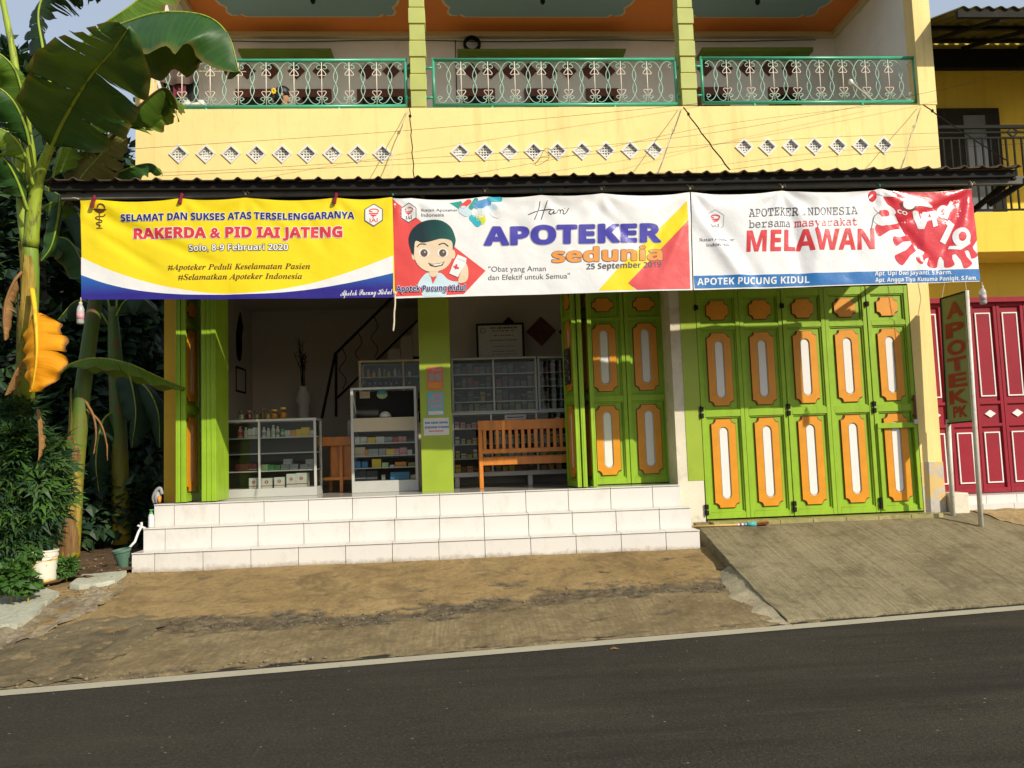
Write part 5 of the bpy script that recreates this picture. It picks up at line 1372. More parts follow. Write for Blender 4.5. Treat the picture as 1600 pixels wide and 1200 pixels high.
for k, (x0, y0, x1, c, lab) in enumerate(((80, 160, 155, 'pale_green', 'glass jar with pale green sweets, leftmost on the left display case'), (172, 160, 242, 'maroon', 'dark reddish glass jar second from the folded doors on the display case'), (262, 160, 332, 'olive', 'olive glass jar in the middle of the jars on the display case'),
        (338, 130, 398, 'brown', 'tall dark brown jar behind the yellowish jar on the display case'), (408, 160, 458, 'yellow', 'narrow yellowish jar between the brown and orange jars'), (464, 150, 552, 'orange', 'orange jar, the shorter of two, on the left display case'), (568, 122, 652, 'orange', 'tallest orange jar, rightmost on the left display case'))):
    a = L7(x0, y0); b = L7(x1, y0); pa = W(a[0], a[1], Y1+0.12); pb = W(b[0], b[1], Y1+0.12); r = (pb.x-pa.x)/2; h = pa.z-ztop1
    t = thing('sweet_jar', lab, 'jar', 'jars on the left display case', ((pa.x+pb.x)/2, Y1+0.16, ztop1))
    g = MB(); g.lathe((0, 0, 0), [(r*.8, 0), (r, h*.12), (r, h*.62), (r*.8, h*.78), (r*.8, h*.82)], 14); g.build('jar_glass', M['glass'], t, smooth=True)
    g = MB(); g.lathe((0, 0, 0), [(r*.74, h*.02), (r*.92, h*.13), (r*.92, h*.55)], 12); g.build('sweets', CM[c], t, smooth=True)
    g = MB(); g.lathe((0, 0, 0), [(r*.84, h*.82), (r*.84, h*.97), (r*.75, h)], 14); g.build('lid', CM['yellow' if k > 4 else 'brown'], t)

# tall counter cabinet in the middle
def L5(x, y): return 540 + x/5.714, 560 + y/5.714
Y2 = 10.28
def z5(y): return W(L5(340, y)[0], L5(340, y)[1], Y2).z
a = W(548.5, 690, Y2).x; b = W(652.5, 690, Y2).x
cab = thing('counter_cabinet', 'tall pale cabinet with dark hatch and four filled shelves behind the green column', 'cabinet')
g = MB(); g.box(a, b, Y2, Y2+0.42, FZ, z5(1090)); g.build('base', M['alu'], cab, bevel=0.003)
g = MB()
for x in (a, b-0.035): g.box(x, x+0.035, Y2, Y2+0.03, z5(1090), z5(255)); g.box(x+0.004, x+0.03, Y2+0.03, Y2+0.42, z5(1090), z5(256))
g.box(a+0.035, b-0.035, Y2, Y2+0.03, z5(275), z5(255)); g.build('frame', M['alu'], cab, bevel=0.002)
g = MB(); g.box(a+0.035, b-0.035, Y2+0.004, Y2+0.03, z5(648), z5(528)); g.build('hatch_panel', M['cream_board'], cab)
g = MB(); g.box(a+0.03, b-0.03, Y2+0.30, Y2+0.31, z5(528), z5(275)); g.box(a+0.03, b-0.03, Y2+0.40, Y2+0.41, z5(1088), z5(648)); g.build('back_panel', M['void'], cab)  # near-black panels stand for the cabinet's unlit inside
g = MB(); g.box(a+0.036, b-0.036, Y2+0.014, Y2+0.018, z5(1089), z5(649)); g.build('front_glass', M['glass'], cab)
sh2 = [z5(752), z5(866), z5(973), z5(1086)]
for z in sh2[:3]: g = MB(); g.box(a+0.036, b-0.036, Y2+0.03, Y2+0.39, z-0.012, z); g.build('shelf', M['alu'], cab)
grp2 = 'packs in the middle cabinet'
rows2 = [[(80, 702, 126, 'white', 'pale_green', 'white pack at the left end of the first shelf'), (130, 702, 187, 'white', 'blue', 'white and blue pack second on the first shelf'), (192, 706, 268, 'yellow', None, 'yellow pack on the first shelf'), (271, 700, 346, 'white', None, 'wide plain white pack on the first shelf'), (350, 702, 418, 'grey', 'dark', 'grey pack on the first shelf'), (421, 704, 466, 'red', None, 'single red pack on the first shelf'), (470, 698, 504, 'pink', 'red', 'pink pack, left of a pair on the first shelf'), (506, 698, 541, 'pink', 'red', 'pink pack, right of a pair on the first shelf'), (551, 715, 622, 'dark', 'grey', 'dark pack at the right end of the first shelf')],
         [(80, 795, 172, 'beige', 'pink', 'large beige pack on the second shelf'), (175, 812, 198, 'orange', None, 'narrow orange pack on the second shelf'), (201, 810, 291, 'grey', 'white', 'wide grey pack on the second shelf'), (295, 806, 356, 'grey', None, 'dull grey pack beside the yellow one on the second shelf'), (361, 808, 436, 'yellow', 'white', 'yellow pack on the second shelf'), (440, 806, 476, 'pink', 'white', 'narrow pink pack on the second shelf'), (480, 797, 545, 'pink', 'red', 'pink and red pack on the second shelf'), (550, 815, 592, 'white', None, 'small white pack on the second shelf')],
         [(80, 920, 132, 'blue', None, 'blue pack at the left end of the third shelf'), (144, 922, 196, 'blue', None, 'blue pack second on the third shelf'), (234, 900, 315, 'yellow', None, 'square yellow pack on the third shelf'), (325, 932, 380, 'pale_green', None, 'pale green pack on the third shelf'), (395, 952, 432, 'white', None, 'tiny white pack on the third shelf'), (440, 926, 541, 'orange', 'brown', 'long orange pack on the third shelf'), (558, 930, 622, 'olive', None, 'olive pack at the right end of the third shelf')],
         [(80, 1000, 182, 'dark', 'grey', 'black stack at the left of the bottom shelf'), (186, 1006, 282, 'dark', 'grey', 'black stack beside the first on the bottom shelf'), (320, 1040, 352, 'grey', None, 'small grey pack on the bottom shelf'), (398, 1018, 570, 'blue', 'teal', 'wide blue box on the bottom shelf'), (580, 1038, 626, 'beige', None, 'small beige pack at the right of the bottom shelf')]]
for k, row in enumerate(rows2):
    for x0, y0, x1, c, band, lab in row:
        p = L5(x0, y0); q = L5(x1, y0); carton(p[0], p[1], q[0], sh2[k], Y2+0.05+0.03*rnd.random(), c, lab + ' of the middle cabinet', grp2, 0.12, band)
p = W(*L5(305, 312), Y2-0.002); g = MB(); P = [(p.x+0.07*cos(t), p.z+0.05*sin(t)) for t in [2*pi*k/20 for k in range(20)]]; plate(g, P, [], Y2+0.296, Y2+0.299)
o = g.build('round_sticker', CM['pale_green'], cab); g = MB(); plate(g, [(x, z+0.012) for x, z in P if z > p.z-0.001] , [], Y2+0.292, Y2+0.2955); g.build('sticker_top', CM['teal'], o)
p = W(*L5(72, 285), Y2); q = W(*L5(195, 342), Y2); g = MB(); g.box(p.x+0.04, q.x, Y2+0.28, Y2+0.284, q.z, p.z); g.build('paper_note', CM['beige'], cab)
p = W(*L5(348, 526), Y2); t = thing('white_hemisphere', 'rounded white hat resting on the hatch of the middle cabinet', 'hemisphere', None, (p.x, Y2+0.10, z5(528)))  # white domed object of unknown use
g = MB(); g.lathe((0, 0, 0), [(0.075, 0), (0.078, 0.01), (0.07, 0.045), (0.05, 0.07), (0.02, 0.083)], 16); g.build('dome', CM['white'], t, smooth=True); g = MB(); g.lathe((0, 0, 0), [(0.082, 0), (0.082, 0.012)], 16); g.build('rim', CM['brown'], t)
# pale cabinet behind it
Y3 = 11.0
za3 = W(600, 562.5, Y3).z; a = W(560.5, 590, Y3).x; zb3 = W(600, 588, Y3).z
case('wall_cabinet', 'pale glazed cabinet of jars standing behind the middle cabinet', a, a+1.25, Y3, 0.35, FZ, za3, 0.9, [zb3, zb3-0.28, zb3-0.5], [W(630.5, 590, Y3).x], 'cream_board')
for k, (x, c) in enumerate(((150, 'beige'), (200, 'orange'), (250, 'yellow'), (300, 'beige'), (345, 'olive'), (385, 'yellow'), (440, 'white'), (480, 'grey'), (570, 'white'))):
    p = L5(x, 85 + (k % 3)*12); pbottle(p[0]-2.6, p[1], p[0]+2.6, zb3, Y3+0.08, c, 'beige', ['first', 'second', 'third', 'fourth', 'fifth', 'sixth', 'seventh', 'eighth', 'ninth'][k] + ' jar from the left in the pale cabinet behind the middle one', 'jars in the pale cabinet')
for k in range(9):
    p = L5(165 + k*48 + (k > 6)*20, 205 + (k % 2)*8); z0 = W(p[0], 618, Y3+0.08).z; pbottle(p[0]-2.4, p[1], p[0]+2.4, zb3-0.28, Y3+0.08, 'brown' if k % 3 else 'dark', 'grey', ['first', 'second', 'third', 'fourth', 'fifth', 'sixth', 'seventh', 'eighth', 'ninth'][k] + ' dark bottle in the lower row of the pale rear cabinet', 'dark bottles in the pale cabinet')

# medicine cabinets in the right half
def L6(x, y): return 700 + x/6.667, 480 + y/6.667
def L3(x, y): return 680 + x/3.43, 450 + y/3.43
Y4 = 11.08; YL4 = 10.86
zc = W(770, 643.5, YL4).z
zt4 = W(775, 558, Y4).z
xa4 = W(705.5, 600, Y4).x; xm4 = W(840.0, 600, Y4).x
sh4 = [W(775, y, Y4+0.05).z for y in (583.5, 605, 626.5)]
case('medicine_cabinet', 'tall glazed medicine cabinet behind the bench, next to the green column', xa4, xm4-0.006, Y4, 0.34, zc+0.002, zt4, 0.03, sh4, [W(771.5, 600, Y4).x], 'alu')
case('medicine_cabinet', 'tall glazed medicine cabinet behind the folded doors, right of the certificate', xm4+0.006, xm4+1.2, Y4, 0.34, zc+0.002, zt4-0.004, 0.03, sh4, [], 'alu')
shl = [W(740, y, YL4+0.05).z for y in (669, 693.5, 716)]
zb4 = W(740, 738, YL4).z
low = case('counter_case', 'long low glass counter of medicine boxes behind the orange bench', W(706, 700, YL4).x, xm4+1.25, YL4, 0.58, FZ+0.13, zc, zb4-FZ-0.13, shl, [W(769, 700, YL4).x, W(840, 700, YL4).x], 'alu')
for x in (0.0, 1.0, 2.1): g = MB(); g.box(W(706, 700, YL4).x+0.03+x, W(706, 700, YL4).x+0.09+x, YL4+0.04, YL4+0.5, FZ, FZ+0.13); g.build('foot', M['alu'], low)
p = W(*L3(372, 680), YL4-0.004); q = W(*L3(487, 704), YL4-0.004); g = MB(); g.box(p.x, q.x, YL4-0.004, YL4-0.001, q.z, p.z); o = g.build('paper_note', CM['white'], low); g = MB(); g.box(p.x+0.03, q.x-0.03, YL4-0.005, YL4-0.0045, (p.z+q.z)/2-0.006, (p.z+q.z)/2+0.006); g.build('print_line', CM['dark'], o)
ordn = ['first', 'second', 'third', 'fourth', 'fifth', 'sixth', 'seventh', 'eighth', 'ninth', 'tenth', 'eleventh', 'twelfth']
def fill_row(xa, xb, z, Y, n, hmin, hmax, cols, place, group, depth=0.12):
    x = xa; k = 0
    while k < n:
        w = (xb-xa)/n*rnd.uniform(0.62, 0.96); h = rnd.uniform(hmin, hmax); c = rnd.choice(cols)
        t = thing('medicine_box', '%s pack, %s from left, %s' % (c.replace('dull_', 'dim ').replace('_', ' '), ordn[k], place), 'box', group, (xa + (xb-xa)*(k+0.5)/n, Y, z))
        g = MB(); g.box(-w/2, w/2, 0, depth, 0, h); g.build('carton', CM[c], t, bevel=0.001)
        g = MB(); g.box(-w/2-0.0006, w/2+0.0006, -0.0006, 0.02, h*0.55, h*0.72); g.build('printed_band', CM[rnd.choice(['dull_white', 'dull_grey', 'red', 'dull_beige', 'blue'])], t)
        k += 1
xm = W(771.5, 600, Y4).x
lev = ['top', 'second', 'third', 'bottom']
for k in range(4):
    z = (sh4 + [zc+0.034])[k]
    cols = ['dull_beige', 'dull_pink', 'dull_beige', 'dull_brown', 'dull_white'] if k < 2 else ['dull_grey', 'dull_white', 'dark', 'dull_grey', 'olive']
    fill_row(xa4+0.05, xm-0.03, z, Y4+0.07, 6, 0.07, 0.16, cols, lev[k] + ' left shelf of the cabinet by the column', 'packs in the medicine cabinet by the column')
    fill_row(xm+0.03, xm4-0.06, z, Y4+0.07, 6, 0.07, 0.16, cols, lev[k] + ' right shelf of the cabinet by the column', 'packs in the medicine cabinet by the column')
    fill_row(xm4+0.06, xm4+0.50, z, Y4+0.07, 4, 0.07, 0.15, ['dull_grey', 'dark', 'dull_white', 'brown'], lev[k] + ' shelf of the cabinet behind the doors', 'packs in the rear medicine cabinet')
xs_ = [W(x, 700, YL4).x for x in (708, 768, 771, 838, 842, 892)]
for k in range(4):
    z = (shl + [zb4])[k]; cols = [['pink', 'white', 'grey', 'dark'], ['white', 'white', 'yellow', 'pale_green', 'pink'], ['white', 'yellow', 'green', 'pale_green', 'white', 'grey'], ['dark', 'brown', 'orange', 'yellow', 'red']][k]
    for q in range(3):
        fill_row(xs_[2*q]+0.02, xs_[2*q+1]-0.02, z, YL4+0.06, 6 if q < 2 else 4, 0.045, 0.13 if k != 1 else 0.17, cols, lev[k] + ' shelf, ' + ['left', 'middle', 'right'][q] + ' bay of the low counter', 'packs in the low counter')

# certificate and wall tiles
p = W(743.5, 506, 11.36); q = W(820, 558, 11.36); t = thing('framed_certificate', 'framed certificate in a dark frame standing on top of the medicine cabinet', 'certificate')
zb_ = zt4+0.002; g = MB(); plate(g, [(p.x, zb_), (q.x, zb_), (q.x, p.z), (p.x, p.z)], [[(p.x+0.028, zb_+0.028), (q.x-0.028, zb_+0.028), (q.x-0.028, p.z-0.028), (p.x+0.028, p.z-0.028)]], 11.34, 11.37); g.build('frame', M['black'], t)
g = MB(); g.box(p.x+0.02, q.x-0.02, 11.362, 11.369, zb_+0.02, p.z-0.02); sh_ = g.build('sheet', CM['white'], t)
g = MB(); mx = (p.x+q.x)/2+0.05; hz = p.z-zb_
for f, wd, th in ((0.87, 0.38, 0.022), (0.79, 0.32, 0.012), (0.66, 0.28, 0.010), (0.53, 0.40, 0.012), (0.36, 0.30, 0.008), (0.22, 0.34, 0.008), (0.14, 0.36, 0.008)):
    x = mx-wd/2
    while x < mx+wd/2: w = rnd.uniform(0.012, 0.05); g.box(x, min(x+w, mx+wd/2), 11.3605, 11.3625, zb_+hz*f-th/2, zb_+hz*f+th/2); x += w+0.012
g.build('print_line', CM['dark'], sh_); g = MB(); g.ring_xz([(p.x+0.1+0.045*cos(a), p.z-0.1+0.045*sin(a)) for a in [2*pi*k/14 for k in range(14)]], [(p.x+0.1+0.03*cos(a), p.z-0.1+0.03*sin(a)) for a in [2*pi*k/14 for k in range(14)]], 11.3605, 11.3625); g.build('print_seal', CM['grey'], sh_)
for px, py, r, c, lab in ((795, 518, 23, 'black', 'black diamond wall tile partly hidden behind the framed certificate'), (845.5, 517.5, 23, 'batik', 'brown patterned diamond wall tile right of the framed certificate'), (896, 518, 23, 'black', 'black diamond wall tile half hidden by the folded doors')):
    p = W(px, py, 11.64); q = W(px+r, py, 11.64); r_ = q.x-p.x
    g = MB(); plate(g, diamond(p.x, p.z, r_), [diamond(p.x, p.z, r_-0.012)], 11.630, 11.659); t = g.build('wall_tile', M[c], None); tag(t, lab, 'wall tile', 'diamond wall tiles'); g = MB(); plate(g, diamond(p.x, p.z, r_-0.011), [], 11.642, 11.658); g.build('tile_face', M['batik'] if c == 'batik' else M['dark_metal'], t)

# bench
Yb = 10.13; bench = thing('wooden_bench', 'orange varnished slatted bench with its back to the street', 'bench')
def bz3(y): return W(*L3(450, y), Yb).z
x0 = W(748, 700, Yb).x; x1 = x0+1.36
zt = bz3(705)
g = MB(); g.box(x0-0.004, x1, Yb-0.004, Yb+0.034, bz3(758), zt); g.build('top_rail', M['wood'], bench, bevel=0.005)
g = MB(); g.box(x0+0.05, x1-0.05, Yb, Yb+0.03, bz3(882), bz3(858)); g.build('bottom_rail', M['wood'], bench, bevel=0.004)
for k in range(16):
    xx = W(*L3(265+34.2*k, 800), Yb).x
    if xx < x1-0.06: g = MB(); g.box(xx-0.021, xx+0.021, Yb+0.004, Yb+0.024, bz3(858), bz3(758)); g.build('slat', M['wood'], bench, bevel=0.003)
for xx, yy, top in ((x0, Yb, bz3(758)), (x1-0.05, Yb, bz3(758)), (x0, Yb+0.45, bz3(800)), (x1-0.05, Yb+0.45, bz3(800))):
    g = MB(); g.box(xx, xx+0.05, yy, yy+0.045, FZ, top); g.build('leg', M['wood'], bench, bevel=0.004)
g = MB(); g.box(x0+0.05, x1-0.05, Yb+0.01, Yb+0.032, bz3(945), bz3(905)); g.build('stretcher', M['wood'], bench, bevel=0.004)
g = MB()
for k in range(6): g.box(x0+0.0, x1, Yb+0.06+0.072*k, Yb+0.125+0.072*k, bz3(910), bz3(900))
g.build('seat', M['wood'], bench, bevel=0.003)
for xx in (x0, x1-0.05): g = MB(); g.box(xx-0.005, xx+0.055, Yb+0.045, Yb+0.50, bz3(800), bz3(790)); g.build('armrest', M['wood'], bench, bevel=0.004)

# small orange desk behind the left display case
def LD(x, y): return 480 + x/3.43, 450 + y/3.43
Yd = 10.62; dz = lambda y: W(*LD(150, y), Yd).z
xa, xb = W(*LD(60, 820), Yd).x, W(*LD(240, 820), Yd).x
desk = thing('wooden_desk', 'small orange wooden desk between the left display case and middle cabinet', 'desk')
g = MB(); g.box(xa, xb+0.1, Yd, Yd+0.4, dz(845), dz(797)); g.build('apron', M['wood'], desk, bevel=0.004)
for x, y in ((LD(172, 0)[0], Yd), (LD(92, 0)[0], Yd+0.35)): g = MB(); xx = W(x, 720, Yd).x; g.box(xx, xx+0.045, y, y+0.045, FZ, dz(845)); g.build('leg', M['wood'], desk, bevel=0.003)
g = MB(); xx = W(LD(120, 0)[0], 720, Yd).x; g.box(xx, xx+0.13, Yd+0.1, Yd+0.12, dz(1015), dz(845)); xx = W(LD(190, 0)[0], 720, Yd).x; g.box(xx, xx+0.18, Yd+0.06, Yd+0.08, dz(1015), dz(845)); g.build('side_panel', M['wood'], desk)
g = MB(); g.box(xa+0.04, xb, Yd+0.01, Yd+0.04, dz(1030), dz(1014)); g.build('stretcher', M['wood'], desk)
g = MB(); xx = W(LD(212, 0)[0], 700, Yd).x; g.box(xx, xx+0.16, Yd+0.1, Yd+0.35, dz(797), dz(710)); g.box(xx+0.01, xx+0.15, Yd+0.094, Yd+0.1, dz(790), dz(718)); tag(g.build('grey_box', CM['grey'], None), 'grey box standing on the small orange desk', 'box')

# staircase at the back
st = thing('staircase', 'dark iron-railed staircase climbing to the right at the back of the shop', 'staircase')
Ys = 12.2; s_ = lambda x, y, Y=Ys: W(*LD(x, y), Y)
g = MB()
for k in range(9):
    p = s_(300 + 66*k, 465 - 70*k); q = s_(300 + 66*(k+1), 465 - 70*k); b_ = s_(300+66*(k+1), 610 - 70*k)
    g.box(p.x, q.x, Ys, Ys+0.9, max(FZ, b_.z-0.1), p.z)
g.build('flight', M['room_wall'], st)
g = MB(); g.tube([s_(78, 700), s_(150, 354), s_(430, 76), s_(700, -190)], 0.022, 8); g.tube([s_(155, 690), s_(155, 356)], 0.02, 8); g.tube([s_(160, 590), s_(600, 165), s_(720, 40)], 0.018, 8); g.build('handrail', M['black'], st)
for k in range(3):
    g = MB(); a = s_(190+85*k, 545-84*k); b = s_(190+85*k, 325-84*k); m = a.lerp(b, 0.5)
    g.tube(catmull([a, a.lerp(b, .25)+Vector((0.05, 0, 0)), m+Vector((-0.05, 0, 0)), a.lerp(b, .75)+Vector((0.05, 0, 0)), b], 6), 0.008, 5); g.build('baluster', M['brown'], st)
# vase of twigs, wall ornaments
p = W(475, 648, 12.9); q = W(475, 604, 12.9)
vase = thing('twig_vase', 'pale pedestal vase of dry twigs against the back wall', 'vase', None, (p.x, 12.9, FZ))
g = MB(); h = q.z-FZ; g.lathe((0, 0, 0), [(0.13, 0), (0.13, 0.05), (0.09, 0.10), (0.09, h-0.3), (0.13, h-0.25), (0.10, h-0.12), (0.07, h-0.03), (0.09, h)], 14); g.build('pot', M['grey_wall'], vase, smooth=True)
for k in range(11):
    g = MB(); a = rnd.uniform(0, 6.28); l = rnd.uniform(0.5, 0.85); e = Vector((0.18*cos(a)*rnd.random(), 0.18*sin(a)*rnd.random(), h+l)); pts = [Vector((0.02*cos(a), 0.02*sin(a), h-0.1)), Vector((e.x*.3, e.y*.3, h+l*.5)), e]; g.tube(pts, [0.008, 0.006, 0.003], 4)
    for j in range(6): c_ = pts[1].lerp(e, j/6); g.tube([c_, c_+Vector((rnd.uniform(-.06, .06), rnd.uniform(-.06, .06), .05))], 0.004, 4)
    g.build('twig', M['black'], vase)
def on_left(px, py): return WX(px, py, -3.44)
p = on_left(374, 535); g = MB(); g.ring_xz([(0.16*cos(a), 0.30*sin(a)) for a in [2*pi*k/20 for k in range(20)]], [(0.13*cos(a), 0.27*sin(a)) for a in [2*pi*k/20 for k in range(20)]], 0, 0.03)
o = g.build('oval_mirror', M['black'], None); o.location = p; o.rotation_euler = (0, 0, pi/2); tag(o, 'oval dark-framed mirror on the left inner wall under a black ornament', 'mirror'); g = MB(); plate(g, [(0.131*cos(a), 0.271*sin(a)) for a in [2*pi*k/20 for k in range(20)]], [], 0.01, 0.02); g.build('mirror_glass', M['dark_metal'], o)
p = on_left(376, 509); g = MB(); plate(g, [(0, 0.22), (0.16, 0), (0.05, -0.22), (-0.05, -0.22), (-0.16, 0)], [], 0, 0.03); o = g.build('wall_ornament', M['black'], None); o.location = p; o.rotation_euler = (0, 0, pi/2); tag(o, 'black pointed ornament above the oval mirror on the left inner wall', 'ornament')
p = on_left(377, 594); g = MB(); plate(g, [(-.28, -.2), (.28, -.2), (.28, .2), (-.28, .2)], [[(-.25, -.17), (.25, -.17), (.25, .17), (-.25, .17)]], 0, 0.03); o = g.build('framed_picture', M['black'], None); o.location = p; o.rotation_euler = (0, 0, pi/2); tag(o, 'dark framed picture on the left inner wall above the display case', 'picture'); g = MB(); g.box(-.25, .25, 0.012, 0.02, -.17, .17); g.build('picture_sheet', CM['grey'], o)

# posters and notices
def sheet(px0, py0, px1, py1, Y, mat, label, cat, name):
    p = W(px0, py0, Y); q = W(px1, py1, Y); g = MB(); g.box(p.x, q.x, Y-0.003, Y, q.z, p.z); o = g.build(name, mat, None); tag(o, label, cat); return o, p, q
o, p, q = sheet(667, 573.5, 692.5, 608.5, 9.927, cm('coral', (.62, .16, .10)), 'coral red poster at the top of the green shop column', 'poster', 'poster')
g = MB(); w = q.x-p.x; h = p.z-q.z
g.box(p.x+w*.3, q.x-w*.1, 9.9225, 9.9238, p.z-h*.2, p.z-h*.08); g.build('heading', CM['pink'], o)
for i in range(2): g = MB(); g.box(p.x+w*(.12+.42*i), p.x+w*(.46+.42*i), 9.9225, 9.9238, p.z-h*.6, p.z-h*.3); g.build('panel', CM['grey'], o)
g = MB(); g.box(p.x+w*.06, q.x-w*.06, 9.9225, 9.9238, p.z-h*.93, p.z-h*.68); g.build('panel', CM['orange'], o)
o, p, q = sheet(667.5, 612.5, 694, 648.5, 9.927, cm('poster_blue', (.16, .40, .50)), 'blue poster with pale circles between the coral poster and the notice', 'poster', 'poster')
w = q.x-p.x; h = p.z-q.z
for i in range(3):
    for j in range(2): g = MB(); cx, cz = p.x+w*(.25+.26*i), p.z-h*(.38+.24*j); plate(g, [(cx+w*.1*cos(a), cz+w*.1*sin(a)) for a in [2*pi*k/12 for k in range(12)]], [], 9.9225, 9.9238); g.build('printed_circle', CM['pink'], o)
g = MB(); g.box(p.x+w*.3, q.x-w*.1, 9.9225, 9.9238, p.z-h*.22, p.z-h*.10); g.build('heading', CM['pink'], o); g = MB(); g.box(p.x+w*.05, q.x-w*.05, 9.9225, 9.9238, p.z-h*.97, p.z-h*.82); g.build('panel', CM['white'], o)
o, p, q = sheet(661.5, 653.5, 702, 679.5, 9.9275, CM['white'], 'white paper notice with two dark lines of print on the green column', 'notice', 'notice')
w = q.x-p.x; h = p.z-q.z; g = MB()
for f, th in ((.22, .13), (.48, .13)):
    x = p.x+w*.06
    while x < q.x-w*.06: ww = rnd.uniform(.008, .016); g.box(x, x+ww, 9.9232, 9.9243, p.z-h*(f+th*rnd.uniform(.8, 1)), p.z-h*f); x += ww+.004+(.01 if rnd.random() < .15 else 0)
g.build('print_line', CM['blue'], o); g = MB(); g.box(p.x+w*.2, q.x-w*.22, 9.9232, 9.9243, p.z-h*.78, p.z-h*.73); g.build('print_line', CM['red'], o)
p = Vector((1.325, 9.62, 0)); zt_ = W(893, 545, 9.65).z; zb_ = W(893, 601, 9.65).z
g = MB(); g.box(-0.13, 0.13, -0.004, 0, zb_, zt_); o = g.build('poster', CM['dark'], None); d = Vector((0.055, -0.53, 0)); o.rotation_euler = (0, 0, math.atan2(d.y, d.x)); o.location = (1.318, 9.66, 0); tag(o, 'narrow dark poster stuck on the edge-on folded door right of the bench', 'poster')
g = MB()
for k in range(14): x = rnd.uniform(-.1, .08); z = zb_ + (zt_-zb_)*(.05+.065*k); g.box(x, x+rnd.uniform(.02, .08), -0.006, -0.0045, z, z+.018)
g.build('print_line', CM['grey'], o)

# ------------------------------------------------------------------ neighbouring building
nb = thing('neighbour_building', 'mustard yellow house with red folding doors and black-railed balcony next door', 'building')
NX0 = 5.915; NX1 = 10.5; ND = 9.92
zb = W(1540, 769.5, ND).z; zt = W(1540, 473, ND).z; zh = W(1540, 465.5, ND).z
zl = W(1565, 393.5, 9.30).z; zs = W(1565, 296, 9.30).z; ZTOP = W(1540, 66, 10.58).z + 0.02
g = MB(); g.box(NX0, NX1, 9.93, 10.1, zh, 4.0); g.box(NX0, NX1, 10.6, 10.8, 4.3, ZTOP); g.box(NX1-0.2, NX1, 9.93, 10.8, 0.3, ZTOP); g.build('wall', M['neigh_yellow'], nb)
g = MB(); g.box(NX0, NX1, 9.30, 10.6, zl, 4.30); g.build('balcony_slab', M['neigh_yellow'], nb, bevel=0.006)
g = MB(); g.box(NX0, NX1, 9.86, 9.94, zt, zh); g.build('door_head', M['maroon'], nb)
pitch = 0.372; xr = W(1541.5, 560, ND).x
for k in range(-3, 6):
    c = xr + pitch*k; x0, x1 = c-pitch/2, c+pitch/2
    if x1 < NX0+0.05: continue
    x0 = max(x0, NX0+0.01)
    g = MB(); g.box(x0+0.003, x1-0.003, ND+0.028, ND+0.05, zb, zt)
    s = 0.045; m1, m2 = W(1540, 630, ND).z, W(1540, 660, ND).z
    m1, m2 = W(1540, 664, ND).z, W(1540, 629, ND).z
    g.box(x0+0.003, x0+s, ND, ND+0.028, zb, zt); g.box(x1-s, x1-0.003, ND, ND+0.028, zb, zt)
    for z0, z1 in ((zb, zb+0.06), (m1-0.02, m1+0.02), (m2-0.02, m2+0.02), (zt-0.05, zt)): g.box(x0+s, x1-s, ND+0.001, ND+0.028, z0, z1)
    leaf = g.build('door_leaf', M['maroon'], nb, bevel=0.002)
    for z0, z1 in ((zb+0.12, m1-0.09), (m2+0.08, zt-0.13)):
        a, b = x0+s+0.035, x1-s-0.035
        if b-a < 0.06: continue
        g = MB(); P = lambda d: [(a+d, z0+d), (b-d, z0+d), (b-d, z1-d), (a+d, z1-d)]
        g.ring_xz(P(0), P(0.016), ND+0.012, ND+0.029); tr_ = g.build('white_trim', M['white'], leaf)
        g = MB(); g.box(a+0.016, b-0.016, ND+0.018, ND+0.029, z0+0.016, z1-0.016); g.build('panel', M['maroon'], tr_)
    g = MB(); cz = (m1+m2)/2; plate(g, [(c-0.075, cz), (c, cz-0.05), (c+0.075, cz), (c, cz+0.05)], [], ND+0.015, ND+0.029); g.build('diamond', M['white'], leaf)
stp = thing('tiled_step', 'low white tiled step below the red folding doors', 'step')
g = MB(); z0 = 0.40; zmid = W(1540, 787, 9.55).z
for k in range(12):
    x = 6.12 + 0.40*k; g.box(x+0.002, x+0.398, 9.62, 9.9, z0, zb-0.012)
    g.box(x+0.002-0.13, x+0.398-0.13, 9.50, 9.618, z0, zmid)
g.build('step_tile', M['tile'], stp, bevel=0.002)
g = MB(); p = W(1448, 775, 9.36); q = W(1480, 803, 9.36); g.box(5.93, 6.13, 9.36, 9.62, 0.50, p.z+0.02); tag(g.build('concrete_block', M['dirty_white'], None, bevel=0.012), 'pale concrete block at the foot of the yellow corner pillar', 'block')
# balcony door
YW = 10.59; a = W(1461, 172, YW); b = W(1556, 172, YW); z1 = a.z
g = MB(); plate(g, [(NX0+0.01, 4.3), (b.x, 4.3), (b.x, z1), (NX0+0.01, z1)], [[(NX0+0.05, 4.33), (NX0+0.40, 4.33), (NX0+0.40, z1-0.10), (NX0+0.05, z1-0.10)]], YW-0.06, YW+0.008); fr = g.build('door_frame', M['dark_metal'], nb)
def px_(x): return W(x, 200, YW-0.06).x
g = MB(); g.box(px_(1506), px_(1540), YW-0.066, YW-0.061, 4.45, W(1520, 183, YW).z); gm = paint('grey_door_glass', (.16, .18, .19, 1), 0.15, 0.2, 2, 0); g.build('pane', gm, fr)
g = MB(); g.box(px_(1464), px_(1481), YW-0.04, YW-0.034, 4.4, W(1470, 192, YW).z); g.build('pane', gm, fr); g = MB(); g.box(NX0+0.04, NX0+0.41, YW-0.03, YW-0.02, 4.32, z1-0.09); g.build('dark_opening_sheet', M['void'], fr)
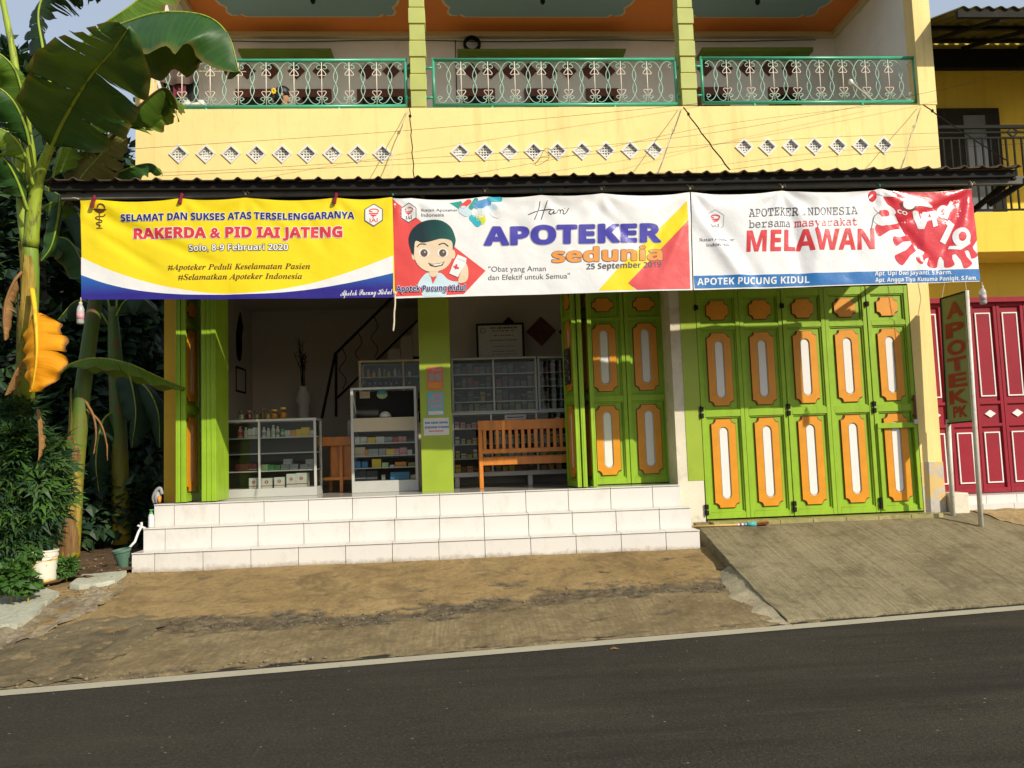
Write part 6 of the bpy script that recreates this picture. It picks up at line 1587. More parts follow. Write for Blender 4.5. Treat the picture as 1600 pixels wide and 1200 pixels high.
# balcony railing
YR_ = 9.42
rl = MB(); zr = W(1500, 199, YR_).z; z2 = W(1500, 207.5, YR_).z; z3 = W(1500, 216, YR_).z
xs0 = NX0+0.02
rl.bar((xs0, YR_, zr), (NX1, YR_, zr+0.0), 0.04, 0.04); rl.bar((xs0, YR_, z2), (NX1, YR_, z2), 0.02, 0.018); rl.bar((xs0, YR_, z3), (NX1, YR_, z3), 0.025, 0.022); rl.bar((xs0, YR_, 4.36), (NX1, YR_, 4.36), 0.025, 0.022)
ro = rl.build('balcony_railing', M['black'], nb)
g = MB()
for k in range(40):
    x = xs0+0.06+0.104*k; g.bar((x, YR_, 4.36), (x, YR_, z3), 0.018, 0.018, up=(0, 1, 0))
g.build('baluster_row', M['black'], ro)
g = MB(); cx = W(1581.5, 206, YR_).x; cz = (zr+z3)/2
for k in range(4):
    A = [(cx-0.075, cz), (cx, cz-0.065), (cx+0.075, cz), (cx, cz+0.065)]; p, q = A[k], A[(k+1) % 4]; g.bar((p[0], YR_-0.004, p[1]), (q[0], YR_-0.004, q[1]), 0.016, 0.016, up=(0, 1, 0))
g.build('diamond', M['black'], ro)
# canopy over the balcony
def mk_canopy():
    k = N('canopy_sheet'); a = k.noise(2, 6); k.col(k.mix(a, (0.10, 0.095, 0.03, 1), (0.17, 0.15, 0.05, 1))); k.set(rough=0.6)
    tr = k.n.new('ShaderNodeBsdfTranslucent'); tr.inputs[0].default_value = (0.25, 0.24, 0.06, 1); mx = k.n.new('ShaderNodeMixShader'); mx.inputs[0].default_value = 0.12
    k.link(k.b.outputs[0], mx.inputs[1]); k.link(tr.outputs[0], mx.inputs[2]); k.link(mx.outputs[0], k.out.inputs[0]); return k.mat
zf = W(1540, 12, 8.55).z; zbk = W(1540, 66, 10.58).z
g = MB(); xs = [NX0+0.03+0.02*k for k in range(230)]
for k in range(229):
    x, x2 = xs[k], xs[k+1]; b1_, b2_ = 0.018*sin(x*41), 0.018*sin(x2*41)
    A, B, C_q, D = (x, 8.55, zf+b1_), (x2, 8.55, zf+b2_), (x2, 10.58, zbk+b2_), (x, 10.58, zbk+b1_)
    g.quad(A, B, C_q, D); g.quad(*[Vector(v)+Vector((0, 0, 0.006)) for v in (D, C_q, B, A)])
cano = thing('balcony_canopy', 'dim corrugated canopy sheltering the black-railed balcony of the house next door', 'canopy'); g.build('canopy_sheet', mk_canopy(), cano)
g = MB()
for y, dz in ((8.6, -0.07), (9.4, -0.06), (10.2, -0.06)): f = (y-8.55)/2.03; z = zf+(zbk-zf)*f+dz; g.bar((NX0+0.04, y, z), (NX1, y, z), 0.05, 0.09 if y < 9 else 0.05)
for x in (6.5, 7.35, 8.2): g.bar((x, 8.6, zf-0.11), (x, 10.55, zbk-0.11), 0.04, 0.05)
g.build('canopy_frame', M['dark_metal'], cano)
g = MB(); g.box(NX0+0.02, NX1, 10.50, 10.598, zbk-0.42, zbk-0.14); g.build('back_board', M['black'], cano)

# ------------------------------------------------------------------ plants
def leaf_mat(name, c1, c2, vein=0.5, trans=0.28, edge=None, rough=0.45):
    k = N(name); uv = k.tc.outputs['UV']
    a = k.noise(3.5, 5, 0.6)
    base = k.mix(k.ramp(a, [(0.35, 0), (0.65, 1)]), c1, c2)
    sx = k.sep(uv)
    st = k.noise(1.0, 2, 0.5, k.mapping(scale=(70, 1.2, 1), src=uv))
    base = k.mix(k.math('MULTIPLY', k.ramp(st, [(0.45, 0), (0.62, 1)]), vein), base, mul(c2, 1.5))
    if edge:
        e = k.math('ABSOLUTE', k.math('SUBTRACT', sx[1], 0.5))
        w = k.math('ADD', e, k.math('MULTIPLY', k.noise(9, 5), 0.16))
        base = k.mix(k.ramp(w, [(0.50, 0), (0.57, 1)]), base, edge)
    k.col(base); k.set(rough=rough+0.08, spec=0.22)
    k.bump(st, 0.35, 0.004)
    if trans:
        tr = k.n.new('ShaderNodeBsdfTranslucent'); k.link(k.mix(0.5, base, (0.35, 0.45, 0.02, 1)), tr.inputs[0])
        mx = k.n.new('ShaderNodeMixShader'); mx.inputs[0].default_value = trans
        k.link(k.b.outputs[0], mx.inputs[1]); k.link(tr.outputs[0], mx.inputs[2]); k.link(mx.outputs[0], k.out.inputs[0])
    return k.mat
LM = dict(
    deep=leaf_mat('banana_leaf_deep', (0.018, 0.060, 0.012, 1), (0.030, 0.085, 0.016, 1), 0.35, 0.10, (0.12, 0.11, 0.02, 1), 0.36),
    mid=leaf_mat('banana_leaf_mid', (0.060, 0.135, 0.014, 1), (0.105, 0.190, 0.020, 1), 0.5, 0.26, (0.16, 0.13, 0.03, 1), 0.4),
    light=leaf_mat('banana_leaf_light', (0.11, 0.20, 0.018, 1), (0.17, 0.26, 0.025, 1), 0.4, 0.30, None, 0.45),
    dry=leaf_mat('banana_leaf_dry', (0.085, 0.070, 0.020, 1), (0.13, 0.10, 0.03, 1), 0.5, 0.15, (0.10, 0.06, 0.025, 1), 0.7),
    dead=leaf_mat('banana_leaf_yellow', (0.70, 0.24, 0.004, 1), (0.76, 0.32, 0.006, 1), 0.25, 0.22, (0.16, 0.07, 0.025, 1), 0.6),
    brown=leaf_mat('banana_leaf_brown', (0.20, 0.10, 0.035, 1), (0.30, 0.16, 0.06, 1), 0.6, 0.15, None, 0.8),
    dark=leaf_mat('banana_leaf_shade', (0.012, 0.030, 0.014, 1), (0.020, 0.045, 0.018, 1), 0.3, 0.06, None, 0.5))  # last entry: darker copy of the leaf, shade put into its colour
def stem_mat(name, lo, hi, z0, z1, spot):
    k = N(name); x, y, z = k.sep()
    f = k.math('DIVIDE', k.math('SUBTRACT', z, z0), z1-z0)
    f = k.math('ADD', f, k.math('MULTIPLY', k.math('SUBTRACT', k.noise(3, 5), 0.5), 0.5))
    base = k.mix(k.ramp(f, [(0.0, 0.0), (1.0, 1.0)]), lo, hi)
    s = k.noise(1, 6, 0.7, k.mapping(scale=(14, 14, 3)))
    base = k.mix(k.ramp(s, [(0.54, 0), (0.62, 1)]), base, spot)
    ln = k.noise(1, 3, 0.5, k.mapping(scale=(45, 45, 1)))
    base = k.mix(k.math('MULTIPLY', k.ramp(ln, [(0.45, 0), (0.65, 1)]), 0.35), base, mul(hi, 1.4))
    k.col(base); k.set(rough=0.55, spec=0.3); k.bump(ln, 0.4, 0.01); return k.mat
SM = stem_mat('banana_stem', (0.30, 0.25, 0.015, 1), (0.15, 0.24, 0.025, 1), 0.4, 3.6, (0.14, 0.10, 0.03, 1))
SM2 = stem_mat('banana_stem_shaded', (0.33, 0.25, 0.012, 1), (0.07, 0.12, 0.02, 1), 0.6, 2.2, (0.17, 0.075, 0.035, 1))  # second stem colour, its upper part darkened to hold the shade
PET = stem_mat('banana_petiole', (0.22, 0.28, 0.02, 1), (0.26, 0.34, 0.03, 1), 2.5, 5.5, (0.12, 0.12, 0.03, 1))

def banana_leaf(parent, path, half, n_hint, mat, fold=25, start=0.15, tears=5, droop=0.15, seed=1, rib=0.016, ribmat=None, gap=0.02, lobes=None, split=False, wave=0.02, tip=0.02):
    """path: (px, py, Y) points along the midrib; half: half width in metres; n_hint: upper-side normal"""
    R_ = random.Random(seed)
    P = catmull([W(x, y, Y) for x, y, Y in path], 12); n = len(P)
    Nh = Vector(n_hint).normalized()
    L = [0.0]
    for a, b in zip(P, P[1:]): L.append(L[-1]+(b-a).length)
    T = [l/L[-1] for l in L]
    def frame(k):
        t = (P[min(k+1, n-1)]-P[max(k-1, 0)]).normalized(); b = t.cross(Nh)
        if b.length < 1e-3: b = t.cross(Vector((0.3, -1, 0.2)))
        b.normalize(); return t, b, b.cross(t)
    def width(s):
        if s <= 0 or s >= 1: return 0.0
        w = min(1.0, (s/0.16)**0.55) * (1 - max(0, (s-0.52)/0.48)**2.2)
        return w
    V_, F_, UV = [], [], []
    rows = 6
    def tval(k): return (T[k]-start)/(1-start)
    def at(tt):
        # point and frame at arc fraction tt
        for k in range(n-1):
            if T[k+1] >= tt:
                f = (tt-T[k])/max(1e-9, T[k+1]-T[k]); t, b, c = frame(k); t2, b2, c2 = frame(k+1)
                return P[k].lerp(P[k+1], f), t.lerp(t2, f), b.lerp(b2, f), c.lerp(c2, f)
        t, b, c = frame(n-1); return P[-1], t, b, c
    for side in (-1, 1):
        cuts = sorted(R_.uniform(0.06, 0.96) for _ in range(tears)); edges = [0.0] + cuts + [1.0]
        for si, (e0, e1) in enumerate(zip(edges, edges[1:])):
            if e1-e0 < 0.004: continue
            m = max(2, int((e1-e0)*34)); base = len(V_)
            dr = droop*R_.uniform(0.6, 1.5); tw = R_.uniform(-0.25, 0.25) if tears else 0; cutlen = R_.uniform(0.25, 0.9) if tears else 0; sc = R_.uniform(0.86, 1.05) if tears else 1
            for i in range(m+1):
                s = e0 + (e1-e0)*i/m
                for j in range(rows+1):
                    r = j/rows
                    # strips narrow towards their ends where they are torn
                    mid = (e0+e1)/2; g_ = gap*max(0.0, (r-1+cutlen))/max(1e-3, cutlen) if tears else 0
                    ss = s + (mid-s)*min(0.6, g_/max(0.02, (e1-e0))) + 0.05*r*r
                    ss = min(0.999, ss)
                    p, t, b, c = at(start + (1-start)*ss)
                    w = half*width(s if s > 0 else 0.001)*sc
                    fa = radians(fold); ang = fa + dr*r*1.6
                    o_ = b*side*cos(ang) - c*sin(ang)
                    q = p + o_*w*r + c*(wave*sin(s*31+seed+side)*r*r + 0.5*wave*fbm(s*9, r*2, seed)) + t*(tw*w*r*r*0.3)
                    V_.append(q); UV.append((s, 0.5+0.5*side*r))
            for i in range(m):
                for j in range(rows):
                    a = base + i*(rows+1)+j; f = (a, a+rows+1, a+rows+2, a+1)
                    F_.append(f if side > 0 else f[::-1])
    me = bpy.data.meshes.new('leaf'); me.from_pydata([tuple(v) for v in V_], [], F_); me.materials.append(mat)
    ul = me.uv_layers.new(name='UVMap')
    for lp in me.loops: ul.data[lp.index].uv = UV[lp.vertex_index]
    me.polygons.foreach_set('use_smooth', [True]*len(F_))
    o = bpy.data.objects.new('leaf', me); COL.objects.link(o); o.parent = parent
    g = MB(); rr = [max(0.004, rib*(1-0.8*T[k])) for k in range(n)]
    g.tube(P, rr, 7); g.build('midrib', ribmat or PET, o, smooth=True)
    return o
def stem(parent, path, radii, mat, name='stem', rings=()):
    P = catmull([W(x, y, Y) for x, y, Y in path], 8); n = len(P)
    r = []
    for k in range(n):
        f = k/(n-1)*(len(radii)-1); i = min(int(f), len(radii)-2); r.append(radii[i]+(radii[i+1]-radii[i])*(f-i) + 0.004*fbm(k*0.7, 1))
    g = MB(); g.tube(P, r, 14); o = g.build(name, mat, parent, smooth=True)
    return o
plantA = thing('banana_plant', 'tall banana plant with big drooping leaves before the left corner of the shop', 'banana plant')
stem(plantA, [(18, 900, 9.3), (28, 780, 9.2), (36, 690, 9.0), (40, 600, 8.5), (44, 520, 8.1), (48, 420, 8.0), (46, 372, 8.0)], [0.12, 0.11, 0.10, 0.09, 0.086, 0.076, 0.066], SM)
stem(plantA, [(46, 385, 8.0), (36, 340, 7.98), (30, 230, 7.95), (26, 120, 7.9), (8, 20, 7.85), (-6, -40, 7.8)], [0.065, 0.05, 0.04, 0.034, 0.028, 0.022], PET, 'petiole')
stem(plantA, [(48, 385, 7.98), (56, 300, 7.9), (66, 260, 7.85), (90, 205, 7.75)], [0.07, 0.058, 0.05, 0.036], PET, 'petiole')
stem(plantA, [(50, 300, 8.0), (48, 240, 7.95), (44, 200, 7.95), (42, 150, 8.0)], [0.055, 0.045, 0.03, 0.02], PET, 'petiole')
UP = (-0.72, -0.62, -0.30)
banana_leaf(plantA, [(52, 318, 7.9), (64, 270, 7.85), (84, 220, 7.7), (108, 172, 7.5), (142, 118, 7.2), (178, 76, 6.9), (200, 44, 6.75)], 0.50, (-0.05, 0.39, 0.64), LM['deep'], 10, 0.26, 5, 0.10, 3, 0.026, gap=0.025, wave=0.045)
banana_leaf(plantA, [(122, 80, 7.9), (148, 54, 7.7), (190, 38, 7.5), (250, 20, 7.3), (318, 24, 7.2), (356, 54, 7.2), (374, 114, 7.2)], 0.56, (0.1, -0.12, 1), LM['deep'], 52, 0.06, 2, 0.10, 8, 0.02, gap=0.006, wave=0.045)
banana_leaf(plantA, [(110, 90, 8.2), (150, 48, 8.1), (198, 14, 8.0), (244, -20, 8.0), (300, -34, 8.0)], 0.36, (-0.3, -0.75, 0.55), LM['mid'], 20, 0.05, 3, 0.1, 5, 0.018)
banana_leaf(plantA, [(84, 190, 8.1), (78, 130, 8.1), (66, 70, 8.1), (60, 18, 8.1), (78, -18, 8.1), (124, -30, 8.1), (160, -10, 8.1)], 0.34, (0.3, -0.6, 0.7), LM['dark'], 40, 0.2, 26, 0.5, 12, 0.02, gap=0.055)
banana_leaf(plantA, [(48, 210, 7.8), (36, 150, 7.7), (20, 104, 7.6), (-14, 76, 7.5), (-60, 60, 7.4)], 0.30, (0.2, -0.7, 0.65), LM['mid'], 30, 0.12, 9, 0.35, 21, gap=0.05, wave=0.04)
banana_leaf(plantA, [(52, 262, 7.8), (40, 200, 7.65), (14, 150, 7.5), (-34, 122, 7.4), (-90, 110, 7.3)], 0.30, (0.25, -0.6, 0.7), LM['deep'], 35, 0.15, 9, 0.4, 23, gap=0.05, wave=0.04)
banana_leaf(plantA, [(52, 290, 7.75), (36, 236, 7.6), (10, 206, 7.5), (-28, 196, 7.4), (-70, 204, 7.4)], 0.24, (0.1, -0.5, 0.8), LM['light'], 40, 0.2, 7, 0.4, 25, gap=0.05, wave=0.03)
banana_leaf(plantA, [(44, 330, 7.8), (26, 280, 7.7), (4, 246, 7.6), (-30, 228, 7.5)], 0.24, (0.3, -0.75, 0.5), LM['deep'], 30, 0.15, 7, 0.35, 27, gap=0.05, wave=0.03)
banana_leaf(plantA, [(30, 320, 8.3), (22, 260, 8.3), (10, 190, 8.4), (0, 130, 8.5), (20, 90, 8.6)], 0.36, (-0.5, -0.8, 0.1), LM['dark'], 15, 0.1, 4, 0.1, 29)
banana_leaf(plantA, [(76, 300, 8.3), (98, 232, 8.3), (124, 206, 8.25), (152, 194, 8.2), (172, 200, 8.2)], 0.20, (-0.1, -0.8, 0.6), LM['light'], 20, 0.14, 3, 0.15, 31)
banana_leaf(plantA, [(92, 330, 8.4), (122, 284, 8.35), (150, 250, 8.3), (176, 224, 8.3), (198, 212, 8.3)], 0.27, (-0.35, -0.85, -0.1), LM['dry'], 10, 0.05, 3, 0.1, 33, 0.014)
banana_leaf(plantA, [(150, 240, 8.2), (178, 212, 8.1), (216, 168, 8.0), (254, 138, 7.95), (272, 152, 7.95), (280, 176, 7.95)], 0.32, (-0.2, -0.75, 0.6), LM['mid'], 62, 0.30, 6, 0.4, 37, 0.022, gap=0.07, ribmat=LM['dry'])
banana_leaf(plantA, [(150, 300, 8.5), (176, 276, 8.5), (204, 262, 8.5), (236, 256, 8.5), (254, 272, 8.5)], 0.16, (-0.1, -0.5, 0.8), LM['deep'], 35, 0.1, 2, 0.2, 39)
banana_leaf(plantA, [(60, 330, 8.5), (84, 316, 8.5), (106, 318, 8.5), (122, 330, 8.5)], 0.22, (-0.1, -0.6, 0.75), LM['mid'], 30, 0.08, 2, 0.2, 41)
banana_leaf(plantA, [(96, 305, 8.3), (90, 345, 8.3), (80, 385, 8.3), (64, 408, 8.3)], 0.12, (0.6, -0.7, 0.2), LM['deep'], 35, 0.05, 1, 0.2, 43)
banana_leaf(plantA, [(50, 452, 7.88), (54, 480, 7.78), (57, 520, 7.70), (57, 560, 7.68), (50, 612, 7.72)], 0.25, (-0.1, -1, 0.12), LM['dead'], 12, 0.26, 2, 0.16, 45, 0.026, wave=0.03, ribmat=stem_mat('yellow_petiole', (0.62, 0.38, 0.01, 1), (0.62, 0.42, 0.02, 1), 0, 4, (0.5, 0.24, 0.01, 1)), gap=0.03)
banana_leaf(plantA, [(34, 425, 7.9), (22, 440, 7.85), (10, 468, 7.85), (6, 500, 7.85), (8, 532, 7.85)], 0.14, (0.2, -1, 0.1), LM['brown'], 40, 0.1, 5, 0.4, 47, gap=0.05, ribmat=LM['brown'])
banana_leaf(plantA, [(40, 560, 7.95), (26, 580, 7.95), (16, 600, 7.95), (8, 618, 7.95)], 0.10, (0.2, -1, 0.1), LM['brown'], 40, 0.1, 4, 0.4, 48, gap=0.05, ribmat=LM['brown'])
banana_leaf(plantA, [(60, 640, 8.2), (62, 690, 8.2), (60, 720, 8.2)], 0.08, (0.1, -1, 0.1), LM['brown'], 40, 0.1, 4, 0.4, 49, ribmat=LM['brown'])
g = MB(); g.ball(W(37, 660, 8.85), 0.112, 0.112, 0.16, 12, 8); g.build('sheath', SM, plantA, smooth=True)

def sheath_flap(parent, path, r, a0, span, t0, t1, mat, seed):
    """a dry leaf base still wrapped round part of the stem, torn to a point at its top"""
    P = catmull([W(x, y, Y) for x, y, Y in path], 10); n = len(P); g = MB(); nu, nv = 14, 16
    for j in range(nv+1):
        v = j/nv; f = (t0+(t1-t0)*v)*(n-1); i = min(int(f), n-2); c = P[i].lerp(P[i+1], f-i)
        w = (1-0.75*v**1.6) + 0.18*fbm(v*6, seed)
        for q in range(nu+1):
            u = q/nu-0.5; a = a0 + span*u*w; rr = r*(1.04 + 0.10*v*abs(u)*2 + 0.05*fbm(u*5, v*4, seed)) + 0.012*v
            g.v.append(c + Vector((rr*cos(a), rr*sin(a), 0.03*fbm(u*9, v, seed)*(v > 0.8))))
    for j in range(nv):
        for q in range(nu): a = j*(nu+1)+q; g.f.append((a, a+1, a+nu+2, a+nu+1)); g.m.append(0)
    return g.build('sheath', mat, parent, smooth=True)
def bark(name, c1, c2):
    k = N(name); st = k.noise(1.0, 6, 0.7, k.mapping(scale=(40, 40, 2.5))); a = k.noise(5, 7, 0.7)
    k.col(k.mix(k.ramp(st, [(0.35, 0), (0.65, 1)]), k.mix(a, c1, mul(c1, 0.5)), c2)); k.set(rough=0.85, spec=0.15); k.bump(st, 0.6, 0.012); return k.mat
BK = [bark('dry_sheath_brown', (0.16, 0.085, 0.03, 1), (0.26, 0.15, 0.06, 1)), bark('dry_sheath_olive', (0.17, 0.15, 0.03, 1), (0.26, 0.22, 0.045, 1)), bark('dry_sheath_ochre', (0.30, 0.20, 0.03, 1), (0.38, 0.27, 0.06, 1))]
PA = [(36, 690, 9.0), (40, 600, 8.5), (44, 520, 8.1), (48, 420, 8.0), (46, 372, 8.0)]
for k, (a0, sp_, t0, t1, m) in enumerate(((-1.9, 2.6, 0.02, 0.30, 1), (-1.0, 2.2, 0.10, 0.45, 2), (-2.5, 2.0, 0.30, 0.66, 1), (-1.3, 1.8, 0.48, 0.82, 2), (-2.2, 1.6, 0.62, 0.95, 1))):
    sheath_flap(plantA, PA, 0.094-0.012*t0*2, a0, sp_, t0, t1, BK[m], k*3.7)
plantB = thing('banana_plant', 'younger banana plant with a yellowish stem behind the white and yellow bucket', 'banana plant')
stem(plantB, [(106, 872, 9.2), (112, 800, 9.2), (116, 740, 9.2), (121, 690, 9.2), (128, 620, 9.2), (136, 560, 9.2), (146, 490, 9.2), (156, 420, 9.2), (162, 360, 9.2)], [0.12, 0.105, 0.10, 0.095, 0.088, 0.085, 0.078, 0.06, 0.05], SM2)
PB = [(106, 872, 9.2), (112, 800, 9.2), (116, 740, 9.2), (121, 690, 9.2), (128, 620, 9.2), (136, 560, 9.2), (146, 490, 9.2)]
for k, (a0, sp_, t0, t1, m) in enumerate(((-1.2, 2.2, 0.0, 0.16, 0), (-2.2, 1.8, 0.04, 0.24, 2), (-1.0, 1.5, 0.12, 0.34, 2), (-1.8, 2.4, 0.40, 0.52, 0), (-2.4, 1.4, 0.50, 0.70, 1))):
    sheath_flap(plantB, PB, 0.112-0.03*t0, a0, sp_, t0, t1, BK[m], 20+k*2.3)
banana_leaf(plantB, [(84, 590, 8.9), (110, 570, 8.9), (150, 560, 8.95), (200, 568, 9.05), (250, 590, 9.15), (290, 606, 9.2)], 0.20, (0.05, 0.15, 1), LM['mid'], 30, 0.1, 2, 0.15, 51, 0.02)
banana_leaf(plantB, [(150, 450, 9.2), (158, 400, 9.2), (190, 350, 9.3), (230, 320, 9.5), (280, 330, 9.7)], 0.26, (0, -0.4, 0.9), LM['deep'], 35, 0.15, 3, 0.2, 53)
banana_leaf(plantB, [(146, 480, 9.2), (132, 420, 9.2), (112, 380, 9.2), (86, 372, 9.2), (60, 400, 9.2)], 0.26, (0, -0.5, 0.9), LM['deep'], 35, 0.15, 3, 0.2, 55)
banana_leaf(plantB, [(134, 628, 9.15), (146, 650, 9.1), (150, 680, 9.1), (146, 710, 9.1)], 0.07, (0.3, -0.9, 0.1), LM['brown'], 50, 0.05, 5, 0.5, 57, ribmat=LM['brown'])
banana_leaf(plantB, [(136, 640, 9.15), (156, 660, 9.1), (166, 690, 9.1), (168, 720, 9.1)], 0.05, (0.3, -0.9, 0.1), LM['brown'], 50, 0.05, 5, 0.5, 59, ribmat=LM['brown'])
plantC = thing('banana_plant', 'shaded banana plant in the dark gap beside the shop', 'banana plant')
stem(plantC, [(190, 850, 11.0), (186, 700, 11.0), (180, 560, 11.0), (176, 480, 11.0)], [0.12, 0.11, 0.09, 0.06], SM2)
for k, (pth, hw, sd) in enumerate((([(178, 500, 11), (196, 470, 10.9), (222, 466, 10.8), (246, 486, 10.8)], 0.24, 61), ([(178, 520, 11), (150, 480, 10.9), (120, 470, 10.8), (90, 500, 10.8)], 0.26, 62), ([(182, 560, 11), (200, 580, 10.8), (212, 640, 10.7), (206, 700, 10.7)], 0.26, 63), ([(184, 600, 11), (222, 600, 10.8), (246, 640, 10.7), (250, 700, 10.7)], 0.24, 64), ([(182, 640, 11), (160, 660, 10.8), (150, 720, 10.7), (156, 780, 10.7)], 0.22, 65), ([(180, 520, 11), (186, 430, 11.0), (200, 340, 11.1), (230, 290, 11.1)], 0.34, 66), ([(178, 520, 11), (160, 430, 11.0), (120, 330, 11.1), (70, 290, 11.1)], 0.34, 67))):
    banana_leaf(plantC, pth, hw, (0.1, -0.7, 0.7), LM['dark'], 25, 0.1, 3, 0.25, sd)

# leafy masses: many small blades through the volume of each crown
def foliage_mesh(blobs, n, size, mats, seed, shape='leaf', flat=0.3):
    R_ = random.Random(seed); g = MB()
    vol = [b[3]*b[4]*b[5] for b in blobs]; tot = sum(vol)
    for _ in range(n):
        q = R_.uniform(0, tot); k = 0
        while q > vol[k] and k < len(blobs)-1: q -= vol[k]; k += 1
        cx, cy, cz, rx_, ry_, rz_ = blobs[k]
        while True:
            d = Vector((R_.gauss(0, 1), R_.gauss(0, 1), R_.gauss(0, 1)))
            if d.length > 0.01: break
        d.normalize(); rr = R_.uniform(0.35, 1.0)**0.6
        rr *= 0.78 + 0.45*noise.noise(d*2.3 + Vector((seed, k, 0)))
        c = Vector((cx + d.x*rx_*rr, cy + d.y*ry_*rr, cz + d.z*rz_*rr))
        ax = (d + Vector((R_.uniform(-1, 1), R_.uniform(-1, 1), R_.uniform(-1.1, 0.5)))*0.9).normalized()
        up = Vector((R_.uniform(-.6, .6), R_.uniform(-.9, .2), 1)).normalized(); sd = ax.cross(up)
        if sd.length < 0.05: continue
        sd.normalize(); nm = sd.cross(ax); s = size*R_.uniform(0.6, 1.3); m = R_.randrange(len(mats))
        if shape == 'leaf':
            w = s*flat
            g.v += [c, c+ax*s*0.35+sd*w-nm*w*.3, c+ax*s-nm*s*.12, c+ax*s*0.35-sd*w-nm*w*.3, c+ax*s*0.4]
            i = len(g.v)-5; g.f += [(i, i+1, i+4), (i+1, i+2, i+4), (i+2, i+3, i+4), (i+3, i, i+4)]; g.m += [m]*4
        else:
            # cut leaf: a stalk with five pointed lobes, each lobe toothed
            for a, l in ((0, 1.0), (0.62, .82), (-0.62, .82), (1.25, .55), (-1.25, .55)):
                dv = ax*cos(a) + sd*sin(a); pv = -ax*sin(a) + sd*cos(a); ln = s*l; w = ln*0.10
                b0 = c + dv*ln*0.12; i = len(g.v)
                g.v += [b0, b0+dv*ln*.30+pv*w*.7, b0+dv*ln*.42+pv*w*1.9-nm*w*.4, b0+dv*ln*.5+pv*w*.8, b0+dv*ln*0.95-nm*ln*.12, b0+dv*ln*.5-pv*w*.8, b0+dv*ln*.42-pv*w*1.9-nm*w*.4, b0+dv*ln*.30-pv*w*.7]
                g.f += [(i, i+1, i+3), (i+1, i+2, i+3), (i, i+3, i+5), (i+3, i+4, i+5), (i, i+5, i+7), (i+5, i+6, i+7)]; g.m += [m]*6
    return g
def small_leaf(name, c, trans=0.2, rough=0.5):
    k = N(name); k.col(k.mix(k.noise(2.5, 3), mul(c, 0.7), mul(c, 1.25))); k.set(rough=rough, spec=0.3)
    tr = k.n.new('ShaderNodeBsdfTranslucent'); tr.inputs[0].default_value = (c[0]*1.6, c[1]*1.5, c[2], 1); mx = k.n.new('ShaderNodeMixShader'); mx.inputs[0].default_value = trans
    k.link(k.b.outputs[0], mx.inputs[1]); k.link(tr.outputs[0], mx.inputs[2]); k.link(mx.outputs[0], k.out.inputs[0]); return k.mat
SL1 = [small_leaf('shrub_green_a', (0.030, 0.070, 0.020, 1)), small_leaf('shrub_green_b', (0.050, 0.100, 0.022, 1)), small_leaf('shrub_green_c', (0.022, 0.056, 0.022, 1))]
SL2 = [small_leaf('shade_green_a', (0.020, 0.048, 0.018, 1), 0.15), small_leaf('shade_green_b', (0.034, 0.070, 0.020, 1), 0.15), small_leaf('shade_green_c', (0.016, 0.036, 0.022, 1), 0.15)]  # greens darkened so that the gap's shade is in the leaf colour
SL3 = [small_leaf('herb_green_a', (0.055, 0.13, 0.018, 1)), small_leaf('herb_green_b', (0.040, 0.10, 0.018, 1))]
def wp(px, py, Y, rx_, ry_, rz_): p = W(px, py, Y); return (p.x, p.y, p.z, rx_, ry_, rz_)
shrub = thing('cut_leaf_shrub', 'dense dark shrub of finely cut leaves under the tall banana plant', 'shrub')
f_ = foliage_mesh([wp(20, 720, 8.5, 0.46, 0.30, 0.40), wp(62, 765, 8.6, 0.32, 0.24, 0.34), wp(-30, 790, 8.4, 0.5, 0.3, 0.5), wp(10, 835, 8.4, 0.36, 0.24, 0.38), wp(76, 722, 8.7, 0.20, 0.2, 0.24), wp(-20, 690, 8.5, 0.4, 0.3, 0.35), wp(50, 835, 8.55, 0.22, 0.18, 0.26), wp(26, 650, 8.6, 0.26, 0.22, 0.26)], 4900, 0.145, SL1, 5, 'cut')
f2_ = foliage_mesh([wp(30, 730, 8.5, 0.62, 0.40, 0.62), wp(60, 780, 8.5, 0.40, 0.3, 0.52)], 420, 0.19, SL1+SL3[:1], 6, 'cut')
f_.build('foliage', SL1, shrub); f2_.build('loose_spray', SL1+SL3[:1], shrub)
for x, y in ((20, 900), (60, 880), (-20, 905)):
    g = MB(); a = W(x, y, 8.6); g.tube([Vector((a.x, a.y, 0.25)), Vector((a.x+0.05, a.y, 0.7)), W(x+8, 740, 8.6)], [0.016, 0.013, 0.006], 6); g.build('stalk', SM2, shrub)
def herb(cx, cy, Y, r, n, size, label, seed, mats=SL3, shape='leaf', group=None):
    t = thing('herb', label, 'plant', group); p = W(cx, cy, Y)
    foliage_mesh([(p.x, p.y, p.z, r, r*.8, r*.85)], n, size, mats, seed, shape, 0.42).build('foliage', mats, t)
    g = MB(); g.tube([Vector((p.x, p.y, p.z-r-0.05)), Vector((p.x+0.01, p.y, p.z))], 0.008, 5); g.build('stalk', SM2, t)
herb(18, 900, 7.75, 0.20, 420, 0.075, 'bright low herb with rounded leaves beside the left paving stone', 71)
herb(44, 912, 7.8, 0.12, 200, 0.06, 'small bright herb spreading right of the larger low herb', 72)
herb(104, 886, 8.6, 0.13, 420, 0.05, 'round little green bush between the bucket and the banana stem', 73)
herb(52, 866, 7.95, 0.07, 60, 0.07, 'small leafy sprig hanging over the rim of the bucket', 74)
herb(52, 905, 7.98, 0.05, 36, 0.06, 'tiny sprig against the yellow side of the bucket', 75)

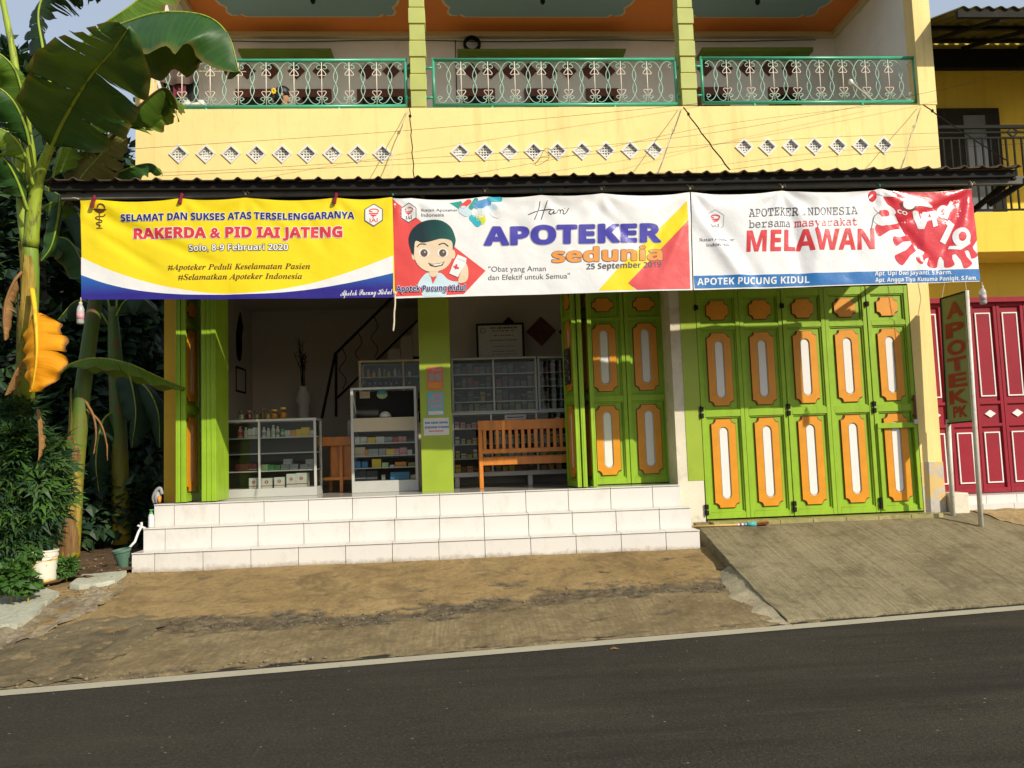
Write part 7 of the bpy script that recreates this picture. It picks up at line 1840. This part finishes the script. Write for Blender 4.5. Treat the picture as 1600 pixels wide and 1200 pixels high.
def tree(label, trunk_px, Y, blobs, n, size, mats, seed, h):
    t = thing('dark_tree', label, 'tree', 'shaded trees in the gap beside the shop'); p = W(trunk_px, 700, Y)
    foliage_mesh(blobs, n, size, mats, seed, 'leaf', 0.36).build('crown', mats, t)
    g = MB(); g.tube(catmull([Vector((p.x, Y, 0.2)), Vector((p.x+0.1, Y, h*.4)), Vector((p.x-0.05, Y, h*.7)), Vector((p.x+0.1, Y, h))], 5), [0.16]*6+[0.11]*5+[0.05]*5, 8); g.build('trunk', paint('dark_bark', (0.05, 0.038, 0.025, 1), 0.9, 0.4, 6, 0.5, 30), t, smooth=True)
    for k in range(5):
        b = blobs[k % len(blobs)]; g = MB(); g.tube([Vector((p.x, Y, h*(.45+.08*k))), Vector(((p.x+b[0])/2, (Y+b[1])/2, b[2]-0.3)), Vector(b[:3])], [0.05, 0.035, 0.015], 6); g.build('limb', M['dark_metal'], t)
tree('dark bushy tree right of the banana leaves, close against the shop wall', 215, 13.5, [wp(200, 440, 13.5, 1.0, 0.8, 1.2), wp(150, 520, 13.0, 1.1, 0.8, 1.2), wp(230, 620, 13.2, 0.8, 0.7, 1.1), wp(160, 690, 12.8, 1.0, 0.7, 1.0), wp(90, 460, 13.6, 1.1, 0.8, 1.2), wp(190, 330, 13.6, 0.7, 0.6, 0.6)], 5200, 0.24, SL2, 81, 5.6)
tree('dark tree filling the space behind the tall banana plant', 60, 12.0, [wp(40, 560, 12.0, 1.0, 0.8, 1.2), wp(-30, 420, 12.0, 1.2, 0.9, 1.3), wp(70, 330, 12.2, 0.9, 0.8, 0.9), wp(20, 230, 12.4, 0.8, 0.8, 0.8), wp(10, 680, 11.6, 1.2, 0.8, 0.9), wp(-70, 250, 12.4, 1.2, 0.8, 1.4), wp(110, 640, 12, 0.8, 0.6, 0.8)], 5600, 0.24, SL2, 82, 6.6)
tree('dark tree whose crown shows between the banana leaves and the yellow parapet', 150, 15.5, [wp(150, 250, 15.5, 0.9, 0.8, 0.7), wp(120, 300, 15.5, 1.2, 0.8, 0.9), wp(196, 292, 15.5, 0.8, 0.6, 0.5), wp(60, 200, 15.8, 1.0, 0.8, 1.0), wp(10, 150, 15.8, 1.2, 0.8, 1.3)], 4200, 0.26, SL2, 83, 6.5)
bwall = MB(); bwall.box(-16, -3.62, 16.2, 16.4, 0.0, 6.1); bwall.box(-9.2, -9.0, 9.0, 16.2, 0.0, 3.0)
tag(bwall.build('backdrop_wall', paint('shade_dark_backdrop', (0.035, 0.040, 0.032, 1), 0.9, 0.4, 2, 0.3, 20, 0.4)), 'near-black backdrop wall added to close the gap behind the trees', 'wall')  # added backdrop: its dark colour stands for shade and hides sky gaps
under = thing('dark_undergrowth', 'black-green undergrowth in the shade left of the tiled steps', 'undergrowth')
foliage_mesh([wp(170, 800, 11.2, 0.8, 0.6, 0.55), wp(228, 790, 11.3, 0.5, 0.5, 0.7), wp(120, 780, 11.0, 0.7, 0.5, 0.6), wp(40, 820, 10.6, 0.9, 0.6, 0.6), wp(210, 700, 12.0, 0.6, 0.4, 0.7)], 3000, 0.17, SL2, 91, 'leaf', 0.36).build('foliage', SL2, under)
under['kind'] = 'stuff'

# ------------------------------------------------------------------ small things about the plot
b = hit(67, 911, lambda x, y: H(x, y)+0.03); bk = thing('paint_bucket', 'white paint bucket with a yellow side standing in front of the banana stem', 'bucket', None, b)
R = W(89, 885, b.y).x - W(45, 885, b.y).x; R /= 2; hb = W(67, 859, b.y).z - b.z
def mk_bucket():
    k = N('bucket_print'); x, y, z = k.sep(); a = k.noise(12, 7, 0.7)
    f = k.math('LESS_THAN', k.math('ADD', x, k.math('MULTIPLY', a, 0.02)), -R*0.15)
    zz = k.math('LESS_THAN', z, hb*0.70); lowz = k.math('LESS_THAN', k.math('ADD', z, k.math('MULTIPLY', a, 0.05)), 0.065); band_ = k.math('COMPARE', z, hb*0.70, 0.008)
    m = k.math('MAXIMUM', k.math('MULTIPLY', f, zz), k.math('MAXIMUM', lowz, band_))
    base = k.mix(m, (0.66, 0.62, 0.50, 1), (0.66, 0.36, 0.02, 1))
    base = k.mix(k.ramp(a, [(0.56, 0), (0.68, 1)]), base, (0.22, 0.18, 0.11, 1)); k.col(base); k.set(rough=0.5); return k.mat
g = MB(); g.lathe((0, 0, 0), [(R*.84, 0), (R*.86, 0.01), (R*.95, hb*.80), (R*1.0, hb*.80), (R*1.0, hb*.86), (R*.97, hb*.87), (R*.98, hb*.95), (R*1.03, hb*.95), (R*1.03, hb), (R*.98, hb), (R*.94, hb*.9), (R*.82, 0.03)], 28)
g.build('bucket_body', mk_bucket(), bk, smooth=False)
g = MB(); g.tube([(-R*1.0, 0, hb*.88), (-R*.9, -R*.6, hb*.74), (0, -R*1.06, hb*.66), (R*.9, -R*.6, hb*.74), (R*1.0, 0, hb*.88)], 0.004, 5); g.build('handle', M['alu'], bk)
b = hit(198, 898, lambda x, y: H(x, y)+0.02); bn = thing('green_pot', 'dusty green plastic pot leaning against the left end of the steps', 'pot', None, (-3.665, 8.93, 0.40))
g = MB(); g.lathe((0, 0, 0), [(0.035, 0), (0.048, 0.02), (0.085, 0.19), (0.096, 0.20), (0.096, 0.225), (0.086, 0.225), (0.075, 0.19), (0.045, 0.03)], 18); o = g.build('pot_body', paint('dusty_green_plastic', (0.07, 0.15, 0.10, 1), 0.8, 0.2, 6, 0.05, 60, 0.5, (0.2, 0.2, 0.14, 1)), bn, smooth=False); o.rotation_euler = (0.1, -0.12, 0)
pv = thing('water_pipe', 'white plastic water pipe with a tap leaning at the left end of the steps', 'pipe')
a = W(201, 857, 9.1); c = W(216, 832, 9.2); d = W(221, 823, 9.25)
g = MB(); g.tube([a, a.lerp(c, .5)+Vector((0.015, 0, -0.015)), c, d], 0.014, 8); g.build('pipe', M['white'], pv, smooth=True); g = MB(); g.tube([d+Vector((-0.04, 0, 0.015)), d+Vector((0.045, 0, -0.02))], 0.012, 8); g.tube([d, d+Vector((0, 0, 0.05))], 0.014, 8); g.build('tap', M['white'], pv)
p = W(235, 826, 9.25); bt = thing('pump_bottle', 'white pump bottle with a green top on the end of the second step', 'bottle', None, (-3.51, 9.25, 0.818))
g = MB(); g.lathe((0, 0, 0), [(0.028, 0), (0.030, 0.01), (0.030, 0.12), (0.02, 0.145), (0.014, 0.15)], 14); g.build('bottle_body', M['white'], bt, smooth=True)
g = MB(); g.lathe((0, 0, 0), [(0.019, 0.145), (0.019, 0.17), (0.008, 0.172), (0.008, 0.185), (0.02, 0.187), (0.02, 0.198)], 10); g.box(-0.012, 0.03, -0.006, 0.006, 0.188, 0.197); g.build('pump_top', CM['green'], bt)
# grey bag by the pillar, of unknown kind and assumed shape
p = W(249, 785, 9.7); g = MB(); g.tube(catmull([(-0.05, 0, 0), (-0.065, 0, 0.07), (-0.03, 0, 0.15), (0.015, 0, 0.17), (0.035, 0, 0.1)], 4), 0.020, 8); g.ball((-0.02, 0.01, 0.06), 0.045, 0.05, 0.08, 10, 6)
oddment = thing('grey_oddment', 'small grey bag of unknown kind with an orange lining leaning on the left yellow pillar', 'oddment', None, (-3.56, 9.62, FZ)); g.build('oddment_body', CM['grey'], oddment, smooth=True); g = MB(); g.ball((0.012, -0.02, 0.045), 0.022, 0.03, 0.045, 8, 5); g.build('lining', CM['orange'], oddment, smooth=True)
# paving stones
SH = lambda x, y: H(x, y)+0.055
for lab, P in (('cracked pale paving stone nearest the road at the left edge', [(-60, 968), (0, 957), (34, 955), (70, 952), (58, 966), (26, 985), (0, 986), (-60, 992)]), ('greenish paving stone between the low herb and the cracked stone', [(-60, 952), (0, 944), (24, 934), (60, 926), (92, 933), (74, 948), (64, 953), (0, 956), (-60, 964)]), ('grey paving stone lying alone between the bucket and steps', [(108, 921), (128, 906), (160, 903), (197, 900), (180, 914), (150, 920), (124, 922)])):
    o = drape('paving_stone', P, M['stone'], 0.055, H, 0.008, 0.05, 0.3); tag(o, lab, 'paving stone', 'loose paving stones')
# broom
a = hit(1082, 819, SL); zc_ = lambda x, y: SL(x, y)
br = thing('broom', 'short broom with coloured bristles lying on the ramp before the green doors', 'broom')
yb_ = 9.20; P = lambda px: Vector((W(px, 819.5, yb_).x, yb_, SL(W(px, 819.5, yb_).x, yb_)+0.02))
g = MB(); g.tube([P(1081), P(1120), P(1153)], 0.011, 8); g.build('handle', paint('bamboo_handle', (0.55, 0.36, 0.11, 1), 0.5), br, smooth=True)
for k in range(5): g = MB(); g.tube([P(1152+3.2*k), P(1155.2+3.2*k)], 0.0145, 8); g.build('grip_ring', CM[['white', 'maroon', 'white', 'blue', 'white'][k]], br)
g = MB(); g.tube([P(1166), P(1172), P(1181)], [0.016, 0.024, 0.030], 10); g.build('brush_head', CM['teal'], br, smooth=True)
BC = [paint('bristle_red', (0.40, 0.05, 0.03, 1), 0.7), paint('bristle_orange', (0.55, 0.20, 0.03, 1), 0.7), paint('bristle_green', (0.15, 0.22, 0.04, 1), 0.7)]
g = MB()
for k in range(160):
    a_ = P(1180) + Vector((0, rnd.uniform(-.022, .022), rnd.uniform(-.015, .02))); e = P(1198+rnd.uniform(-3, 3)) + Vector((0, rnd.uniform(-.05, .05), rnd.uniform(-.012, .03))); g.tube([a_, e], 0.0028, 3, m=rnd.choice((0, 0, 1, 2)), cap=False)
g.build('bristles', BC, br)
p = WZ(953, 1016, 0); g = MB(); g.v = [Vector(q) for q in ((0, 0, .004), (.03, -.012, .012), (.075, 0.004, .006), (.035, .03, .018), (.01, .02, .01))]; g.f = [(0, 1, 3, 4), (1, 2, 3)]; g.m = [0, 0]
o = g.build('fallen_leaf', LM['brown']); o.location = p; tag(o, 'dry curled leaf lying on the asphalt just beyond the white line', 'leaf')

# ------------------------------------------------------------------ people and things on the balcony
def skin_mat(name, c, rough=0.55):
    k = N(name); k.col(k.mix(k.noise(6, 3), mul(c, 0.92), mul(c, 1.06))); k.set(rough=rough, spec=0.3); return k.mat
SK = skin_mat('skin', (0.42, 0.23, 0.13, 1)); HAIR = paint('black_hair', (0.010, 0.008, 0.008, 1), 0.45, 0.3, 20, 0.3, 120, stretch=(1, 1, 0.2)); TOP = paint('pale_yellow_cloth', (0.66, 0.58, 0.34, 1), 0.85, 0.08, 6, 0.1, 40); SKIRT = paint('dark_cloth', (0.06, 0.05, 0.07, 1), 0.85)
HY = 9.62
hc = W(443, 152, HY)                    # middle of the head
who = thing('person', 'person with dark tied hair and yellow hair tie leaning behind the left balcony railing', 'person', None, (hc.x, HY, BF))
def skinned(joints, edges, name, mat, parent, root=0, sub=2):
    me = bpy.data.meshes.new(name); me.from_pydata([j[0] for j in joints], edges, [])
    o = bpy.data.objects.new(name, me); COL.objects.link(o)
    md = o.modifiers.new('skin', 'SKIN'); md.use_smooth_shade = True
    lay = me.skin_vertices[0].data if me.skin_vertices else None
    if lay is None:
        me.skin_vertices  # layer is created with the modifier below
    for k, j in enumerate(joints):
        r = j[1] if isinstance(j[1], tuple) else (j[1], j[1]); me.skin_vertices[0].data[k].radius = r; me.skin_vertices[0].data[k].use_root = (k == root)
    s = o.modifiers.new('sub', 'SUBSURF'); s.levels = sub; s.render_levels = sub
    bpy.context.view_layer.update()
    m2 = bpy.data.meshes.new_from_object(o.evaluated_get(bpy.context.evaluated_depsgraph_get())); bpy.data.objects.remove(o)
    m2.name = name; m2.materials.clear(); m2.materials.append(mat); m2.polygons.foreach_set('use_smooth', [True]*len(m2.polygons))
    o = bpy.data.objects.new(name, m2); COL.objects.link(o); o.parent = parent; return o
hz = hc.z - BF
# the body, feet on the balcony floor, leaning forward to the right with the head bent down
J = [((-0.02, 0.10, 0.86*hz/1.45), (.13, .10)), ((-0.02, 0.09, 1.02*hz/1.45), (.11, .09)), ((-0.015, 0.06, 1.18*hz/1.45), (.13, .09)), ((-0.01, 0.03, hz-0.17), (.07, .065)), ((0.0, 0.02, hz-0.12), (.042, .045)), ((0.01, 0.0, hz-0.03), (.065, .075)), ((0.01, 0.0, hz+0.05), (.070, .082)), ((0.005, 0.0, hz+0.10), (.045, .05)),
     ((-0.17, 0.05, hz-0.20), .048), ((-0.22, -0.02, hz-0.43), .038), ((-0.14, -0.20, hz-0.55), .03), ((-0.10, -0.26, hz-0.56), .026), ((0.14, 0.03, hz-0.20), .048), ((0.22, -0.06, hz-0.42), .038), ((0.20, -0.24, hz-0.54), .03), ((0.18, -0.30, hz-0.55), .026),
     ((-0.10, 0.10, 0.78), .085), ((-0.10, 0.08, 0.44), .056), ((-0.10, 0.12, 0.08), .038), ((-0.10, 0.02, 0.03), .032), ((0.07, 0.10, 0.78), .085), ((0.07, 0.08, 0.44), .056), ((0.07, 0.12, 0.08), .038), ((0.07, 0.02, 0.03), .032)]
Ed = [(0, 1), (1, 2), (2, 3), (3, 4), (4, 5), (5, 6), (6, 7), (2, 8), (8, 9), (9, 10), (10, 11), (2, 12), (12, 13), (13, 14), (14, 15), (0, 16), (16, 17), (17, 18), (18, 19), (0, 20), (20, 21), (21, 22), (22, 23)]
body = skinned(J, Ed, 'body', SK, who)
# face in profile to the right: nose, lips, brow, ear, eye
g = MB(); 
fx = lambda x, z: (x, -0.0, hz+z)
g.ball((0.086, -0.012, hz+0.015), 0.020, 0.014, 0.020, 8, 6); g.ball((0.078, -0.012, hz-0.03), 0.014, 0.02, 0.009, 8, 5); g.ball((0.068, -0.012, hz-0.06), 0.02, 0.022, 0.018, 8, 5); g.ball((0.07, -0.025, hz+0.055), 0.02, 0.03, 0.012, 8, 5)
g.build('face', SK, who, smooth=True)
g = MB(); g.ball((0.0, -0.078, hz+0.005), 0.016, 0.012, 0.028, 8, 6); g.build('ear', SK, who, smooth=True)
g = MB(); g.ball((0.064, -0.045, hz+0.035), 0.010, 0.012, 0.006, 8, 5); g.build('eye', M['black'], who, smooth=True)
g = MB(); g.ball((-0.008, 0.0, hz+0.050), 0.098, 0.098, 0.090, 16, 10); g.ball((-0.045, -0.005, hz-0.01), 0.075, 0.090, 0.095, 12, 8); g.ball((-0.125, -0.03, hz+0.00), 0.060, 0.058, 0.085, 12, 8); g.ball((-0.135, -0.03, hz-0.08), 0.045, 0.045, 0.07, 10, 7)
hr = g.build('hair', HAIR, who, smooth=True)
g = MB()
for k in range(7): a = 2*pi*k/7; g.ball((-0.10+0.018*cos(a), -0.092, hz+0.035+0.026*sin(a)), 0.016, 0.016, 0.018, 7, 5)
g.build('hair_tie', cm('tie_yellow', (.75, .50, .02)), hr, smooth=True)
Jt = [((-0.02, 0.10, 0.84*hz/1.45), (.15, .12)), ((-0.02, 0.09, 1.02*hz/1.45), (.13, .105)), ((-0.015, 0.06, 1.18*hz/1.45), (.148, .105)), ((-0.01, 0.04, hz-0.175), (.085, .075)), ((-0.17, 0.05, hz-0.20), .060), ((-0.21, 0.0, hz-0.36), .050), ((0.14, 0.03, hz-0.20), .060), ((0.20, -0.03, hz-0.35), .050)]
skinned(Jt, [(0, 1), (1, 2), (2, 3), (2, 4), (4, 5), (2, 6), (6, 7)], 'blouse', TOP, who)
g = MB(); g.lathe((-0.02, 0.09, 0), [(0.21, 0.18), (0.19, 0.5), (0.165, 0.8), (0.14, 0.9)], 18); g.build('skirt', SKIRT, who, smooth=True)
for hx, hy in ((-0.10, -0.26), (0.18, -0.30)):
    g = MB()
    for k in range(4): bx_ = hx + (k-1.5)*0.018; g.tube([(bx_, hy, hz-0.56), (bx_+0.003*(k-1.5), hy-0.04, hz-0.565), (bx_+0.004*(k-1.5), hy-0.065-0.008*(1.5-abs(k-1.5)), hz-0.59)], [0.010, 0.009, 0.007], 6)
    s = 1 if hx < 0 else -1
    g.tube([(hx+s*0.02, hy+0.01, hz-0.555), (hx+s*0.045, hy-0.02, hz-0.56), (hx+s*0.05, hy-0.045, hz-0.575)], [0.011, 0.010, 0.008], 6)
    g.build('fingers', SK, who, smooth=True)

# laundry at the left end, coil, lamp, bulb
def hanging(label, px0, px1, py0, py1, Y, mat, seed):
    a = W(px0, py0, Y); b = W(px1, py1, Y); g = MB(); nx, nz = 26, 14
    for j in range(nz+1):
        for i in range(nx+1):
            u, v = i/nx, j/nz; g.v.append(Vector((a.x+(b.x-a.x)*u, Y + 0.02*sin(u*17+seed)*(0.3+v) + 0.01*fbm(u*3, v*3, seed), a.z+(b.z-a.z)*v*(1-0.05*sin(u*7+seed)) - 0.02*sin(pi*u)*(1-v))))
    for j in range(nz):
        for i in range(nx): q = j*(nx+1)+i; g.f.append((q+1, q, q+nx+1, q+nx+2)); g.m.append(0)
    o = g.build('hanging_cloth', mat, None, smooth=True); tag(o, label, 'laundry', 'clothes hung on the left balcony'); return o
hanging('dark brown cloth widened to darken the bay behind the left balcony railing', 236, 311, 92, 130, 9.45, paint('brown_cloth', (0.11, 0.075, 0.06, 1), 0.9, 0.2, 6), 1)  # cloth widened as a dark sheet over the bright wall behind
hanging('dark grey cloth hung lower, widened to darken the bay behind the left railing', 240, 310, 116, 160, 9.55, paint('grey_cloth', (0.03, 0.028, 0.03, 1), 0.9, 0.2, 6), 2)  # dark sheet put where the bay behind should read unlit
hanging('maroon cloth hung in the middle of the laundry on the left balcony', 270, 290, 130, 152, 9.48, paint('maroon_cloth', (0.14, 0.02, 0.035, 1), 0.9, 0.2, 6), 3)
g = MB(); a = W(226, 60, 9.75); b = W(330, 92, 9.75); g.tube([Vector((-3.44, 9.9, a.z-0.35)), Vector((-2.6, 9.9, a.z-0.36))], 0.006, 5); tag(g.build('clothes_line', M['twine'], None), 'short line carrying the laundry at the left end of the balcony', 'line')
g = MB(); a = W(236, 156, 9.55); b = W(318, 172, 9.55); g.box(a.x, b.x, 9.55, 9.75, b.z-0.3, a.z); tag(g.build('white_ledge', M['white'], None, bevel=0.006), 'white box standing under the laundry at the left balcony end', 'box')
p = W(737.5, 69, 10.93); g = MB(); x, z = p.x, p.z
for k in range(7): r = 0.098+0.009*(k % 3); g.tube([(x+r*cos(a), 10.93+0.012*(k-3), z+r*sin(a)+0.004*(k % 2)) for a in [2*pi*q/28 for q in range(28)]], 0.010, 6, closed=True)
tag(g.build('cable_coil', M['black'], None, smooth=True), 'black coil of cable hung on the balcony wall above the middle green ledge', 'coil')
a = W(1329, 128, 8.95); b = W(1352, 147, 9.05); c = W(1362, 156, 9.10); lamp = thing('balcony_lamp', 'small white lamp on a slanting arm fixed to the third railing', 'lamp')
g = MB(); g.tube([c, b, a.lerp(b, 0.15)], 0.010, 8); g.build('arm', M['alu'], lamp); g = MB(); g.ball(a, 0.03, 0.03, 0.035, 10, 7); g.build('bulb', M['white'], lamp, smooth=True); g = MB(); d = (b-a).normalized(); g.tube([a+d*0.02, a+d*0.075], [0.022, 0.016], 10); g.build('bulb_holder', M['alu'], lamp)
